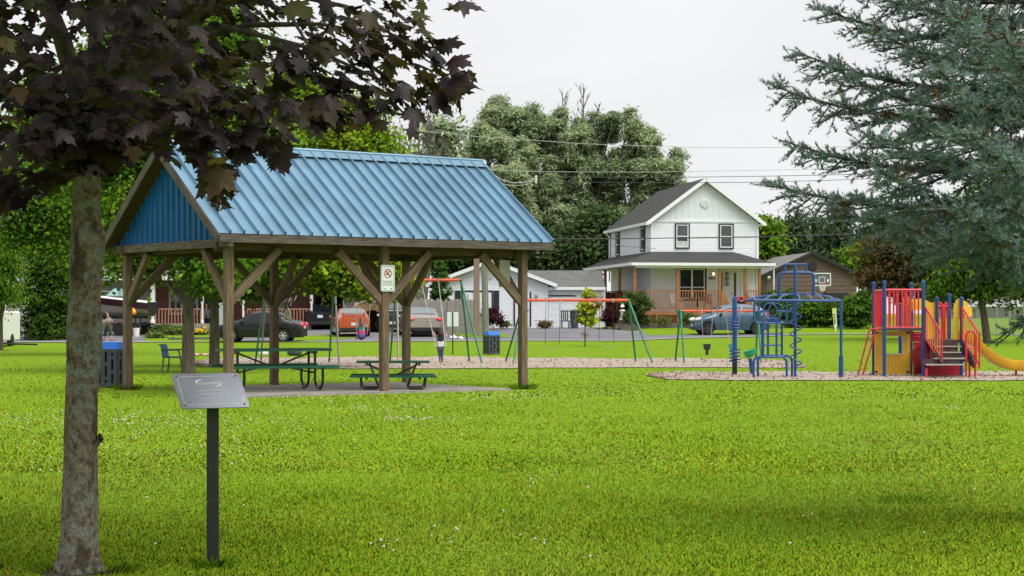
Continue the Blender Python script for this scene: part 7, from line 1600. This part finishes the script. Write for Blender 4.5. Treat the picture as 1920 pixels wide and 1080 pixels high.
for uu, vv, YY, kk in [(880, 160, 9.75, 2), (850, 185, 9.8, 3), (795, 215, 9.85, 4), (820, 120, 9.7, 5), (780, 90, 9.8, 6), (740, 70, 9.9, 8), (700, 110, 9.8, 10), (650, 150, 9.6, 12), (720, 180, 9.8, 9), (760, 190, 9.9, 6), (600, 190, 9.4, 12), (560, 120, 9.2, 14), (640, 60, 9.4, 14), (690, 40, 9.7, 12), (500, 270, 9.2, 7), (440, 270, 9.1, 7), (410, 335, 8.9, 3), (350, 270, 9, 7), (522, 295, 9.3, 2), (80, 350, 9.6, 8), (20, 360, 9.6, 10), (760, 40, 9.9, 6), (860, 2, 9.8, 2), (820, 160, 9.8, 4), (300, 290, 9.3, 8), (470, 200, 9, 14), (380, 220, 9, 14), (250, 250, 9.3, 14), (100, 250, 9.3, 14), (180, 285, 9.6, 10), (160, 225, 9.3, 18), (130, 260, 9.5, 14), (200, 250, 9.4, 14), (150, 290, 9.7, 10), (230, 200, 9.2, 14), (90, 180, 9.3, 14)]:
    cluster(np.array(at(uu, vv, YY) - Q), kk * 2, .20)
# the outermost single leaves that make the edge of the bough
for uu, vv, YY, sz, dx, dz, ny, mi in [(845, 155, 9.7, .165, .95, -.35, -.8, 0), (812, 178, 9.7, .16, .8, -.55, -.7, 0), (778, 205, 9.7, .14, -.1, -1, -.75, 0), (800, 195, 9.75, .12, .6, .25, -.6, 0), (420, 318, 8.9, .19, -.4, -1, -.85, 1), (385, 330, 8.9, .17, .5, -.9, -.9, 1), (525, 285, 9.1, .14, .4, -.9, -.8, 0), (690, 205, 9.7, .13, .3, -.9, -.5, 0), (705, 225, 9.7, .11, .6, -.9, -.5, 1), (845, 110, 9.7, .15, .8, -.6, -.4, 0), (830, 80, 9.7, .14, .9, -.3, -.5, 0), (570, 190, 9.2, .18, -.1, -1, -.9, 1), (605, 185, 9.2, .17, .4, -1, -.8, 1), (170, 20, 9, .18, .3, -1, -.7, 0), (270, 50, 9, .18, .5, -.8, -.6, 0), (600, 80, 9.2, .16, .2, -1, -.6, 2), (540, 10, 9.1, .16, .8, -.5, -.5, 2), (860, 2, 9.7, .16, .9, -.35, -.3, 0)]:
    put_leaf(np.array(at(uu, vv, YY) - Q), np.array([r.normal(0, .2), ny, .45]), np.array([dx, -.1, dz]), sz, mi, (r.uniform(.1, .4), r.uniform(0, .25), r.uniform(0, 6)))
M['purple_leaf'] = mat('purple_maple_leaf', (.012, .008, .009), .5, col2=(.026, .013, .012), scale=1.2, island=.55, hue=.025, trans=.2, spec=.32)
M['olive_leaf'] = mat('olive_maple_leaf', (.026, .021, .009), .5, col2=(.07, .045, .014), scale=1.2, island=.5, hue=.02, trans=.4, spec=.3)
M['green_leaf'] = mat('bronze_green_leaf', (.026, .033, .008), .5, col2=(.085, .085, .013), scale=1.2, island=.5, hue=.03, trans=.45, spec=.3)
arrmesh('crown', np.concatenate(LV), np.concatenate(LF), ['purple_leaf', 'olive_leaf', 'green_leaf'], t, smooth=True, midx=np.concatenate(LM))
kn = at(187, 822, Q.y - .02) - Q; mb = MB(); limb(mb, at(180, 832, Q.y) - Q, kn, .022, .012, 0); limb(mb, kn, at(191, 815, Q.y) - Q, .012, .004, 0); mb.build('twig_stub', 'lichen_bark', t)
LV, LF, LM = [], [], []; cnt = 0
for i in range(4): put_leaf(np.array(kn), r.normal(size=3) + np.array([.3, -.6, .5]), r.normal(size=3) + np.array([.6, 0, .3]), .035, 0, (.2, .2, 0))
arrmesh('sprout', np.concatenate(LV), np.concatenate(LF), 'purple_leaf', t)

# ---------------------------------------------------------------- blue spruce at the right edge
YS = 13.0; SQ = gat(2025, YS); t = thing('blue_spruce', 'large blue spruce reaching in from the right edge', 'tree', SQ); rs = np.random.default_rng(21)
sV = []; sM = []; wood = MB(); nV = []
def shoots(P, D, Ln, m):
    sV.append((np.array(P), np.array(D), Ln, m))
BR = []
def branch(a, b, sag, lift, dens=1., dead=.2):
    a, b = Vector(a), Vector(b); L_ = (b - a).length; n = 14; P = []
    for i in range(n + 1): x = i / n; P.append(a.lerp(b, x) + Vector((0, 0, -sag * L_ * math.sin(PI * x) + lift * L_ * (x ** 3 - x))))
    wood.tube(P, [.030 * (1 - i / n) + .005 for i in range(n + 1)], 6); ax = (b - a).normalized(); sdv = ax.cross(Vector((0, 0, 1))).normalized()
    m = int(L_ * 17 * dens)
    for k_ in range(m):
        x = .12 + .88 * (k_ + rs.random()) / m; i = min(int(x * n), n - 1); p = P[i].lerp(P[i + 1], x * n - i); sd_ = 1 if k_ % 2 else -1
        ll = (.14 + .40 * (1 - x) ** .8) * rs.uniform(.65, 1.2); hang = rs.random() < .40; ll *= .55 if hang else 1
        d = (ax * rs.uniform(.55, 1.0) + sdv * sd_ * rs.uniform(.5, 1.0) * (0.55 if hang else 1) + Vector((0, 0, -rs.uniform(.5, 1.3) if hang else rs.uniform(-.30, .25)))).normalized()
        Q_ = [p]; nb = max(2, int(ll / .055))
        for j in range(1, nb + 1): d = (d + Vector((rs.normal(0, .05), rs.normal(0, .05), -.05 if not hang else -.03))).normalized(); Q_.append(Q_[-1] + d * ll / nb)
        wood.tube(Q_[::max(1, nb // 2)] + [Q_[-1]], .0055, 4, cap=False); d0 = np.array(d); s2 = np.cross(d0, [0, 0, 1]); s2 /= np.linalg.norm(s2) + 1e-6
        inner = x < .35
        for j in range(1, nb + 1):
            q_ = np.array(Q_[j]); tipf = j / nb
            if inner and rs.random() < .35: continue
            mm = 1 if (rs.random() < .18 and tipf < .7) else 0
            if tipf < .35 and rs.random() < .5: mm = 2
            for sg_ in (-1, 1, 0):
                if rs.random() < (.86 if sg_ else .5): shoots(q_, d0 * .75 + s2 * sg_ * rs.uniform(.5, 1) + np.array([0, 0, rs.uniform(-.1, .5) if sg_ else .8]), rs.uniform(.06, .12), mm)
        shoots(np.array(Q_[-1]), d0 + np.array([0, 0, .1]), rs.uniform(.07, .11), 0)
    shoots(np.array(P[-1]), np.array(ax) + np.array([0, 0, .25]), .12, 0); s0 = np.array(sdv)
    for k_ in range(int(L_ * 42)):
        x = .3 + .7 * rs.random(); i = min(int(x * n), n - 1); p = np.array(P[i].lerp(P[i + 1], x * n - i))
        shoots(p, np.array(ax) * .8 + s0 * rs.normal(0, .8) + np.array([0, 0, rs.uniform(-.3, .9)]), rs.uniform(.07, .13), 0 if x > .5 else rs.choice([0, 1, 2]))
sp = lambda u, v, Y=YS: at(u, v, Y) - SQ
def trunk_at(z, rr=.1): return Vector((rs.normal(0, rr), rs.normal(0, rr), z))
EX = [(1455, 163, 12.6, 210, .02, .10), (1480, 268, 12.5, 300, .03, .08), (1458, 350, 12.3, 380, .02, .06), (1500, 100, 12.9, 160, .02, .12), (1545, 18, 13.0, 70, .02, .12), (1575, -30, 12.8, 40, .02, .1), (1560, 128, 12.1, 200, .04, .1), (1620, 250, 11.4, 260, .05, .08), (1650, 320, 11.2, 330, .05, .08), (1690, 420, 11.3, 410, .05, .06), (1640, 405, 11.8, 400, .05, .05), (1560, 400, 12.9, 400, .04, .05),
      (1780, 445, 10.9, 430, .05, .06), (1860, 440, 10.8, 430, .05, .06), (1700, 215, 10.9, 230, .05, .1), (1760, 130, 10.7, 150, .05, .1), (1640, 60, 12., 110, .04, .1), (1720, -20, 11.5, 30, .04, .1), (1800, 390, 10.5, 360, .05, .08), (1820, 250, 10.4, 240, .05, .08), (1880, 60, 10.3, 80, .05, .1), (1700, 90, 14.4, 120, .04, .08), (1600, -60, 12.4, -10, .04, .1), (1900, 380, 10.6, 370, .05, .06), (1690, -90, 11.6, -50, .04, .1), (1905, 612, 12.6, 520, .03, .02), (1890, 300, 10.3, 300, .05, .06), (1790, 30, 10.9, 40, .05, .1)]
for u, v, Y, vt, sg_, lf_ in EX: branch(trunk_at((HOR - vt) * YS / F + EYE - SQ.z), sp(u, v, Y), sg_, lf_, 1.0 if u < 1690 else .78)
for i in range(16):
    z = rs.uniform(3.3, 9.5); a_ = rs.uniform(0, 2 * PI); L_ = 2.3 * (1 - z / 12.5) ** .8
    if math.cos(a_) < -.3 and z < 4.6: continue
    branch(trunk_at(z), (L_ * math.cos(a_), L_ * math.sin(a_), z + rs.uniform(-.35, .1)), .04, .08, .55)
wood.tube([(0, 0, -.1), (0, 0, 3), (0, 0, 7), (0, 0, 12)], [.24, .19, .12, .02], 10); wood.build('trunk', 'bark', t)
nS = len(sV); P = np.array([s_[0] for s_ in sV]); D = np.array([s_[1] for s_ in sV]); D /= np.linalg.norm(D, axis=1)[:, None]; Ls = np.array([s_[2] for s_ in sV]); Mi = np.array([s_[3] for s_ in sV]); K = 26
tt_ = rs.random((nS, K)); ph = rs.random((nS, K)) * 2 * PI; a1 = np.cross(D, [0.3, .2, 1.]); a1 /= np.linalg.norm(a1, axis=1)[:, None]; a2 = np.cross(D, a1)
rd = a1[:, None] * np.cos(ph)[..., None] + a2[:, None] * np.sin(ph)[..., None]; base_ = P[:, None] + D[:, None] * (tt_ * Ls[:, None])[..., None]
nd = rd * .72 + D[:, None] * .62 + np.array([0, 0, .18]); ln = rs.uniform(.020, .032, (nS, K)); tipp = base_ + nd * ln[..., None]; wv = np.cross(nd, rd + .3); wv /= np.linalg.norm(wv, axis=2)[..., None] + 1e-9; wv *= .0042
V = np.stack([base_ - wv, base_ + wv, tipp], 2).reshape(-1, 3)
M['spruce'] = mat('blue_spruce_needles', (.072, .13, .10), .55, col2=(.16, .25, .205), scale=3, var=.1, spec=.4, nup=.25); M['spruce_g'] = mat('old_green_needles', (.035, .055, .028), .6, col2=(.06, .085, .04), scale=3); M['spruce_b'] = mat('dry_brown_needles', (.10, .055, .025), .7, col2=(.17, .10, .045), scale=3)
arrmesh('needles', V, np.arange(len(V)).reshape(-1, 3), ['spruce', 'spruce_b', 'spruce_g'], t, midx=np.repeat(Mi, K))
print('spruce shoots', nS)

# ---------------------------------------------------------------- grass and clover
def excl(x, y):
    m = np.ones(len(x), bool); c, s_ = math.cos(-SA), math.sin(-SA); lx_ = (x - SX) * c - (y - SY) * s_; ly_ = (x - SX) * s_ + (y - SY) * c
    m &= ~((lx_ > -S_ - .48) & (lx_ < S_ + .12) & (ly_ > -.56) & (ly_ < D_ + .12)); m &= ((x - Q.x) ** 2 + (y - Q.y) ** 2 > .235 ** 2)
    u = 960 + F * x / y; v = HOR + (EYE - GV(x, y)) / y * F
    for rail in (RAIL_A, RAIL_B):
        ru = [a[0] for a in rail]; m &= ~((u > ru[0]) & (u < ru[-1]) & (v > np.interp(u, ru, [a[1] for a in rail]) + .5) & (v < np.interp(u, ru, [a[2] for a in rail]) - .8))
    return m
def blades(n, y0, y1, h, w, rg_, pw=2.):
    a = rg_.random(n); y = 1 / (1 / y0 + a * (1 / y1 - 1 / y0)); hw = y * .30 + 1.2; x = rg_.uniform(-1, 1, n) * hw
    k = excl(x, y); x, y = x[k], y[k]; n = len(x); z = GV(x, y)
    cl = .72 + .28 * np.sin(x * 1.7 + 2 * np.sin(y * .9)) * np.sin(y * 1.3 + 1.5 * np.sin(x * .8)); cl = cl.clip(.5, 1.15)
    an = rg_.random(n) * 2 * PI; H = h * cl * rg_.uniform(.55, 1.25, n); wd = w * rg_.uniform(.7, 1.3, n); le = rg_.normal(0, .45, (n, 2)) * H[:, None]
    B = np.stack([x, y, z], -1); d = np.stack([np.cos(an), np.sin(an), 0 * an], -1) * wd[:, None]; T = B + np.stack([le[:, 0], le[:, 1], H], -1)
    Mm = B + (T - B) * .5 + np.stack([-le[:, 0] * .12, -le[:, 1] * .12, H * .08], -1)
    return np.stack([B - d, B + d, Mm + d * .75, T, Mm - d * .75], 1)
rg_ = np.random.default_rng(3); gr = []
gr.append(blades(300000, 8.6, 17, .025, .0034, rg_)); gr.append(blades(150000, 17, 32, .023, .0066, rg_)); gr.append(blades(50000, 32, 84, .026, .015, rg_))
V = np.concatenate(gr).reshape(-1, 3)
gm2 = mat('grass_blade', (.205, .37, .010), .7, col2=(.36, .50, .024), scale=.5, island=.19, hue=.035, trans=0., spec=.03, stretch=(1, .6, 1), nup=.9); 
N, L = nt(gm2); b = N['Principled BSDF']; tc = N.new('ShaderNodeTexCoord'); old_ = b.inputs['Base Color'].links[0].from_socket      # duller, drier drifts in the lawn
M['grass'] = gm2; L.new(mixc(ramp(noise(.33, 7, (1, .45, 1)), .47, (0, 0, 0), .66, (.6, .6, .6)), old_, ramp(noise(3, 4), .35, (.20, .30, .03), .7, (.34, .40, .07))), b.inputs['Base Color']); [setattr(n_.inputs['Detail'], 'default_value', 8) for n_ in gm2.node_tree.nodes if n_.type == 'TEX_NOISE']
structure(arrmesh('grass', V, np.arange(len(V)).reshape(-1, 5), 'grass'), 'stuff')
def tuft(u, v, n, h, rad):
    c = gpt(u, v); a = rg_.random(n) * 2 * PI; rr_ = rad * rg_.random(n) ** .6; x, y = c.x + rr_ * np.cos(a), c.y + rr_ * np.sin(a) * .7; B = np.stack([x, y, GV(x, y)], -1); an = rg_.random(n) * 2 * PI
    H = h * rg_.uniform(.6, 1.2, n); d = np.stack([np.cos(an), np.sin(an), 0 * an], -1) * .004; le = (B - np.array(c))[:, :2] * .5 + rg_.normal(0, .02, (n, 2)); T = B + np.stack([le[:, 0], le[:, 1], H], -1); Mm = B + (T - B) * .5 + np.array([0, 0, .01])
    return np.stack([B - d, B + d, Mm + d * .75, T, Mm - d * .75], 1)
V = np.concatenate([tuft(399, 1066, 110, .065, .10), tuft(205, 1074, 120, .06, .16), tuft(110, 1074, 110, .06, .14), tuft(1700, 942, 150, .06, .3), tuft(980, 730, 400, .12, .25), tuft(239, 731, 300, .12, .25)]).reshape(-1, 3)
M['grass_d'] = mat('tall_grass_tuft', (.10, .22, .004), .6, col2=(.17, .30, .008), scale=2, island=.35, hue=.02, trans=.2, spec=.05, nup=.85)
structure(arrmesh('grass_tufts', V, np.arange(len(V)).reshape(-1, 5), 'grass_d'), 'stuff')
def heads(pts, rad, rg_):
    n = len(pts); oc = np.array([(1, 0, 0), (-1, 0, 0), (0, 1, 0), (0, -1, 0), (0, 0, 1), (0, 0, -1)], float); fc = np.array([(0, 2, 4), (2, 1, 4), (1, 3, 4), (3, 0, 4), (2, 0, 5), (1, 2, 5), (3, 1, 5), (0, 3, 5)])
    V = pts[:, None] + oc[None] * rad[:, None, None]; return V.reshape(-1, 3), (fc[None] + np.arange(n)[:, None, None] * 6).reshape(-1, 3)
def flower_pts(cl, z):
    out = []
    for u, v, su, sv_, n in cl:
        for _ in range(int(n * .75)):
            a, b_ = rg_.normal(u, su), rg_.normal(v, sv_)
            if b_ < 726 or b_ > 1090 or a < -120 or a > 2040: continue
            Y_ = EYE / (b_ - HOR) * F; x = (a - 960) / F * Y_; out.append((x, Y_, G(x, Y_) + z))
    P_ = np.array(out); return P_[excl(P_[:, 0], P_[:, 1])]
cl = [(60, 790, 70, 12, 130), (270, 790, 110, 10, 220), (220, 835, 90, 14, 60), (470, 795, 120, 12, 130), (700, 768, 60, 5, 90), (790, 789, 40, 3, 90), (930, 742, 90, 9, 220), (600, 745, 90, 6, 110), (620, 760, 100, 8, 60), (1150, 735, 80, 8, 70), (1650, 718, 60, 3, 50), (1700, 735, 130, 10, 60), (1780, 768, 30, 3, 25), (430, 848, 40, 12, 40), (720, 965, 8, 5, 0), (720, 1030, 14, 8, 8), (1000, 905, 18, 6, 7), (830, 1015, 40, 20, 7), (1000, 1020, 16, 8, 6), (960, 900, 500, 110, 40), (300, 940, 40, 6, 6), (100, 870, 60, 20, 14), (1720, 808, 20, 6, 14), (1300, 760, 300, 20, 50)]
P = flower_pts(cl, .038); V, Fa = heads(P, rg_.uniform(.006, .012, len(P)), rg_); M['clover'] = mat('clover_head', (.66, .62, .56), .8, var=.1, scale=60); structure(arrmesh('clover_flowers', V, Fa, 'clover'), 'stuff')
cl = [(1250, 905, 350, 70, 420), (1500, 1000, 300, 50, 300), (900, 1010, 300, 40, 160), (1300, 810, 300, 14, 160), (300, 1010, 200, 40, 80), (650, 920, 250, 60, 130), (1750, 830, 150, 20, 120)]
P = flower_pts(cl, .028); V, Fa = heads(P, rg_.uniform(.0025, .005, len(P)), rg_); M['trefoil'] = mat('yellow_trefoil', (.66, .55, .02), .7); structure(arrmesh('yellow_flowers', V, Fa, 'trefoil'), 'stuff')
c = gpt(148, 1074); mb = MB(); n = 22; V = [(0, 0, .035)]
for i in range(n): a = 2 * PI * i / n; rr_ = .17 * (1 + RNG.normal(0, .13)); V.append((rr_ * 1.25 * math.cos(a), rr_ * math.sin(a), .004))
mb.add(V, [(0, 1 + i, 1 + (i + 1) % n) for i in range(n)]); o = mb.build('bare_soil', 'soil', None, loc=(Q.x, Q.y, 0.0)); structure(o)
